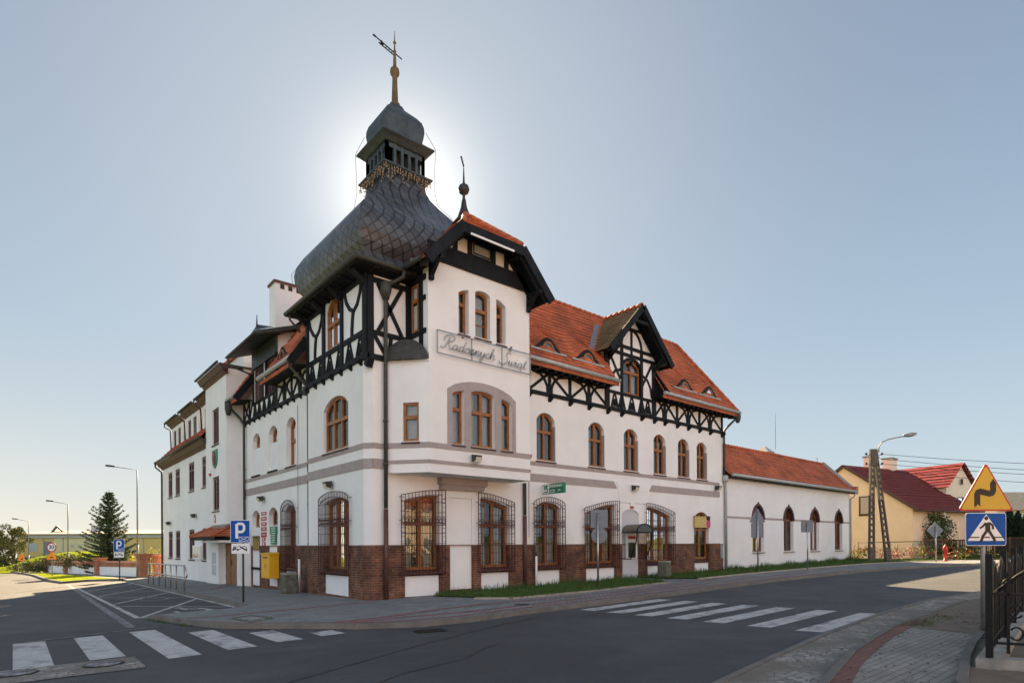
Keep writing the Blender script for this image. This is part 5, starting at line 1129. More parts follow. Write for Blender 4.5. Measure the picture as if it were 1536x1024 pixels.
# ---------------------------------------------------------------- chapel like annex on the right
AN = thing('chapel_annex', 'low white annex with four pointed arch windows and a red tile roof', 'building', gp(27, 0))
CW = [(22.52, 23.78), (26.12, 27.32), (29.58, 30.82), (33.22, 34.42)]
c_ops = [(a, b, 1.18, 'pt', 2.98, 2.98, .72) for a, b in CW]
mb = MB(); sheet_wall(mb, FR, 19.85, 35.7, -.3, 5.1, holes=c_ops, rev=.26, n=.01); mb.poly([Vector((19.62, 0, -.3)), Vector((19.85, -.01, -.3)), Vector((19.85, -.01, 5.1)), Vector((19.62, 0, 5.1))])
mb.poly([Vector((35.7, -.01, -.3)), Vector((35.7, 3.5, -.3)), Vector((35.7, 3.5, 5.1)), Vector((35.7, 1.75, 7.1)), Vector((35.7, -.01, 5.1))]); mb.poly([Vector((19.7, 3.5, -.3)), Vector((35.7, 3.5, -.3)), Vector((35.7, 3.5, 5.1)), Vector((19.7, 3.5, 5.1))])
mb.build('wall', 'plaster_cool', AN)
for o in c_ops:
    w = window(AN, FR, o, rev=.24, mull=1, trans=2.98, frame='wood_brown', sill='concrete', sw=.10, fw=.075, n=.01, curtain='half')
    mb = MB(); L = [p for p in outline((o[0]-.06, o[1]+.06, 2.9, 'pt', 2.95, 2.95, .80))[2:]]; mb.fpath(FR, L, .13, -.2, .05); m = (o[0]+o[1])/2; mb.fbox(FR, m-.045, m+.045, 3.70, 3.90, .0, .06); mb.build('arch_moulding', 'wood_maroon', w)
prev = 19.7
for o in c_ops+[(35.7, 36)]:
    mb = MB(); mb.fbox(FR, prev, min(o[0]-.12, 35.68), 2.95, 3.05, .0, .035); prev = o[1]+.12; mb.build('string_course', 'taupe', AN)
mb = MB(); mb.tiles((19.62, -.36, 5.12), (35.75, -.36, 5.12), (35.75, 1.75, 7.15), (19.62, 1.75, 7.15), 13); mb.tiles((19.62, 3.86, 5.12), (35.75, 3.86, 5.12), (35.75, 1.75, 7.15), (19.62, 1.75, 7.15), 4)
AR = mb.build('roof', 'roof_tile', AN)
mb = MB()
for k in range(52): x = 19.7+.31*k; mb.tube([(x, 1.75, 7.21), (x+.34, 1.75, 7.18)], .08, 6)
mb.build('ridge_tiles', 'roof_tile', AR)
mb = MB(); mb.bar((35.8, -.42, 5.15), (35.8, 1.78, 7.30), .22, .14, (0, -.7, .7)); mb.bar((35.8, 3.9, 5.15), (35.8, 1.74, 7.30), .22, .14, (0, .7, .7)); mb.build('verge_flashing', 'zinc', AR)
mb = MB(); mb.box((35.62, -.45, 4.95), (35.95, -.12, 5.45)); mb.build('kneeler', 'brick_red', AN)
mb = MB(); mb.tube([(19.8, -.44, 5.12), (35.8, -.44, 5.10)], .085, 8); mb.tube([(35.62, -.42, 5.05), (35.62, -.3, 4.8), (35.6, -.09, 4.6), (35.6, -.09, .5)], .055, 8); mb.build('gutter', 'zinc', AN)
mb = MB(); mb.box((19.7, -.36, 4.98), (35.65, .0, 5.06)); mb.build('fascia', 'timber_board', AN)
mb = MB(); mb.box((29.0, 2.4, 6.4), (30.4, 3.2, 7.42)); v = mb.build('roof_vent', 'plaster', AN); mb = MB(); mb.box((28.9, 2.3, 7.42), (30.5, 3.3, 7.48)); mb.sqlathe([(.5, 7.48), (.10, 7.86), (.05, 7.9)], (29.2, 2.7)); mb.build('cowl', 'zinc', AN)
mb = MB(); mb.tube([(30.3, 2.5, 7.8), (30.3, 2.5, 10.2)], .012, 5); mb.tube([(34.9, 1.8, 7.2), (34.9, 1.8, 7.55)], .015, 5); mb.tube([(34.4, 1.7, 7.5), (35.3, 1.9, 7.55)], .012, 5); mb.build('aerial', 'iron_black', AN)
# ---------------------------------------------------------------- things on the facades
def wall_lamp(F, s, z, label, body='gutter_dark'):
    t = thing('wall_lamp', label, 'wall lamp', F.p(s, z, .0), 'floodlights on the facades')
    mb = MB(); mb.hexa([F.p(s-.12, z-.10, .10), F.p(s+.12, z-.10, .10), F.p(s+.12, z-.06, .26), F.p(s-.12, z-.06, .26)], [F.p(s-.12, z+.14, .06), F.p(s+.12, z+.14, .06), F.p(s+.12, z+.10, .30), F.p(s-.12, z+.10, .30)]); mb.fbox(F, s-.03, s+.03, z-.02, z+.04, 0, .1); mb.build('housing', body, t)
    mb = MB(); mb.hexa([F.p(s-.10, z-.13, .12), F.p(s+.10, z-.13, .12), F.p(s+.10, z-.11, .25), F.p(s-.10, z-.11, .25)], [F.p(s-.10, z+.06, .14), F.p(s+.10, z+.06, .14), F.p(s+.10, z+.04, .305), F.p(s-.10, z+.04, .305)]); mb.build('lens', 'lamp_glass', t)
wall_lamp(FO, 3.08, 4.34, 'wall floodlight on the oriel just below its three part window'); wall_lamp(FR, 12.35, 4.02, 'wall floodlight above the cash machine niche'); wall_lamp(FR, 18.9, 4.40, 'wall floodlight at the right end of the half timbered facade')
wall_lamp(FL, 2.55, 3.62, 'wall floodlight above the barred window on the left tower face'); wall_lamp(FLS, 9.95, 3.62, 'wall floodlight above the column of red plates')
wall_lamp(FW, 25.9, 3.05, 'leftmost wall floodlight on the office wing'); wall_lamp(FW, 19.2, 3.25, 'wall floodlight on the office wing nearer the stair tower')
# neon style lettering on the oriel
t = thing('neon_sign', 'tubular script greeting in a thin grey frame across the oriel under the attic windows', 'sign', FO.p(3.6, 7.4, .1))
mb = MB(); a, b, c, d = 1.70, 5.44, 7.42, 8.10
for p, q in (((a, c), (b, c)), ((a, d), (b, d)), ((a, c), (a, d)), ((b, c), (b, d)), ((2.98, c), (2.98, d)), ((4.20, c), (4.20, d))): mb.bar(FO.p(*p, .08), FO.p(*q, .08), .028, .028, -Y)
for s in (2.7, 4.6): mb.bar(FO.p(s, d, -.03), FO.p(s, d+.08, .1), .05, .05)
mb.build('frame', 'pole_grey', t)
GLY = {'R': ([[(-.3, .3), (0, -.05), (.4, .2), (.7, 1.3), (.85, 2.35)], [(.0, 1.4), (-.05, 2.1), (.5, 2.7), (1.3, 2.7), (1.65, 2.2), (1.4, 1.6), (.85, 1.4), (1.1, .7), (1.45, .02), (1.9, .2)]], 1.8), 'a': ([[(.75, .85), (.4, 1), (.08, .6), (.15, .1), (.45, .02), (.75, .5), (.8, .95), (.78, .3), (.95, 0), (1.2, .25)]], 1.12),
 'd': ([[(.75, .85), (.4, 1), (.08, .6), (.15, .1), (.45, .02), (.78, .6), (.85, 2.2), (.8, .5), (.95, 0), (1.2, .25)]], 1.12), 'o': ([[(.5, 1), (.12, .75), (.1, .2), (.45, 0), (.8, .3), (.78, .8), (.5, 1), (.7, .75), (1.1, .85)]], 1.0), 's': ([[(0, .2), (.4, 1.05), (.45, .75), (.62, .35), (.4, 0), (.1, .1), (.5, .05), (.9, .25)]], .85), 'n': ([[(0, .3), (.15, 1), (.15, 0), (.22, .5), (.5, 1), (.65, .8), (.65, .1), (.8, 0), (1.05, .25)]], 1.0),
 'y': ([[(0, .3), (.12, 1), (.15, .3), (.4, .05), (.7, .4), (.8, 1), (.75, -.4), (.5, -1), (.3, -.6), (.7, 0), (1.1, .3)]], 1.05), 'c': ([[(.7, .8), (.45, 1), (.1, .65), (.15, .15), (.5, 0), (.95, .3)]], .9), 'h': ([[(0, .2), (.3, 1.6), (.25, 2.2), (.12, 1.6), (.12, 0), (.2, .5), (.5, 1), (.68, .8), (.68, .1), (.85, 0), (1.1, .25)]], 1.5),
 'Ś': ([[(1.4, 2.3), (1.15, 2.75), (.75, 2.4), (.85, 1.8), (1.15, 1.1), (1.05, .3), (.6, -.05), (.0, .15), (-.25, .6)], [(1.0, 3.0), (1.25, 3.4)]], 1.5), 'w': ([[(0, .3), (.1, 1), (.15, .2), (.35, 0), (.55, .4), (.6, 1), (.65, .2), (.85, 0), (1.1, .5), (1.1, 1), (1.35, .85)]], 1.25), 'i': ([[(0, .5), (.15, 1), (.15, .1), (.3, 0), (.55, .3)], [(.12, 1.45), (.16, 1.55)]], .5),
 'ą': ([[(.75, .85), (.4, 1), (.08, .6), (.15, .1), (.45, .02), (.75, .5), (.8, .95), (.78, .3), (.95, 0), (1.2, .25)], [(.9, 0), (.8, -.35), (1.1, -.45)]], 1.12), 't': ([[(0, .3), (.2, 1), (.25, 1.9), (.2, .3), (.35, 0), (.6, .25)], [(-.05, 1.25), (.5, 1.3)]], .6)}
def script(word, s0, z0, ux, uz, name):
    mb = MB(); x = 0
    for ch in word:
        for st in GLY[ch][0]:
            P = [Vector((s0+ux*(x+px+.30*pz), z0+uz*pz)) for px, pz in st]; Q = []
            for i in range(len(P)-1):     # Catmull-Rom through the pen points
                p0, p1, p2, p3 = P[max(i-1, 0)], P[i], P[i+1], P[min(i+2, len(P)-1)]
                for k in range(4): u = k/4; Q.append(.5*((2*p1)+(p2-p0)*u+(2*p0-5*p1+4*p2-p3)*u*u+(3*p1-p0-3*p2+p3)*u**3))
            Q.append(P[-1])
            for sg in (-1, 1):
                pts = []
                for i, q in enumerate(Q):
                    t_ = (Q[min(i+1, len(Q)-1)]-Q[max(i-1, 0)]); t_ = t_.normalized() if t_.length else Vector((1, 0)); o = Vector((-t_.y, t_.x))*.017*sg; pts.append(FO.p(q.x+o.x, q.y+o.y, .10))
                mb.tube(pts, .0065, 4)
        x += GLY[ch][1]
    mb.build(name, 'copper_dark', t, norm=False)
script('Radosnych', 1.85, 7.60, .205, .155, 'lettering'); script('Świąt', 4.08, 7.54, .225, .155, 'lettering')
# cash machine sign, projecting
FB = Fr((7.02, 0, 0), -Y, -X)
t = thing('bank_sign', 'green BANKOMAT box sign projecting from the white wall above a barred window', 'sign', Vector((7.1, -.6, 3.5)))
mb = MB(); mb.fbox(FB, .12, 1.18, 3.50, 3.86, -.10, 0); mb.build('box', 'sign_green', t)
mb = MB(); mb.fbox(FB, .13, .42, 3.515, 3.845, 0, .006); mb.build('logo', 'sign_white', t)
mb = MB(); mb.fpath(FB, [(.36, 3.79), (.19, 3.79), (.19, 3.68), (.35, 3.68), (.35, 3.57), (.18, 3.57)], .05, .006, .012); mb.fbox(FB, .24, .31, 3.70, 3.77, .006, .011); mb.build('logo_mark', 'sign_green', t)
text_obj('BANKOMAT', .125, 'sign_white', 'lettering', fmat(FB, .78, 3.765, .004), t, sx=1.0, offset=.003)
text_obj('SGB', .10, 'sign_green', 'lettering', fmat(FB, .58, 3.59, .009), t, offset=.003); text_obj('24h', .095, 'sign_white', 'lettering', fmat(FB, .93, 3.60, .004), t, shear=.3)
mb = MB(); mb.fbox(FB, .47, .70, 3.535, 3.645, .0, .006); mb.build('badge', 'sign_white', t)
mb = MB(); mb.bar((7.07, 0, 3.83), (7.07, -.14, 3.83), .03, .03); mb.bar((7.07, 0, 3.53), (7.07, -.14, 3.53), .03, .03); mb.build('bracket', 'iron_black', t)
# red plates, green board, gold plate, mailbox on the left facade
RP = [(3.02, .14), (2.80, .16), (2.57, .15), (2.36, .16), (2.12, .20), (1.92, .15), (1.72, .16)]
DESC = ['topmost', 'second', 'third', 'fourth', 'fifth', 'sixth', 'lowest']
words = ['URZAD', 'GMINY', 'BANK', 'RADA', 'USC', 'GOPS', 'ZUK']
for k, (z, h) in enumerate(RP):
    w_ = .68 if k < 5 else .42
    t = thing('wall_plate', DESC[k]+' red enamel plate in the column of red plates on the left facade', 'plate', FLS.p(10.02, z, 0), 'red plates on the left facade')
    mb = MB(); mb.fbox(FLS, 10.02-w_/2, 10.02+w_/2, z-h/2, z+h/2, .0, .02); mb.build('plate', 'sign_red', t)
    mb = MB(); 
    if k < 5:
        for q in range(2): mb.fbox(FLS, 10.02-w_*.36, 10.02+w_*.36*(1 if q else .7), z-.01-h*.22*q+h*.12, z+.008-h*.22*q+h*.12, .02, .024)
    else: mb.fbox(FLS, 10.02-.08, 10.02+.08, z-.045, z+.045, .02, .024)
    mb.build('lettering', 'sign_white', t)
t = thing('opening_hours_board', 'green board with white lines of text on the left facade above the yellow mailbox', 'sign', FLS.p(8.78, 2.0, 0))
mb = MB(); mb.fbox(FLS, 8.38, 9.18, 2.12, 2.44, .0, .03); mb.fbox(FLS, 8.46, 9.10, 1.70, 2.12, .0, .03); mb.build('board', 'sign_green', t); mb = MB()
for k in range(9): z = 2.38-.074*k; mb.fbox(FLS, 8.55+.03*(k % 3), 9.02-.05*(k % 2), z-.012, z+.012, .03, .034)
mb.build('lettering', 'sign_white', t)
t = thing('brass_plate', 'plain brass coloured board on the narrow panel behind the parking sign', 'plate', FLS.p(11.06, 1.5, 0)); mb = MB(); mb.fbox(FLS, 10.62, 11.50, 1.44, 2.08, -.03, .03); mb.build('board', 'sign_gold', t); mb = MB()
for z in (1.5, 2.02): mb.fbox(FLS, 10.62, 11.5, z-.02, z+.02, .03, .04)
mb.build('rim', 'gold', t)
t = thing('mailbox', 'bright yellow post box hanging on the brick base of the left facade', 'mailbox', Vector((-.1, 9.0, .2)))
mb = MB(); y0, y1, x0, x1 = 8.02, 9.02, -.28, .10; mb.box((x0, y0, .34), (x1, y1, 1.30)); mb.build('body', 'post_yellow', t); mb = MB(); mb.hexa([Vector((x0-.05, y0-.04, 1.30)), Vector((x0-.05, y1+.04, 1.30)), Vector((x1, y1+.04, 1.30)), Vector((x1, y0-.04, 1.30))], [Vector((x0-.03, y0-.02, 1.34)), Vector((x0-.03, y1+.02, 1.34)), Vector((x1, y1+.02, 1.38)), Vector((x1, y0-.02, 1.38))]); mb.build('lid', 'post_yellow', t)
mb = MB(); mb.box((x0-.006, y0+.2, 1.14), (x0, y1-.2, 1.19)); mb.build('slot', 'sign_black', t); mb = MB(); mb.lathe([(.09, .0), (.09, .004)], (0, 0), 14); M0 = Matrix.Translation((x0-.002, (y0+y1)/2, .82)) @ Matrix.Rotation(R_(-90), 4, 'Y'); mb.v = [tuple(M0 @ Vector(v)) for v in mb.v]; mb.build('emblem', 'sign_gold', t)
# cash machine with its smoked hood
t = thing('cash_machine', 'cash machine under a smoked arched hood in the grey niche', 'cash machine', gp(12.2, -.1))
mb = MB(); mb.fbox(FR, 11.85, 12.62, 1.02, 2.12, -.05, .04); mb.build('panel', 'white_plastic', t); mb = MB(); mb.fbox(FR, 12.02, 12.48, 1.06, 1.70, .04, .07); mb.build('keypad_panel', 'sign_black', t); mb = MB(); mb.fbox(FR, 12.07, 12.43, 1.40, 1.66, .07, .08); mb.build('screen', 'glass', t); mb = MB(); mb.fbox(FR, 12.0, 12.5, 1.86, 1.98, .04, .05); mb.build('header', 'sign_red', t)
ha, hb, hz, hd = 11.62, 12.66, 2.12, .82; mb = MB()
arch = [((ha+hb)/2+(hb-ha)/2*math.cos(R_(a)), hz+.36*math.sin(R_(a))) for a in range(0, 181, 12)]
for p, q in zip(arch, arch[1:]): mb.poly([FR.p(*p, .02), FR.p(*q, .02), FR.p(*q, hd), FR.p(*p, hd)], True)
mb.build('hood', 'perspex', t)
mb = MB()
SIDES = []
for s in (ha, hb):
    mb = MB(); SIDES.append(mb); mb.poly([FR.p(s, hz, .02), FR.p(s, hz, hd), FR.p(s, 1.75, hd-.04), FR.p(s, 1.35, hd-.2), FR.p(s, 1.02, hd-.34), FR.p(s, 1.02, .02)])
mp = bpy.data.materials.new('smoked'); mp.use_nodes = True; t_ = mp.node_tree; t_.nodes.clear(); o_ = N(t_, 'ShaderNodeOutputMaterial'); a_ = N(t_, 'ShaderNodeBsdfTransparent'); a_.inputs[0].default_value = (.55, .46, .36, 1); b_ = N(t_, 'ShaderNodeBsdfGlossy'); b_.inputs[1].default_value = .05; m_ = N(t_, 'ShaderNodeMixShader'); m_.inputs[0].default_value = .08; t_.links.new(a_.outputs[0], m_.inputs[1]); t_.links.new(b_.outputs[0], m_.inputs[2]); t_.links.new(m_.outputs[0], o_.inputs[0]); MATS['smoked'] = mp
[q.build('side_screen', m__, t) for q, m__ in zip(SIDES, ('glass', 'smoked'))]; mb = MB(); mb.poly([FR.p(*p, hd) for p in arch]); mb.build('arch_screen', 'smoked', t)
mb = MB()
for s in (ha, hb): mb.path([FR.p(s, hz, .02), FR.p(s, hz, hd), FR.p(s, 1.75, hd-.04), FR.p(s, 1.35, hd-.2), FR.p(s, 1.02, hd-.34), FR.p(s, 1.02, .02)], .035, .035)
mb.path([FR.p(*p, hd) for p in arch], .035, .035); mb.bar(FR.p(ha, hz, hd), FR.p(hb, hz, hd), .05, .05); mb.build('hood_frame', 'iron_black', t)
t = thing('alarm_box', 'small white and red alarm box over the grey cash machine niche', 'alarm', FR.p(12.3, 3.25, 0)); mb = MB(); mb.fbox(FR, 12.18, 12.40, 3.26, 3.44, 0, .07); mb.build('housing', 'white_plastic', t); mb = MB(); mb.fbox(FR, 12.20, 12.38, 3.17, 3.26, 0, .06); mb.build('beacon', 'sign_red', t)
t = thing('alarm_box', 'small white and red alarm box in the corner beside the oriel', 'alarm', FR.p(6.45, 4.8, 0)); mb = MB(); mb.fbox(FR, 6.33, 6.52, 4.93, 5.12, 0, .07); mb.build('housing', 'white_plastic', t); mb = MB(); mb.fbox(FR, 6.35, 6.50, 4.83, 4.93, 0, .06); mb.build('beacon', 'sign_red', t)
t = thing('alarm_box', 'small white and red alarm box on the stair tower under the crest', 'alarm', FT.p(15.9, 5.0, 0)); mb = MB(); mb.fbox(FT, 15.5, 15.72, 5.2, 5.5, 0, .07); mb.build('housing', 'white_plastic', t); mb = MB(); mb.fbox(FT, 15.5, 15.72, 5.08, 5.2, 0, .07); mb.build('beacon', 'sign_red', t)
t = thing('shop_sign', 'narrow yellow banner with a pink and dark figure blot over the small right hand window', 'sign', FR.p(17.6, 2.5, .1)); mb = MB(); mb.fbox(FR, 16.95, 18.3, 2.42, 2.96, .06, .08); mb.build('banner', 'hall_yellow', t)
mb = MB(); ov = [(18.12+.18*math.cos(R_(a)), 2.62+.22*math.sin(R_(a))) for a in range(0, 360, 30)]; mb.hexa([FR.p(*p, .08) for p in ov], [FR.p(*p, .09) for p in ov]); m_ = mat('sign_pink', (.5, .05, .2), .5); mb.build('roundel', 'sign_pink', t); mb = MB(); ov = [(18.10+.16*math.cos(R_(a)), 2.88+.12*math.sin(R_(a))) for a in range(0, 360, 30)]; mb.hexa([FR.p(*p, .08) for p in ov], [FR.p(*p, .095) for p in ov]); mb.build('roundel', 'sign_black', t); mb = MB(); mb.bar(FR.p(16.9, 2.96, .08), FR.p(18.35, 2.96, .08), .03, .03); mb.bar(FR.p(16.9, 2.3, .08), FR.p(16.9, 3.0, .08), .03, .03); mb.build('frame', 'sign_gold', t)
for p, lab, h0, h1 in ((Vector((6.6, -.16, .05)), 'thin white plastic pipe standing at the brick base beside the drainpipe', .05, 1.22), (Vector((-.02, 5.5, -.05)), 'thin white plastic pipe against the brick of the left facade', -.05, 1.15)):
    t = thing('vent_pipe', lab, 'pipe', p); mb = MB(); mb.tube([(p.x, p.y, h0), (p.x, p.y, h1)], .04, 10); mb.build('pipe', 'white_plastic', t); mb = MB(); mb.tube([(p.x, p.y, h1), (p.x, p.y, h1+.12)], .03, 8); mb.build('cap', 'gutter_dark', t)
# ---------------------------------------------------------------- bins
def bin_(x, y, label, a=0, dz=0, k=.82):
    t = thing('litter_bin', label, 'litter bin', gp(x, y, dz), 'concrete litter bins'); z = gz(x, y)+dz
    ca, sa = math.cos(a), math.sin(a)
    def ring(w, z):
        w *= k; return [Vector((x+(p*ca-q*sa)*w, y+(p*sa+q*ca)*w, z)) for p, q in ((-1, -.75), (-.75, -1), (.75, -1), (1, -.75), (1, .75), (.75, 1), (-.75, 1), (-1, .75))]
    mb = MB(); mb.hexa(ring(.30, z), ring(.30, z+.08)); mb.hexa(ring(.34, z+.08), ring(.30, z+.68)); mb.build('body', 'concrete_moss', t); mb = MB(); mb.hexa(ring(.31, z+.685), ring(.29, z+.74)); mb.build('rim', 'concrete', t); mb = MB(); mb.hexa(ring(.24, z+.742), ring(.24, z+.746)); mb.build('opening', 'dark_room', t)
bin_(-.50, 5.2, 'mossy concrete litter bin by the brick corner of the left facade'); bin_(13.3, -.95, 'mossy concrete litter bin on the path below the cash machine', .2, 0, .74)
# ---------------------------------------------------------------- road signs
def plate(t, name, pts, c, rv, th, m, n=0):
    """flat plate: pts in (right, up) metres about c, rv = right vector; n = stand-off towards the viewer side"""
    rv = Vector(rv).normalized(); nv = rv.cross(Z).normalized(); mb = MB()
    mb.hexa([c+rv*a+Z*b+nv*(n-th) for a, b in pts], [c+rv*a+Z*b+nv*n for a, b in pts]); return mb.build(name, m, t)
def rrect(w, h, r=.04, n=3):
    out = []
    for cx_, cy_, a0 in ((w/2-r, -h/2+r, -90), (w/2-r, h/2-r, 0), (-w/2+r, h/2-r, 90), (-w/2+r, -h/2+r, 180)):
        for k in range(n+1): a = R_(a0+90*k/n); out.append((cx_+r*math.cos(a), cy_+r*math.sin(a)))
    return out
def mark(t, name, c, rv, paths, m, n):
    rv = Vector(rv).normalized(); nv = rv.cross(Z).normalized(); F = Fr(c, rv, nv); mb = MB()
    for k, (pts, w) in enumerate(paths):
        if w is None: mb.hexa([F.p(a, b, n-.003) for a, b in pts], [F.p(a, b, n+.002) for a, b in pts])
        else: mb.fpath(F, pts, w, n-.003, n+.002+.0004*k)
    return mb.build(name, m, t)
def post_(t, x, y, z1, r=.032, m='pole_grey', dz=0): mb = MB(); z0 = gz(x, y)+dz; mb.tube([(x, y, z0-.1), (x, y, z1)], r, 10); o = mb.build('post', m, t); return o
def p_sign(x, y, zc, size, rv, label, tow, tilt=0, shift=0):
    t = thing('parking_sign', label, 'road sign', gp(x, y), 'parking signs'); rv = Vector(rv).normalized(); nv = rv.cross(Z).normalized(); c = Vector((x, y, zc))+nv*.06-rv*shift; s = size
    post_(t, x, y, zc+s*.3, .03, 'gutter_dark')
    plate(t, 'plate', rrect(s, s*1.18, .03), c, rv, .012, 'sign_white'); plate(t, 'blue_field', rrect(s*.95, s*1.13, .025), c, rv, .004, 'sign_blue', .004)
    pl = [([(-.17*s, -.36*s*1.0), (-.17*s, .40*s)], .14*s), ([(-.14*s, .40*s), (.08*s, .40*s), (.16*s, .36*s), (.20*s, .26*s), (.20*s, .12*s), (.16*s, .03*s), (.08*s, -.02*s), (-.14*s, -.02*s)], .13*s)]
    mark(t, 'letter', c, rv, pl, 'sign_white', .006)
    a, b, e, f = -.06*s, .42*s, -.50*s, -.28*s; mark(t, 'envelope', c, rv, [([(a, e), (b, e), (b, f), (a, f), (a, e)], .022*s), ([(a, e), (b, f)], .02*s), ([(a, f), (b, e)], .02*s)], 'sign_white', .006)
    c2 = c-Z*(s*.59+s*.30)+rv*shift*.1; plate(t, 'tow_plate', rrect(s*.92, s*.52, .02), c2, rv, .012, 'sign_white')
    k = s
    tr = [([(-.42*k, -.03*k), (.0, -.03*k)], .035*k), ([(-.34*k, -.03*k), (-.34*k, .10*k), (-.28*k, .10*k)], .05*k), ([(-.28*k, -.02*k), (-.24*k, .09*k)], .07*k), ([(-.24*k, .06*k), (-.06*k, .15*k), (.02*k, .10*k)], .02*k), ([(-.02*k, .09*k), (.30*k, -.07*k)], .07*k), ([(.10*k, .08*k), (.20*k, .13*k), (.31*k, .06*k), (.33*k, -.06*k)], .03*k)]
    for wx, wy in ((-.14*k, -.07*k), (.29*k, -.09*k), (-.36*k, -.06*k)): tr.append(([(wx+.045*k*math.cos(R_(q)), wy+.045*k*math.sin(R_(q))) for q in range(0, 360, 40)], None))
    mark(t, 'tow_pictogram', c2, rv, tr, 'sign_black', .003); return t
p_sign(-2.74, 2.75, 2.06+.02, .58, (.80, -.60, 0), 'blue P sign with an envelope and tow plate on the pavement near the brick base', True, shift=.06)
p_sign(-3.2, 26.05, 1.70, .62, (.80, -.60, 0), 'distant blue P sign with tow plate before the brick pillared wall', True)
# right foreground: curve warning + pedestrian crossing
t = thing('crossing_sign', 'yellow curve warning triangle above a blue pedestrian crossing sign beside the black fence', 'road sign', gp(4.22, -13.74)); rv = Vector((.80, -.60, 0)).normalized(); nv = rv.cross(Z); c = Vector((4.22, -13.74, 1.86))+nv*.06
post_(t, 4.22, -13.74, 2.6, .036, 'pole_grey')
plate(t, 'crossing_plate', rrect(.70, .54, .04), c, rv, .012, 'sign_white'); plate(t, 'blue_field', rrect(.68, .52, .035), c, rv, .004, 'sign_blue', .004); plate(t, 'white_triangle', [(-.32, -.19), (.32, -.19), (0, .245)], c, rv, .003, 'sign_white', .0075)
pw = [([(-.25, -.115), (-.10, -.115)], .014), ([(.12, -.115), (.25, -.115)], .014), ([(-.035, -.115), (.05, -.115)], .014),
      ([(.005, .075), (.02, .03), (.02, -.03)], .066), ([(.015, -.02), (-.05, -.10), (-.075, -.165)], .034), ([(-.07, -.165), (-.105, -.17)], .02), ([(.03, -.02), (.085, -.10), (.125, -.16)], .034), ([(.12, -.16), (.10, -.172)], .02), ([(-.01, .075), (-.05, .03), (-.09, .005)], .022), ([(.045, .075), (.09, .04), (.095, -.01)], .024), ([(.0+.026*math.cos(R_(a)), .135+.026*math.sin(R_(a))) for a in range(0, 360, 30)], None)]
pw = [([(a*1.2, b*1.25+.012) for a, b in p_], w_ and w_*1.25) for p_, w_ in pw]
mark(t, 'walking_figure', c, rv, pw, 'sign_black', .010)
c3 = Vector((4.22, -13.74, 2.16))+nv*.065
def tri(w, h, r): # rounded triangle, base at 0
    out = []
    for cx_, cy_, a0, a1 in ((w/2-r*1.7, r, -90, 30), (0, h-2*r, 30, 150), (-w/2+r*1.7, r, 150, 270)):
        for k in range(5): a = R_(a0+(a1-a0)*k/4); out.append((cx_+r*math.cos(a), cy_+r*math.sin(a)))
    return out
tw = math.radians(2)
plate(t, 'warning_plate', tri(.96, .80, .035), c3, rv, .012, 'sign_red'); plate(t, 'yellow_field', [(a*.905, .026+b*.90) for a, b in tri(.96, .80, .03)], c3, rv, .004, 'sign_yellow', .004)
mark(t, 'curve_arrow', c3, rv, [([(-.155, .07), (-.155, .27), (-.14, .305), (-.10, .32), (.05, .285), (.10, .295), (.12, .335), (.12, .46)], .10), ([(.07, .455), (.17, .455), (.12, .525)], None)], 'sign_black', .007)
mark(t, 'arrow_notch', c3, rv, [([(-.2, .06), (-.1, .06), (-.15, .11)], None)], 'sign_yellow', .012)
# signs seen from behind on the grass strip
def back_sign(x, y, label, plates, ztop):
    t = thing('road_sign', label, 'road sign', gp(x, y)); rv = Vector((.78, -.62, 0)).normalized(); nv = rv.cross(Z); post_(t, x, y, ztop, .034, 'steel')
    for name, zc, pts, off in plates:
        c = Vector((x, y, zc))-nv*.05+rv*off; plate(t, name, pts, c, rv, .012, 'sign_back')
        mb = MB()
        for dz in (-.12, .12): mb.bar(c+Z*dz-rv*.16+nv*.012, c+Z*dz+rv*.16+nv*.012, .02, .03)
        mb.build('clamp', 'pole_grey', t)
circ = lambda r: [(r*math.cos(R_(a)), r*math.sin(R_(a))) for a in range(0, 360, 15)]
back_sign(7.37, -2.47, 'grey backs of a square and a round sign on one pole before a barred window', [('square_plate', 2.52, rrect(.60, .62, .03), .06), ('round_plate', 1.95, circ(.28), .06)], 2.72)
back_sign(19.05, -2.13, 'grey back of a triangular sign over a rectangular plate at the first arched window', [('triangle_plate', 2.64, [(a, b) for a, b in tri(.80, .70, .03)], .0), ('rectangle_plate', 2.27, rrect(.60, .72, .03), .0)], 3.25)
back_sign(22.94, -2.74, 'grey back of a single square sign before the third arched window', [('square_plate', 2.5, rrect(.62, .62, .03), .0)], 2.7)
back_sign(33.9, -5.4, 'grey back of a diamond turned sign beside the flowering bush', [('diamond_plate', 2.35, [(0, -.5), (.5, 0), (0, .5), (-.5, 0)], 0)], 2.6)
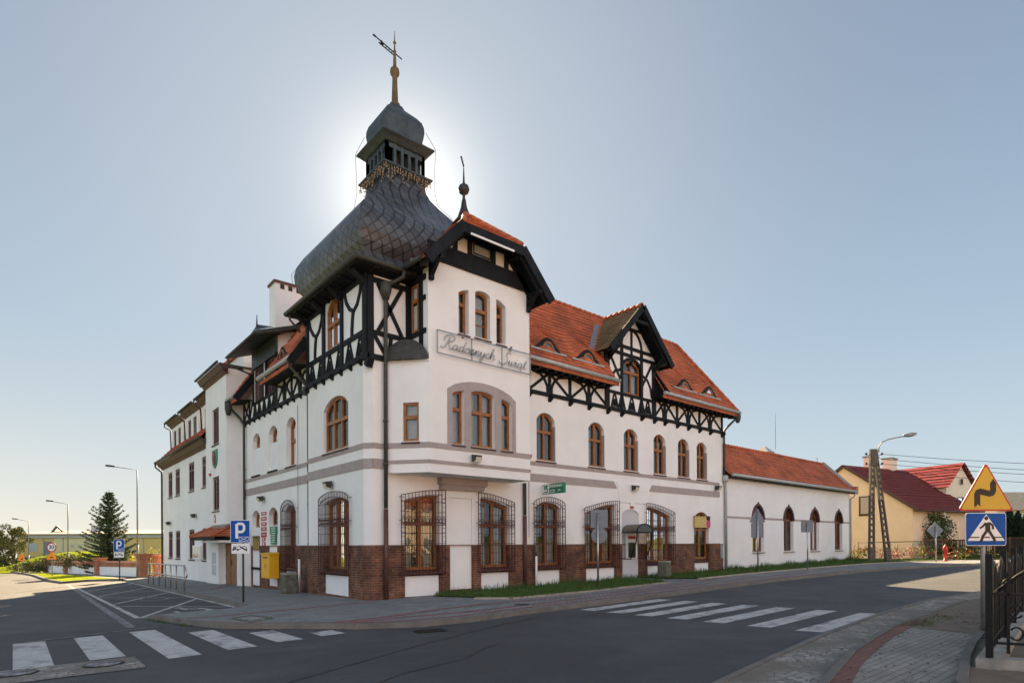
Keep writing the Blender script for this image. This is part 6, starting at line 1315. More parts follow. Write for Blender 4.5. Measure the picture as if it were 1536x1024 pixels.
# left distance: 30 limit with bump warning, orange warning
t = thing('speed_sign', 'round red rimmed 30 limit sign above an orange warning triangle', 'road sign', gp(-5.88, 38.8)); rv = Vector((.77, -.64, 0)); post_(t, -5.88, 38.8, 1.9, .035); nv = rv.cross(Z).normalized(); c = Vector((-5.88, 38.8, 1.60))+nv*.06
plate(t, 'limit_plate', circ(.36), c, rv, .012, 'sign_red'); plate(t, 'white_field', circ(.275), c, rv, .004, 'sign_white', .004)
Fq = Fr(c, rv, nv); text_obj('30', .40, 'sign_black', 'number', fmat(Fq, 0, 0, .008), t, offset=.008, extrude=.002)
c = c-Z*.88; plate(t, 'warning_plate', tri(.74, .66, .03), c, rv, .012, 'sign_orange'); mark(t, 'bump_mark', c, rv, [([(-.16, .12), (.16, .12), (.05, .2), (-.05, .2)], None)], 'sign_black', .004)
t = thing('warning_sign', 'small orange warning triangle alone on a thin pole by the far lawn', 'road sign', gp(-7.48, 51.6)); post_(t, -7.48, 51.6, 1.0, .03); c = Vector((-7.48, 51.6, .42))+nv*.05; plate(t, 'warning_plate', tri(.80, .72, .03), c, rv, .012, 'sign_orange'); mark(t, 'figure_mark', c, rv, [([(-.06, .12), (.1, .2)], .06), ([(.05, .3), (.08, .12)], .05)], 'sign_black', .004)
# ---------------------------------------------------------------- railing on the pavement edge
t = thing('railing', 'low tubular steel railing along the parking bays', 'railing', gp(-2.85, 14)); ys_ = [10.26, 11.75, 12.9, 14.1, 15.5, 17.0, 18.4]
for y in ys_: mb = MB(); mb.tube([(-2.86, y, gz(-2.86, y)-.05), (-2.86, y, gz(-2.86, y)+1.0)], .028, 8); mb.build('post', 'steel_warm', t)
mb = MB(); mb.tube([(-2.86, 18.45, gz(-2.86, 18.45)+1.02), (-2.86, 10.2, gz(-2.86, 10.2)+1.02), (-2.86, 9.75, gz(-2.86, 9.7)+.66), (-2.86, 9.85, gz(-2.86, 9.7)+.56), (-2.86, 18.4, gz(-2.86, 18.4)+.56)], .030, 8); mb.build('rail', 'steel', t)
# ---------------------------------------------------------------- street lamps on the left
def street_lamp(x, y, h, arm, label):
    z = gz(x, y); t = thing('street_lamp', label, 'street lamp', gp(x, y), 'slim street lamps on the left')
    a = Vector((x, y, z)); d = Vector((-.766, .643, 0)); mb = MB(); mb.tube([a, a+Z*h*.3], .075, 10); mb.tube([a+Z*h*.3, a+Z*h], .05, 10, r2=.038); mb.build('pole', 'pole_grey', t)
    mb = MB(); b = a+Z*h; mb.tube([b-Z*.05, b, b+d*arm+Z*.24], .026, 8); mb.build('arm', 'pole_grey', t); e = b+d*arm+Z*.24
    mb = MB(); mb.hexa([e+Vector((.643, .766, 0))*q*w+d*l+Z*hh for q, l, w, hh in ((-1, -.1, .07, -.05), (1, -.1, .07, -.05), (1, .42, .11, -.0), (-1, .42, .11, -.0))], [e+Vector((.643, .766, 0))*q*w+d*l+Z*hh for q, l, w, hh in ((-1, -.1, .05, .06), (1, -.1, .05, .06), (1, .38, .08, .12), (-1, .38, .08, .12))]); mb.build('lamp_head', 'gutter_dark', t)
street_lamp(-1.87, 29.05, 6.95, 1.6, 'tallest slim street lamp beside the brick gate pillar'); street_lamp(-4.56, 45.56, 5.75, 1.35, 'middle slim street lamp behind the speed limit sign'); street_lamp(-6.79, 66.2, 5.2, 1.3, 'smallest slim street lamp on the far lawn')
# ---------------------------------------------------------------- brick wall with white panels on the left
WA, WB = Vector((-1.55, 28.9, 0)), Vector((-5.75, 51.5, 0)); wd = (WB-WA).normalized(); wn = Vector((-wd.y, wd.x, 0)); wn = wn if wn.x < 0 else -wn; LW = (WB-WA).length
t = thing('brick_wall', 'low garden wall of white panels with red brick coping and pillars', 'wall', gp(-3.5, 40)); FZ = Fr(WA, wd, wn)
pil = [0, 8.6, 16.5, 22.6]; mb = MB()
def wz(s): p = WA+wd*s; return gz(p.x, p.y)
def wbox(mb, s0, s1, z0, z1, n0, n1): 
    mb.hexa([FZ.p(s0, wz(s0)+z0, n0), FZ.p(s1, wz(s1)+z0, n0), FZ.p(s1, wz(s1)+z0, n1), FZ.p(s0, wz(s0)+z0, n1)], [FZ.p(s0, wz(s0)+z1, n0), FZ.p(s1, wz(s1)+z1, n0), FZ.p(s1, wz(s1)+z1, n1), FZ.p(s0, wz(s0)+z1, n1)])
wbox(mb, .2, LW, -.2, .62, -.1, .1); mb.build('panel', 'plaster_cool', t); mb = MB()
wbox(mb, .2, LW, .62, .88, -.14, .14)
mb.hexa([FZ.p(.2, wz(.2)+.88, -.2), FZ.p(LW, wz(LW)+.88, -.2), FZ.p(LW, wz(LW)+.88, .2), FZ.p(.2, wz(.2)+.88, .2)], [FZ.p(.2, wz(.2)+1.02, -.04), FZ.p(LW, wz(LW)+1.02, -.04), FZ.p(LW, wz(LW)+1.02, .04), FZ.p(.2, wz(.2)+1.02, .04)]); mb.build('coping', 'brick_red', t)
for i, s in enumerate(pil):
    mb = MB(); w = .30 if i == 0 else .26; h = 1.50 if i == 0 else 1.28; wbox(mb, s-w, s+w, -.2, h-.3, -.3, .3); wbox(mb, s-w-.08, s+w+.08, h-.3, h-.1, -.36, .36); wbox(mb, s-w-.14, s+w+.14, h-.1, h, -.42, .42); mb.build('pillar', 'brick_red', t)
t = thing('brick_pillar', 'brick gate pillar behind the railing next to the office wing', 'pillar', gp(-.75, 29.3)); mb = MB(); z = gz(-.7, 29.4)
mb.box((-.95, 29.1, z-.2), (-.35, 29.7, z+1.3)); mb.box((-1.03, 29.02, z+1.3), (-.27, 29.78, z+1.44)); mb.build('shaft', 'brick_red', t); mb = MB(); mb.box((-1.0, 29.05, z+1.44), (-.3, 29.75, z+1.5)); mb.build('cap', 'kerb', t)
# island and lawns on the left
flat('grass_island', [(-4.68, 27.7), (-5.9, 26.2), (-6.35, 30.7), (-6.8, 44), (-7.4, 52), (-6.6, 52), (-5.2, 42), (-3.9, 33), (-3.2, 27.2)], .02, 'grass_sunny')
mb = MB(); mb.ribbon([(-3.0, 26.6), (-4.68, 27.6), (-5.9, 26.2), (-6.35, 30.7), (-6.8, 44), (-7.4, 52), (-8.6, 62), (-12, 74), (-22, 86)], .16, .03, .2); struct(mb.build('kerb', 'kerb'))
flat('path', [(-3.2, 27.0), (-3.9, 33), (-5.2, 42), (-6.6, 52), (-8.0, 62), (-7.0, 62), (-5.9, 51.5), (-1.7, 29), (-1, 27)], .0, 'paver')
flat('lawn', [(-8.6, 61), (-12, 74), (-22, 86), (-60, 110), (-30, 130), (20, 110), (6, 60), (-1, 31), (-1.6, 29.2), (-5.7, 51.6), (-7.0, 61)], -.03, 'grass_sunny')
# mound behind the wall
mb = MB(); n = 16; mc = Vector((-4.2, 62, 0))
def mh(x, y): u = (x+2.5)/7.5; v = (y-64)/8; return 1.9*max(0, 1-u*u-v*v)**1.2
for i in range(n):
    for j in range(n):
        q = []
        for a, b in ((i, j), (i+1, j), (i+1, j+1), (i, j+1)): x = -10+15*a/n; y = 56+16*b/n; q.append(gp(x, y, mh(x, y)-.04))
        mb.poly(q, True)
o = mb.build('grass_mound', 'grass_sunny'); struct(o)
# ---------------------------------------------------------------- vegetation
def clump(mb, c, r, n, size, flat_=.8, jit=1.0):
    for _ in range(n):
        while True:
            p = Vector((random.uniform(-1, 1), random.uniform(-1, 1), random.uniform(-1, 1)))
            if .25 < p.length < 1: break
        p = Vector((c[0]+p.x*r[0], c[1]+p.y*r[1], c[2]+p.z*r[2])); a = Vector((random.gauss(0, 1), random.gauss(0, 1), random.gauss(0, 1)*flat_)).normalized(); b = a.orthogonal().normalized(); b.rotate(Matrix.Rotation(random.uniform(0, 6.28), 3, a)); s = size*random.uniform(.6, 1.35)
        d = a.cross(b); mb.poly([p-b*s, p+d*s*.45, p+b*s, p-d*s*.45])
def bush(name, x, y, w, d, h, m, label, cat, n=900, size=.07, group=None, clumps=14, bare=.15, stem=True):
    t = thing(name, label, cat, gp(x, y), group); z = gz(x, y); mb = MB()
    for _ in range(clumps):
        a = random.uniform(0, 6.28); q = random.random()**.5*.72; hz = random.uniform(bare, .82); k = .34+.2*random.random()
        clump(mb, (x+math.cos(a)*q*w, y+math.sin(a)*q*d, z+h*hz), (w*k, d*k, h*k*.62), n//clumps, size)
    mb.build('foliage', m, t, norm=False); mb = MB()
    for k in range(5): a = 1.26*k; mb.tube([(x, y, z-.05), (x+math.cos(a)*w*.3, y+math.sin(a)*d*.3, z+h*.6)], .03*h/2+.01, 5, r2=.01)
    mb.build('stem', 'bark', t)
def spruce(x, y, h, rb, label):
    t = thing('spruce', label, 'tree', gp(x, y)); z = gz(x, y); mb = MB(); mb.tube([(x, y, z-.1), (x, y, z+h)], .17, 8, r2=.015); mb.build('trunk', 'bark', t); mb = MB(); lv = 30
    for i in range(lv):
        f = (i+.3*random.random())/lv; zz = z+h*(.05+.93*f); R = rb*(1-f)**.82+.06; nb = int(7+4*(1-f))
        for k in range(nb):
            a = 6.283*k/nb+random.uniform(-.3, .3); L = R*random.uniform(.45, 1.25)*(1.18 if k % 4 == 0 else .9); dr = Vector((math.cos(a), math.sin(a), 0)); sd = Vector((-dr.y, dr.x, 0)); up = .30-.75*(1-f)
            m = max(5, int(L/.10)); prev = None
            for j in range(m):
                u = (j+1)/m; p = Vector((x, y, zz))+dr*L*u+Z*(L*(up*u+.42*u*u-.12)); wd_ = .30*(1-u*.55)*(.55+.45*min(1, L))
                for s in (-1, 1):
                    for q in range(2):
                        tip = p+sd*s*wd_*random.uniform(.6, 1.2)+dr*wd_*.55+Z*random.uniform(-.16, .03); w_ = .045
                        mb.poly([p-dr*w_, tip, p+dr*w_+Z*random.uniform(-.06, .06)])
                if j % 2 == 0: mb.poly([p-sd*.05, p+dr*.2-Z*.03, p+sd*.05, p-Z*.16])
    mb.build('crown', 'needle', t, norm=False)
spruce(*(-2.35, 39.2), 6.5, 2.0, 'dark conical spruce standing behind the brick pillared wall')
def tree(x, y, h, rw, label, m='leaf', n=4200, size=.16, trunk=.35, clumps=30, group=None, name='broadleaf_tree'):
    t = thing(name, label, 'tree', gp(x, y), group); z = gz(x, y); mb = MB(); ml = MB(); mb.tube([(x, y, z-.1), (x+.05*h, y, z+h*.3), (x, y, z+h*.85)], h*.028, 8, r2=h*.008)
    for k in range(clumps):
        a = random.uniform(0, 6.28); f = random.uniform(trunk, .95); R = rw*math.sin(math.pi*min(1, (f-trunk*.7)/(1.06-trunk*.7)))**.6*random.uniform(.35, 1); c = Vector((x+R*math.cos(a), y+R*math.sin(a), z+h*f)); mb.tube([(x, y, z+h*max(.2, f-.25)), (c.x, c.y, c.z)], h*.010, 5, r2=.01); k_ = rw*random.uniform(.16, .32); clump(ml, c, (k_, k_, k_*.75), n//clumps, size)
    mb.build('trunk', 'bark', t); ml.build('crown', m, t, norm=False)
def at(px, D, z=None):   # ground point at a distance along a sight line of the photograph
    d = Vector((math.cos(R_(HEAD)), math.sin(R_(HEAD)), 0)); r = Vector((math.sin(R_(HEAD)), -math.cos(R_(HEAD)), 0)); p = CAM+d*D+r*((px-768)/892*D); return p.x, p.y
tree(*at(18, 78), 5.6, 2.2, 'round loose tree at the left end of the long yellow hall', 'leaf_olive', 3400, .13)
tree(*at(2, 84), 4.6, 2.0, 'low bushy tree at the left edge beyond the far lawn', 'leaf_olive', 2600, .15, trunk=.12)
tree(*at(-30, 92), 6.0, 3.2, 'broad tree left of the far lawn', 'leaf_olive', 2600, .2, trunk=.15)
bush('shrub', *at(28, 57), 1.0, .7, .9, 'leaf_olive', 'brownish low shrub in front of the grass mound near the orange sign', 'shrub', 800, .07, 'low shrubs on the left lawn')
bush('shrub', *at(58, 54), 1.6, .9, 1.1, 'leaf_olive', 'wide brownish green shrub left of the speed limit sign', 'shrub', 1500, .07, 'low shrubs on the left lawn')
bush('shrub', *at(68, 53), 1.0, .9, 1.3, 'leaf_autumn' if False else 'leaf', 'dense shrub against the far end of the brick pillared wall', 'shrub', 1100, .07, 'low shrubs on the left lawn')
bush('shrub', *at(40, 56), .35, .35, 1.2, 'leaf_thuja', 'small dark conical evergreen shrub beside the smallest street lamp', 'shrub', 600, .06, 'low shrubs on the left lawn')
for px, D, w, lab in ((95, 53, 1.9, 'left piece of clipped hedge above the brick wall coping'), (120, 49, 1.9, 'right piece of clipped hedge above the brick wall coping')):
    bush('hedge', *at(px, D), w, .6, 1.75, 'leaf_olive', lab, 'hedge', 1700, .07, 'hedges behind the brick wall', bare=.3)
bush('shrub', *at(207, 43), .7, .7, 1.5, 'leaf_yellow', 'bright yellow green shrub behind the tallest street lamp', 'shrub', 900, .06)
bush('shrub', *at(231, 46), .9, .7, 1.9, 'leaf_yellow', 'yellow green shrub between the gate pillars and the wing', 'shrub', 900, .06)
# far green belt in shade before the hall
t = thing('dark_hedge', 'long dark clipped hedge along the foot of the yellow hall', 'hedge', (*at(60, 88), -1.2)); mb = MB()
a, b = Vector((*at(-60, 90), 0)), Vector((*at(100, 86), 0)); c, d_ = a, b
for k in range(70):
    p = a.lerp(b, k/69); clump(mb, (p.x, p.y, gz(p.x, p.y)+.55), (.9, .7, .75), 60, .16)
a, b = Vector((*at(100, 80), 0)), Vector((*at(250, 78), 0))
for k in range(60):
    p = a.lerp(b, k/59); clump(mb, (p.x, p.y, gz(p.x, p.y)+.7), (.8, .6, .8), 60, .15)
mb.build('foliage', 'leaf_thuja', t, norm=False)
mb = MB()
for p in (c, c.lerp(d_, .33), c.lerp(d_, .66), d_, a, a.lerp(b, .5), b): mb.tube([(p.x, p.y, gz(p.x, p.y)-.1), (p.x, p.y, gz(p.x, p.y)+.9)], .06, 5)
mb.build('stem', 'bark', t)
# ---------------------------------------------------------------- long yellow hall
t = thing('yellow_hall', 'long low yellow hall with a pale flat roof far behind the spruce', 'building', (*at(120, 100), -1.3))
hx, hy = at(20, 96); FH = Fr((hx, hy, 0), (.766, -.643, 0), (-.643, -.766, 0)); LH = 34; zb = -1.9
mb = MB(); mb.fbox(FH, .6, 6.6, zb, 3.05, -14, 0); mb.build('wall', 'hall_yellow', t); mb = MB(); mb.fbox(FH, 6.62, 17, zb, 3.05, -14, .02); mb.build('wall', 'hall_pale', t); mb = MB(); mb.fbox(FH, 17.02, LH, zb, 3.05, -14, 0); mb.build('wall', 'hall_yellow', t)
mb = MB(); mb.fbox(FH, .3, LH, 3.05, 3.62, -14, .3); mb.build('fascia', 'hall_fascia', t); mb = MB(); mb.hexa([FH.p(-.6, 3.62, .7), FH.p(LH, 3.62, .7), FH.p(LH, 3.62, -14), FH.p(-.6, 3.62, -14)], [FH.p(-.5, 3.72, .7), FH.p(LH, 3.72, .7), FH.p(LH, 4.55, -10), FH.p(-.3, 4.55, -10)]); mb.build('roof', 'hall_roof', t)
mb = MB(); mb.fbox(FH, 2.2, 3.9, .85, 2.25, 0, .03); mb.build('window', 'blind', t)
for s in (9.3, 10.4): mb = MB(); mb.fbox(FH, s, s+.5, 1.5, 1.95, 0.02, .06); mb.build('vent', 'hall_fascia', t); mb = MB(); mb.fbox(FH, s, s+.5, -.1, .3, .02, .06); mb.build('vent', 'hall_fascia', t)
for s in (4.9, 8.1, 18.2, 21): mb = MB(); mb.tube([FH.p(s, zb, .1), FH.p(s, 3.3, .1)], .06, 6); mb.build('downpipe', 'hall_fascia', t)
mb = MB(); mb.fbox(FH, 4.95, 6.2, zb, 2.5, .0, .05); mb.build('gate', 'sign_back', t)
mb = MB(); mb.fbox(FH, 9.0, 10.3, 4.0, 5.2, -6, -5); mb.build('roof_unit', 'hall_fascia', t); mb = MB(); mb.path([FH.p(3.2, 4.1, -4), FH.p(4.0, 5.1, -4), FH.p(4.9, 4.3, -4)], .25, .25); mb.bar(FH.p(3.0, 4.15, -4), FH.p(5.4, 4.15, -4), .12, .12); mb.build('hoist', 'gutter_dark', t)
# ---------------------------------------------------------------- houses on the right
HU, HV = Vector((math.cos(R_(-13)), math.sin(R_(-13)), 0)), Vector((math.sin(R_(13)), math.cos(R_(13)), 0)); HO = Vector((44.1, -1.3, 0))
def hp_(u, v, z): return HO+HU*u+HV*v+Z*z
t = thing('yellow_house', 'yellow plastered house with a maroon roof and a tiled cross wing behind the concrete pole', 'house', gp(44, 0))
hz0, hez, hrz = -.2, 4.32, 8.0
mb = MB(); mb.poly([hp_(0, 0, hz0), hp_(0, 10.8, hz0), hp_(0, 10.8, hez), hp_(0, 5.4, hrz), hp_(0, 0, hez)]); mb.poly([hp_(0, 0, hz0), hp_(8.4, 0, hz0), hp_(8.4, 0, hez), hp_(0, 0, hez)]); mb.poly([hp_(0, 10.8, hz0), hp_(8.4, 10.8, hz0), hp_(8.4, 10.8, hez), hp_(0, 10.8, hez)]); mb.poly([hp_(8.2, 0, hz0), hp_(8.2, 10.8, hz0), hp_(8.2, 10.8, hez), hp_(8.2, 5.4, hrz), hp_(8.2, 0, hez)]); mb.build('wall', 'house_yellow', t)
mb = MB(); sl = (hrz-hez)/5.4
mb.tiles(hp_(-.25, -.5, hez-.5*sl+.12), hp_(8.6, -.5, hez-.5*sl+.12), hp_(8.6, 5.4, hrz+.14), hp_(-.25, 5.4, hrz+.14), 16); mb.tiles(hp_(-.25, 11.3, hez-.5*sl+.12), hp_(8.6, 11.3, hez-.5*sl+.12), hp_(8.6, 5.4, hrz+.14), hp_(-.25, 5.4, hrz+.14), 6); mb.build('roof', 'roof_maroon', t)
mb = MB(); mb.bar(hp_(-.27, -.52, hez-.5*sl+.05), hp_(-.27, 5.4, hrz+.06), .06, .22); mb.bar(hp_(-.27, 11.3, hez-.5*sl+.05), hp_(-.27, 5.4, hrz+.06), .06, .22); mb.tube([hp_(-.1, -.58, hez-.28), hp_(8.6, -.58, hez-.28)], .07, 6); mb.build('verge', 'sign_red' if False else 'pipe_rust', t)
mb = MB(); cu, cv0, cv1, cz, crz = 8.1, 1.8, 9.5, 6.36, 8.3
mb.poly([hp_(cu, cv0, hz0), hp_(cu+4.3, cv0, hz0), hp_(cu+4.3, cv0, cz), hp_(cu+2.15, cv0, crz), hp_(cu, cv0, cz)]); mb.poly([hp_(cu, cv0, hz0), hp_(cu, cv1, hz0), hp_(cu, cv1, cz), hp_(cu, cv0, cz)]); mb.poly([hp_(cu+4.3, cv0, hz0), hp_(cu+4.3, cv1, hz0), hp_(cu+4.3, cv1, cz), hp_(cu+4.3, cv0, cz)]); mb.poly([hp_(cu, cv1, hz0), hp_(cu+4.3, cv1, hz0), hp_(cu+4.3, cv1, cz), hp_(cu+2.15, cv1, crz), hp_(cu, cv1, cz)]); mb.build('wall', 'house_pink', t)
brickmat('roof_pantile', (.36, .06, .045), (.30, .052, .042), (.05, .015, .012), .42, .38, .05, bump=1., noise=.15, offset=0., rough=.28, spec=.7, msmooth=.9)
mb = MB(); mb.tiles(hp_(cu-.3, cv0-.35, cz-.1), hp_(cu-.3, cv1, cz-.1), hp_(cu+2.15, cv1, crz+.16), hp_(cu+2.15, cv0-.35, crz+.16), 8, .05); mb.tiles(hp_(cu+4.6, cv0-.35, cz-.1), hp_(cu+4.6, cv1, cz-.1), hp_(cu+2.15, cv1, crz+.16), hp_(cu+2.15, cv0-.35, crz+.16), 8, .05); mb.build('roof', 'roof_pantile', t)
for vv, lab in ((3.9, 0), (6.6, 1)):
    mb = MB(); c0 = hp_(3.9+.9*lab*3, 5.6, 0); mb.box((c0.x-.55, c0.y-.4, 7.6), (c0.x+.55, c0.y+.4, 9.0)); ch = mb.build('chimney', 'house_pink', t); mb = MB(); mb.box((c0.x-.62, c0.y-.47, 9.0), (c0.x+.62, c0.y+.47, 9.14)); mb.build('chimney_cap', 'concrete', ch)
FHG = Fr(hp_(0, 0, 0), HV, -HU); FHF = Fr(hp_(0, cv0, 0), HU, -HV)
window(t, FHG, (8.6, 9.7, 3.1, 'rect', 5.1, 5.1, 0), rev=.0, n=.06, mull=0, sill='sill_brick', name='window', curtain='full'); window(t, FHG, (3.1, 4.1, 3.9, 'rect', 5.4, 5.4, 0), rev=0, n=.06, mull=0, frame='wood_maroon')
window(t, FHF, (cu+1.5, cu+3.3, 4.0, 'rect', 5.5, 5.5, 0), rev=0, n=.06, mull=1, frame='wood_maroon', sill='sill_brick'); window(t, FHF, (cu+2.0, cu+2.35, 6.6, 'rect', 7.1, 7.1, 0), rev=0, n=.06, mull=0, frame='wood_maroon', sill=None)
mb = MB(); mb.tube([hp_(8.5, -.5, hez-.3), hp_(8.3, .0, hez-.7), hp_(8.3, 0.0, .5)], .06, 6); mb.build('downpipe', 'pipe_rust', t)
mb = MB(); mb.tiles(hp_(9.4, -.4, 2.7), hp_(13.2, -.4, 2.7), hp_(12.8, 1.8, 4.0), hp_(10.4, 1.8, 4.0), 6); mb.build('porch_roof', 'roof_maroon', t); mb = MB()
for u in (9.7, 12.9): a = hp_(u, -.2, 0); mb.box((a.x-.09, a.y-.09, .0), (a.x+.09, a.y+.09, 2.75))
mb.poly([hp_(10.2, 1.75, 0), hp_(12.4, 1.75, 0), hp_(12.4, 1.75, 2.6), hp_(10.2, 1.75, 2.6)]); mb.build('porch', 'wood_fence', t)
# farther house on the far right
t = thing('grey_roof_house', 'house with a ribbed grey brown roof at the right edge behind the hedge', 'house', (*at(1530, 62), .9)); nx, ny = at(1499, 62); FN = Fr((nx, ny, 0), (.84, -.54, 0), (-.54, -.84, 0))
mb = MB(); mb.fbox(FN, 0, 12, 0, 5.1, -9, 0); mb.build('wall', 'house_pink', t); mb = MB(); mb.tiles(FN.p(-.5, 4.95, .6), FN.p(12.5, 4.95, .6), FN.p(12.5, 7.2, -4.5), FN.p(-.5, 7.2, -4.5), 3, .02); m2 = mb
for k in range(44): s = -.5+.3*k; m2.bar(FN.p(s, 5.0, .6), FN.p(s, 7.26, -4.5), .08, .08)
m2.build('roof', 'copper_dark' if False else 'concrete', t); window(t, FN, (2.2, 4.4, 3.0, 'rect', 4.4, 4.4, 0), rev=0, n=.06, mull=1, frame='white_plastic', sill=None)
# ---------------------------------------------------------------- concrete A-pole with lamp and wires
px_, py_ = 32.4, -2.5; z = gz(px_, py_); t = thing('utility_pole', 'two legged concrete utility pole with a lamp on a curved arm', 'utility pole', gp(px_, py_)); rv = Vector((.766, -.643, 0))
def ladder(a, b, w0, w1):
    mb = MB(); a, b = Vector(a), Vector(b); L = (b-a)
    for s in (-1, 1): mb.bar(a+rv*s*w0/2, b+rv*s*w1/2, .075, .16, (.643, .766, 0))
    for k in range(15): f = .12+.8*k/15; w = w0+(w1-w0)*f; mb.bar(a+L*f-rv*w/2, a+L*f+rv*w/2, .10, .16)
    mb.hexa([a+rv*q*w0/2+Vector((.643, .766, 0))*e-Z*.2 for q, e in ((-1, -.1), (1, -.1), (1, .1), (-1, .1))], [a+L*.13+rv*q*w0/2+Vector((.643, .766, 0))*e for q, e in ((-1, -.1), (1, -.1), (1, .1), (-1, .1))]); return mb
a0 = Vector((px_, py_, z)); top = a0+Z*6.95
ladder(a0-rv*.05, top-rv*.0, .30, .16).build('leg', 'pole_concrete', t); ladder(a0+rv*1.0, top+rv*.19, .30, .15).build('leg', 'pole_concrete', t)
mb = MB(); mb.hexa([top-Z*1.0+rv*q+Vector((.643, .766, 0))*e for q, e in ((-.09, -.10), (.27, -.10), (.27, .10), (-.09, .10))], [top+rv*q+Vector((.643, .766, 0))*e for q, e in ((-.09, -.10), (.27, -.10), (.27, .10), (-.09, .10))]); mb.build('head', 'pole_concrete', t)
mb = MB(); mb.tube([top+rv*.42-Z*.2, top+rv*.44+Z*.15, top+rv*.62+Z*.42, top+rv*1.0+Z*.60, top+rv*2.0+Z*.80], .035, 8); mb.build('lamp_arm', 'pole_grey', t)
mb = MB(); c = top+rv*2.35+Z*.88; M0 = Matrix.Translation(c) @ Matrix.Rotation(math.atan2(rv.y, rv.x), 4, 'Z') @ Matrix.Rotation(R_(-9), 4, 'Y') @ Matrix.Diagonal((.46, .16, .13, 1)); q = MB(); q.lathe([(.05, -1), (.6, -.8), (.9, -.4), (1, 0), (.85, .45), (.5, .8), (.05, 1)], (0, 0), 14); q.v = [tuple(M0 @ Vector((v[2], v[1], v[0]))) for v in q.v]; LH_ = q.build('lamp_head', 'pole_grey', t)
q = MB(); q.lathe([(.05, -.7), (.6, -.5), (.8, 0), (.6, .5), (.05, .7)], (0, 0), 12); q.v = [tuple(M0 @ Vector((v[2], v[1]*.9, -abs(v[0])*.9-.35))) for v in q.v]; q.build('lens', 'lamp_glass', LH_)
mb = MB()
for dz in (.35, .95):
    for s in (-.35, .62): mb.lathe([(.03, top.z-dz), (.07, top.z-dz+.03), (.07, top.z-dz+.1), (.03, top.z-dz+.14)], ((top+rv*s).x, (top+rv*s).y), 8); mb.bar(top-Z*dz, top+rv*s-Z*dz, .03, .03)
mb.build('insulator', 'sill_brick', t)
t = thing('power_lines', 'thin overhead wires running right from the concrete pole', 'wires', top); 
for k, (dz, s) in enumerate(((.3, .55), (.9, .55), (.6, .5), (1.3, .5))):
    a = top+rv*s-Z*dz; b = a+Vector((.62, -.784, 0)).normalized()*42+Z*(-.3-.2*k); pts = [a.lerp(b, i/12)-Z*(1.3*4*(i/12)*(1-i/12)) for i in range(13)]; mb = MB(); mb.tube(pts, .014, 4); mb.build('wire', 'iron_black', t)
# ---------------------------------------------------------------- right verge: hydrant, fences, bushes
x, y = at(1367, 45.2-.6); x, y = 35.2, -5.55; z = gz(x, y); t = thing('hydrant', 'red fire hydrant at the end of the grass strip', 'hydrant', gp(x, y))
mb = MB(); mb.lathe([(.12, z), (.12, z+.06), (.085, z+.08), (.085, z+.62), (.13, z+.64), (.13, z+.80), (.09, z+.9), (.04, z+.96), (.03, z+1.02)], (x, y), 14); mb.build('barrel', 'hydrant_red', t); mb = MB(); mb.tube([(x-.2, y, z+.7), (x+.2, y, z+.7)], .06, 8); mb.build('outlet', 'hydrant_red', t)
t = thing('wire_fence', 'low wire fence with thin posts under the creeper before the yellow house', 'fence', gp(37.5, -2.3)); A_, B_ = Vector((35.8, .2, 0)), Vector((37.6, -6.0, 0)); A_, B_ = Vector((36.0, -.4, 0)), Vector((38.9, -7.2, 0))
for k in range(5): p = A_.lerp(B_, k/4); mb = MB(); mb.tube([(p.x, p.y, gz(p.x, p.y)), (p.x, p.y, gz(p.x, p.y)+1.25)], .03, 6); mb.build('post', 'wood_fence', t)
mb = MB()
for h in (.3, .75, 1.2): mb.tube([gp(A_.x, A_.y, h), gp(B_.x, B_.y, h)], .012 if h < 1 else .025, 5)
mb.build('rail', 'iron_rust', t)
t = thing('creeper', 'red and yellow autumn creeper covering the wire fence', 'creeper', gp(37.3, -3)); mb = MB(); ml = MB(); mg = MB()
for k in range(40):
    f = random.random()**1.3*.85; p = A_.lerp(B_, f); q = p+Vector((-.45, .1, 0))*random.uniform(.4, 1.4); clump(mb if random.random() < .42 else (ml if random.random() < .55 else mg), (q.x, q.y, gz(q.x, q.y)+random.uniform(.1, .95)), (.32, .42, .25), 34, .07)
mg.build('green_leaves', 'leaf', t, norm=False); mb.build('autumn_leaves', 'leaf_autumn', t, norm=False); ml.build('yellow_leaves', 'leaf_yellow', t, norm=False)
mb = MB()
for k in range(9): p = A_.lerp(B_, k/9); mb.tube([gp(p.x-.3, p.y, -.05), gp(p.x-.2, p.y+.2, .6), gp(p.x-.25, p.y+.1, 1.1)], .015, 4)
mb.build('stem', 'bark', t)
bx, by = at(1398, 46.5); bush('flowering_bush', bx, by, 1.9, 1.6, 3.6, 'leaf', 'large green bush with pale flowers in front of the yellow house', 'bush', 5200, .10, clumps=30)
fb = MB(); z = gz(bx, by)
for k in range(26): 
    a = random.uniform(2.2, 4.8)+R_(HEAD-40); q = Vector((bx+math.cos(a)*1.5*random.uniform(.5, 1), by+math.sin(a)*1.3*random.uniform(.6, 1), z+random.uniform(1.4, 3.4))); clump(fb, q, (.14, .14, .12), 16, .06)
t_ = bpy.data.objects['flowering_bush']; fb.build('blossom', 'paper', t_, norm=False)
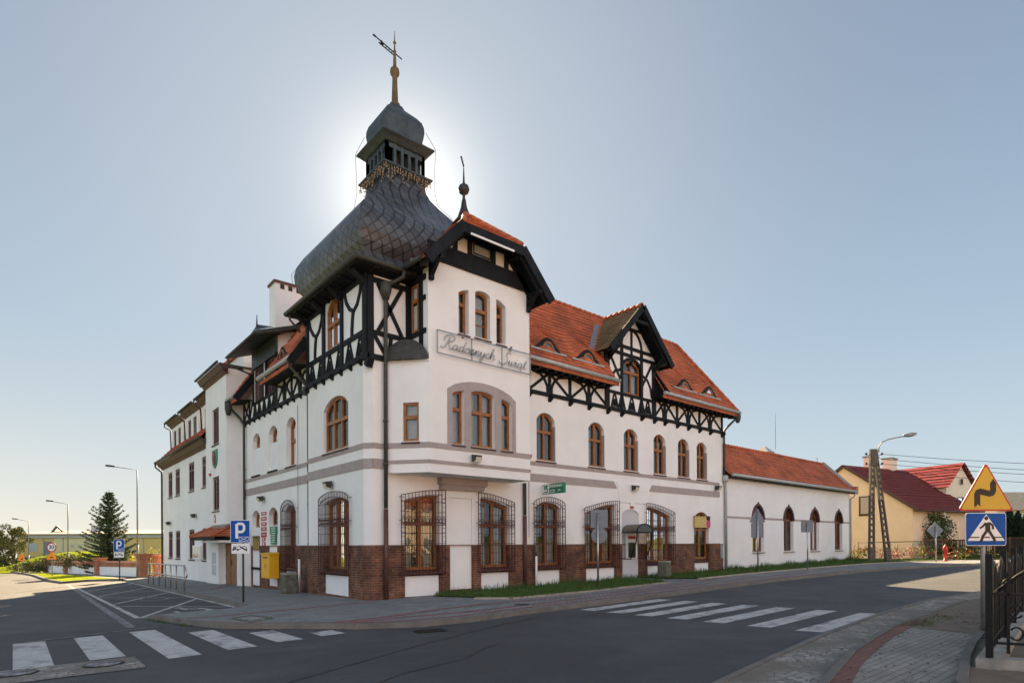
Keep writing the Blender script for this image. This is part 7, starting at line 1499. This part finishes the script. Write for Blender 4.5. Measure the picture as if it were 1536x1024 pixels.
def timber_fence(p0, p1, label, h=1.15, name='timber_fence', m='wood_fence', gap=2.0, slats=True):
    t = thing(name, label, 'fence', gp((p0[0]+p1[0])/2, (p0[1]+p1[1])/2)); a, b = Vector((*p0, 0)), Vector((*p1, 0)); L = (b-a).length; n = max(1, round(L/gap))
    for k in range(n+1): p = a.lerp(b, k/n); mb = MB(); z = gz(p.x, p.y); mb.box((p.x-.06, p.y-.06, z-.05), (p.x+.06, p.y+.06, z+h+.05)); mb.build('post', m, t)
    mb = MB()
    for zz in (.18, h-.04): mb.bar(gp(a.x, a.y, zz), gp(b.x, b.y, zz), .05, .10)
    mb.build('rail', m, t)
    if slats:
        mb = MB(); k = 0
        while k*.14 < L: p = a.lerp(b, k*.14/L); z = gz(p.x, p.y); mb.bar((p.x, p.y, z+.06), (p.x, p.y, z+h-.06), .085, .02, (b-a).cross(Z)); k += 1
        mb.build('slats', 'bark', t)
fa, fbp = at(1386, 44), at(1418, 44.5); timber_fence(fa, fbp, 'short brown wooden garden fence below the flowering bush', 1.3)
timber_fence(at(1424, 47), at(1476, 46), 'brown wooden fence left of the crossing sign', 1.2); timber_fence(at(1478, 46), at(1600, 40), 'long brown wooden fence right of the crossing sign', 1.3)
bush('shrub', *at(1430, 46), 1.2, .8, 1.2, 'leaf_olive', 'low olive shrub by the wooden fence near the porch', 'shrub', 1200, .07); bush('shrub', *at(1450, 45), 1.6, .8, 1.0, 'leaf_olive', 'low spreading shrub left of the crossing sign pole', 'shrub', 1300, .07); bush('shrub', *at(1410, 44.6), .9, .6, .7, 'leaf', 'small green shrub at the foot of the short fence', 'shrub', 700, .06)
for k, (px, D, h, w) in enumerate(((1502, 49, 2.9, .75), (1514, 48, 3.5, .85), (1527, 47, 3.1, .8), (1542, 46, 3.3, .8))):
    x, y = at(px, D); z = gz(x, y); t = thing('thuja', ['leftmost of the dark thujas behind the crossing sign', 'tallest of the dark thujas behind the crossing sign', 'third dark thuja from the crossing sign, shorter than its neighbours', 'last dark thuja at the right edge'][k], 'tree', gp(x, y), 'dark columnar thujas'); mb = MB()
    for j in range(26): f = j/26; r = w*(1-f)**.55; clump(mb, (x, y, z+.15+h*f), (r, r, .3), 130, .085)
    mb.build('crown', 'leaf_thuja', t, norm=False); mb = MB(); mb.tube([(x, y, z), (x, y, z+h*.8)], .07, 6); mb.build('trunk', 'bark', t)
for k, (px, D, h) in enumerate(((1508, 92, 7.6), (1530, 98, 8.2))): tree(*at(px, D), h, 2.6, ['left', 'right'][k]+' tree top showing above the ribbed grey roof', 'leaf_olive', 1500, .22, trunk=.3, clumps=22)
#tree(*at(1538, 38), 4.2, 1.3, 'dark bushy tree at the right edge before the grey roofed house', 'leaf', 2400, .11, trunk=.12)
# ---------------------------------------------------------------- black iron fence on its plinth, right foreground
t = thing('iron_fence', 'black wrought iron fence with scrolled pickets on a concrete plinth', 'fence', gp(.6, -14.6)); f0 = Vector((.86, -14.49, 0)); fdir = Vector((math.cos(R_(6.5)), math.sin(R_(6.5)), 0)); sdir = Vector((.30, -.954, 0)).normalized()
mb = MB(); zt = lambda p: gz(p.x, p.y)
def fseg(mb, a, b, w, z0, z1):
    d = (b-a).normalized(); q = Vector((-d.y, d.x, 0))*w/2; mb.hexa([gp((a-q).x, (a-q).y, z0), gp((b-q).x, (b-q).y, z0), gp((b+q).x, (b+q).y, z0), gp((a+q).x, (a+q).y, z0)], [gp((a-q).x, (a-q).y, z1), gp((b-q).x, (b-q).y, z1), gp((b+q).x, (b+q).y, z1), gp((a+q).x, (a+q).y, z1)])
E_ = f0+fdir*9; S_ = f0+sdir*3
fseg(mb, f0-fdir*.14, E_, .24, -.2, .10); fseg(mb, f0, S_, .24, -.2, .104); mb.build('plinth', 'concrete', t)
def fpost(p, h, w=.07):
    mb = MB(); z = zt(p); mb.bar((p.x, p.y, z+.08), (p.x, p.y, z+h), w, w, fdir); mb.build('post', 'iron_black', t)
PH = 1.34
for k in range(6): fpost(f0+fdir*1.9*k, PH)
fpost(f0+sdir*1.1, PH); fpost(f0+sdir*2.3, PH)
for d, L in ((fdir, 9.4), (sdir, 2.9)):
    mb = MB()
    for h in (.28, .86): a, b = f0, f0+d*L; mb.bar(gp(a.x, a.y, h), gp(b.x, b.y, h), .03, .03)
    mb.build('rail', 'iron_black', t); mb = MB(); n = int(L/.175)
    for k in range(1, n):
        if k % 6 == 0: continue
        p = f0+d*.175*k; u = (k % 6)/6; hh = .92+.26*math.sin(math.pi*u); z = zt(p); mb.bar((p.x, p.y, z+.16), (p.x, p.y, z+hh), .03, .03, d); q = Vector((p.x, p.y, z+hh)); mb.hexa([q+d*a+d.cross(Z)*b for a, b in ((-.03, 0), (0, -.012), (.03, 0), (0, .012))], [q+Z*.09+d*a+d.cross(Z)*b for a, b in ((-.004, 0), (0, -.004), (.004, 0), (0, .004))])
        pts = [Vector((p.x, p.y, z+hh-.06))+d*.045*math.cos(R_(a))+Z*.045*math.sin(R_(a)) for a in range(0, 330, 30)]; mb.tube(pts, .013, 5)
        for zz_, sg_ in ((.40, 1), (.66, -1)): mb.tube([Vector((p.x, p.y, z+zz_))+d*(.075+.06*math.cos(R_(a))*sg_)+Z*.075*math.sin(R_(a)) for a in range(-150, 151, 30)], .011, 5)
    mb.build('picket', 'iron_black', t)
    mb = MB(); k = 0
    while k*1.05 < L-.5:
        pts = []
        for i in range(11): u = i/10; p = f0+d*(1.05*k+.08+.89*u); pts.append(Vector((p.x, p.y, zt(p)+.90+.30*math.sin(math.pi*u))))
        mb.tube(pts, .02, 6); k += 1
    mb.build('scroll_arch', 'iron_black', t)
x_ = [(1.0, -15.2), (5, -15.6), (9, -17.2), (3, -18)]
mb = MB(); blades(mb, [(1.1, -14.8), (8, -15.9), (8, -18), (1.6, -17)], 1800, .10, .009, -.02); tag(mb.build('garden_plants', 'leaf', norm=False), 'dark low plants behind the black iron fence', 'plants', kind='stuff')
mb = MB()
for k in range(160): p = (random.uniform(-1.2, 9), random.uniform(-14.4, -12.7)); a = random.uniform(0, 6.28); c = gp(*p, .012); q = Vector((math.cos(a), math.sin(a), 0))*random.uniform(.015, .04); w_ = Vector((-q.y, q.x, 0))*.5; mb.poly([c-q, c-w_+Z*.01, c+q, c+w_+Z*.008])
tag(mb.build('fallen_leaves', 'leaf_autumn' if False else 'bark', norm=False), 'scattered dry leaves on the near pavement and dirt verge', 'leaves', kind='stuff')
# ---------------------------------------------------------------- houses across the street behind the viewer (they face the sun and are what the windows mirror)
for k, (x, y, w, h, m) in enumerate(((6, -36, 13, 6.4, 'house_yellow'), (26, -40, 12, 6.0, 'house_pink'), (-18, -37, 14, 6.6, 'house_yellow'))):
    t = thing('street_house', ['yellow house across the road facing the oriel', 'pink house across the road facing the chapel annex', 'yellow house across the road facing the left street'][k], 'house', gp(x, y)); Fh = Fr((x-w/2, y, 0), X, Y)
    ops = [(1.5+2.6*i, 2.7+2.6*i, 1.0, 'rect', 2.5, 2.5, 0) for i in range(4)]; mb = MB(); sheet_wall(mb, Fh, 0, w, -.6, h, holes=ops, rev=.15); mb.poly([Fh.p(0, -.6), Fh.p(0, h), Fh.p(0, h, -8), Fh.p(0, -.6, -8)]); mb.poly([Fh.p(w, -.6), Fh.p(w, h), Fh.p(w, h, -8), Fh.p(w, -.6, -8)]); mb.build('wall', m, t)
    mb = MB(); mb.tiles(Fh.p(-.4, h-.1, .5), Fh.p(w+.4, h-.1, .5), Fh.p(w+.4, h+3.6, -4), Fh.p(-.4, h+3.6, -4), 10); mb.tiles(Fh.p(-.4, h-.1, -8.5), Fh.p(w+.4, h-.1, -8.5), Fh.p(w+.4, h+3.6, -4), Fh.p(-.4, h+3.6, -4), 4); mb.build('roof', 'roof_tile', t)
    for o in ops: window(t, Fh, o, rev=.12, mull=1, frame='white_plastic', sill=None)
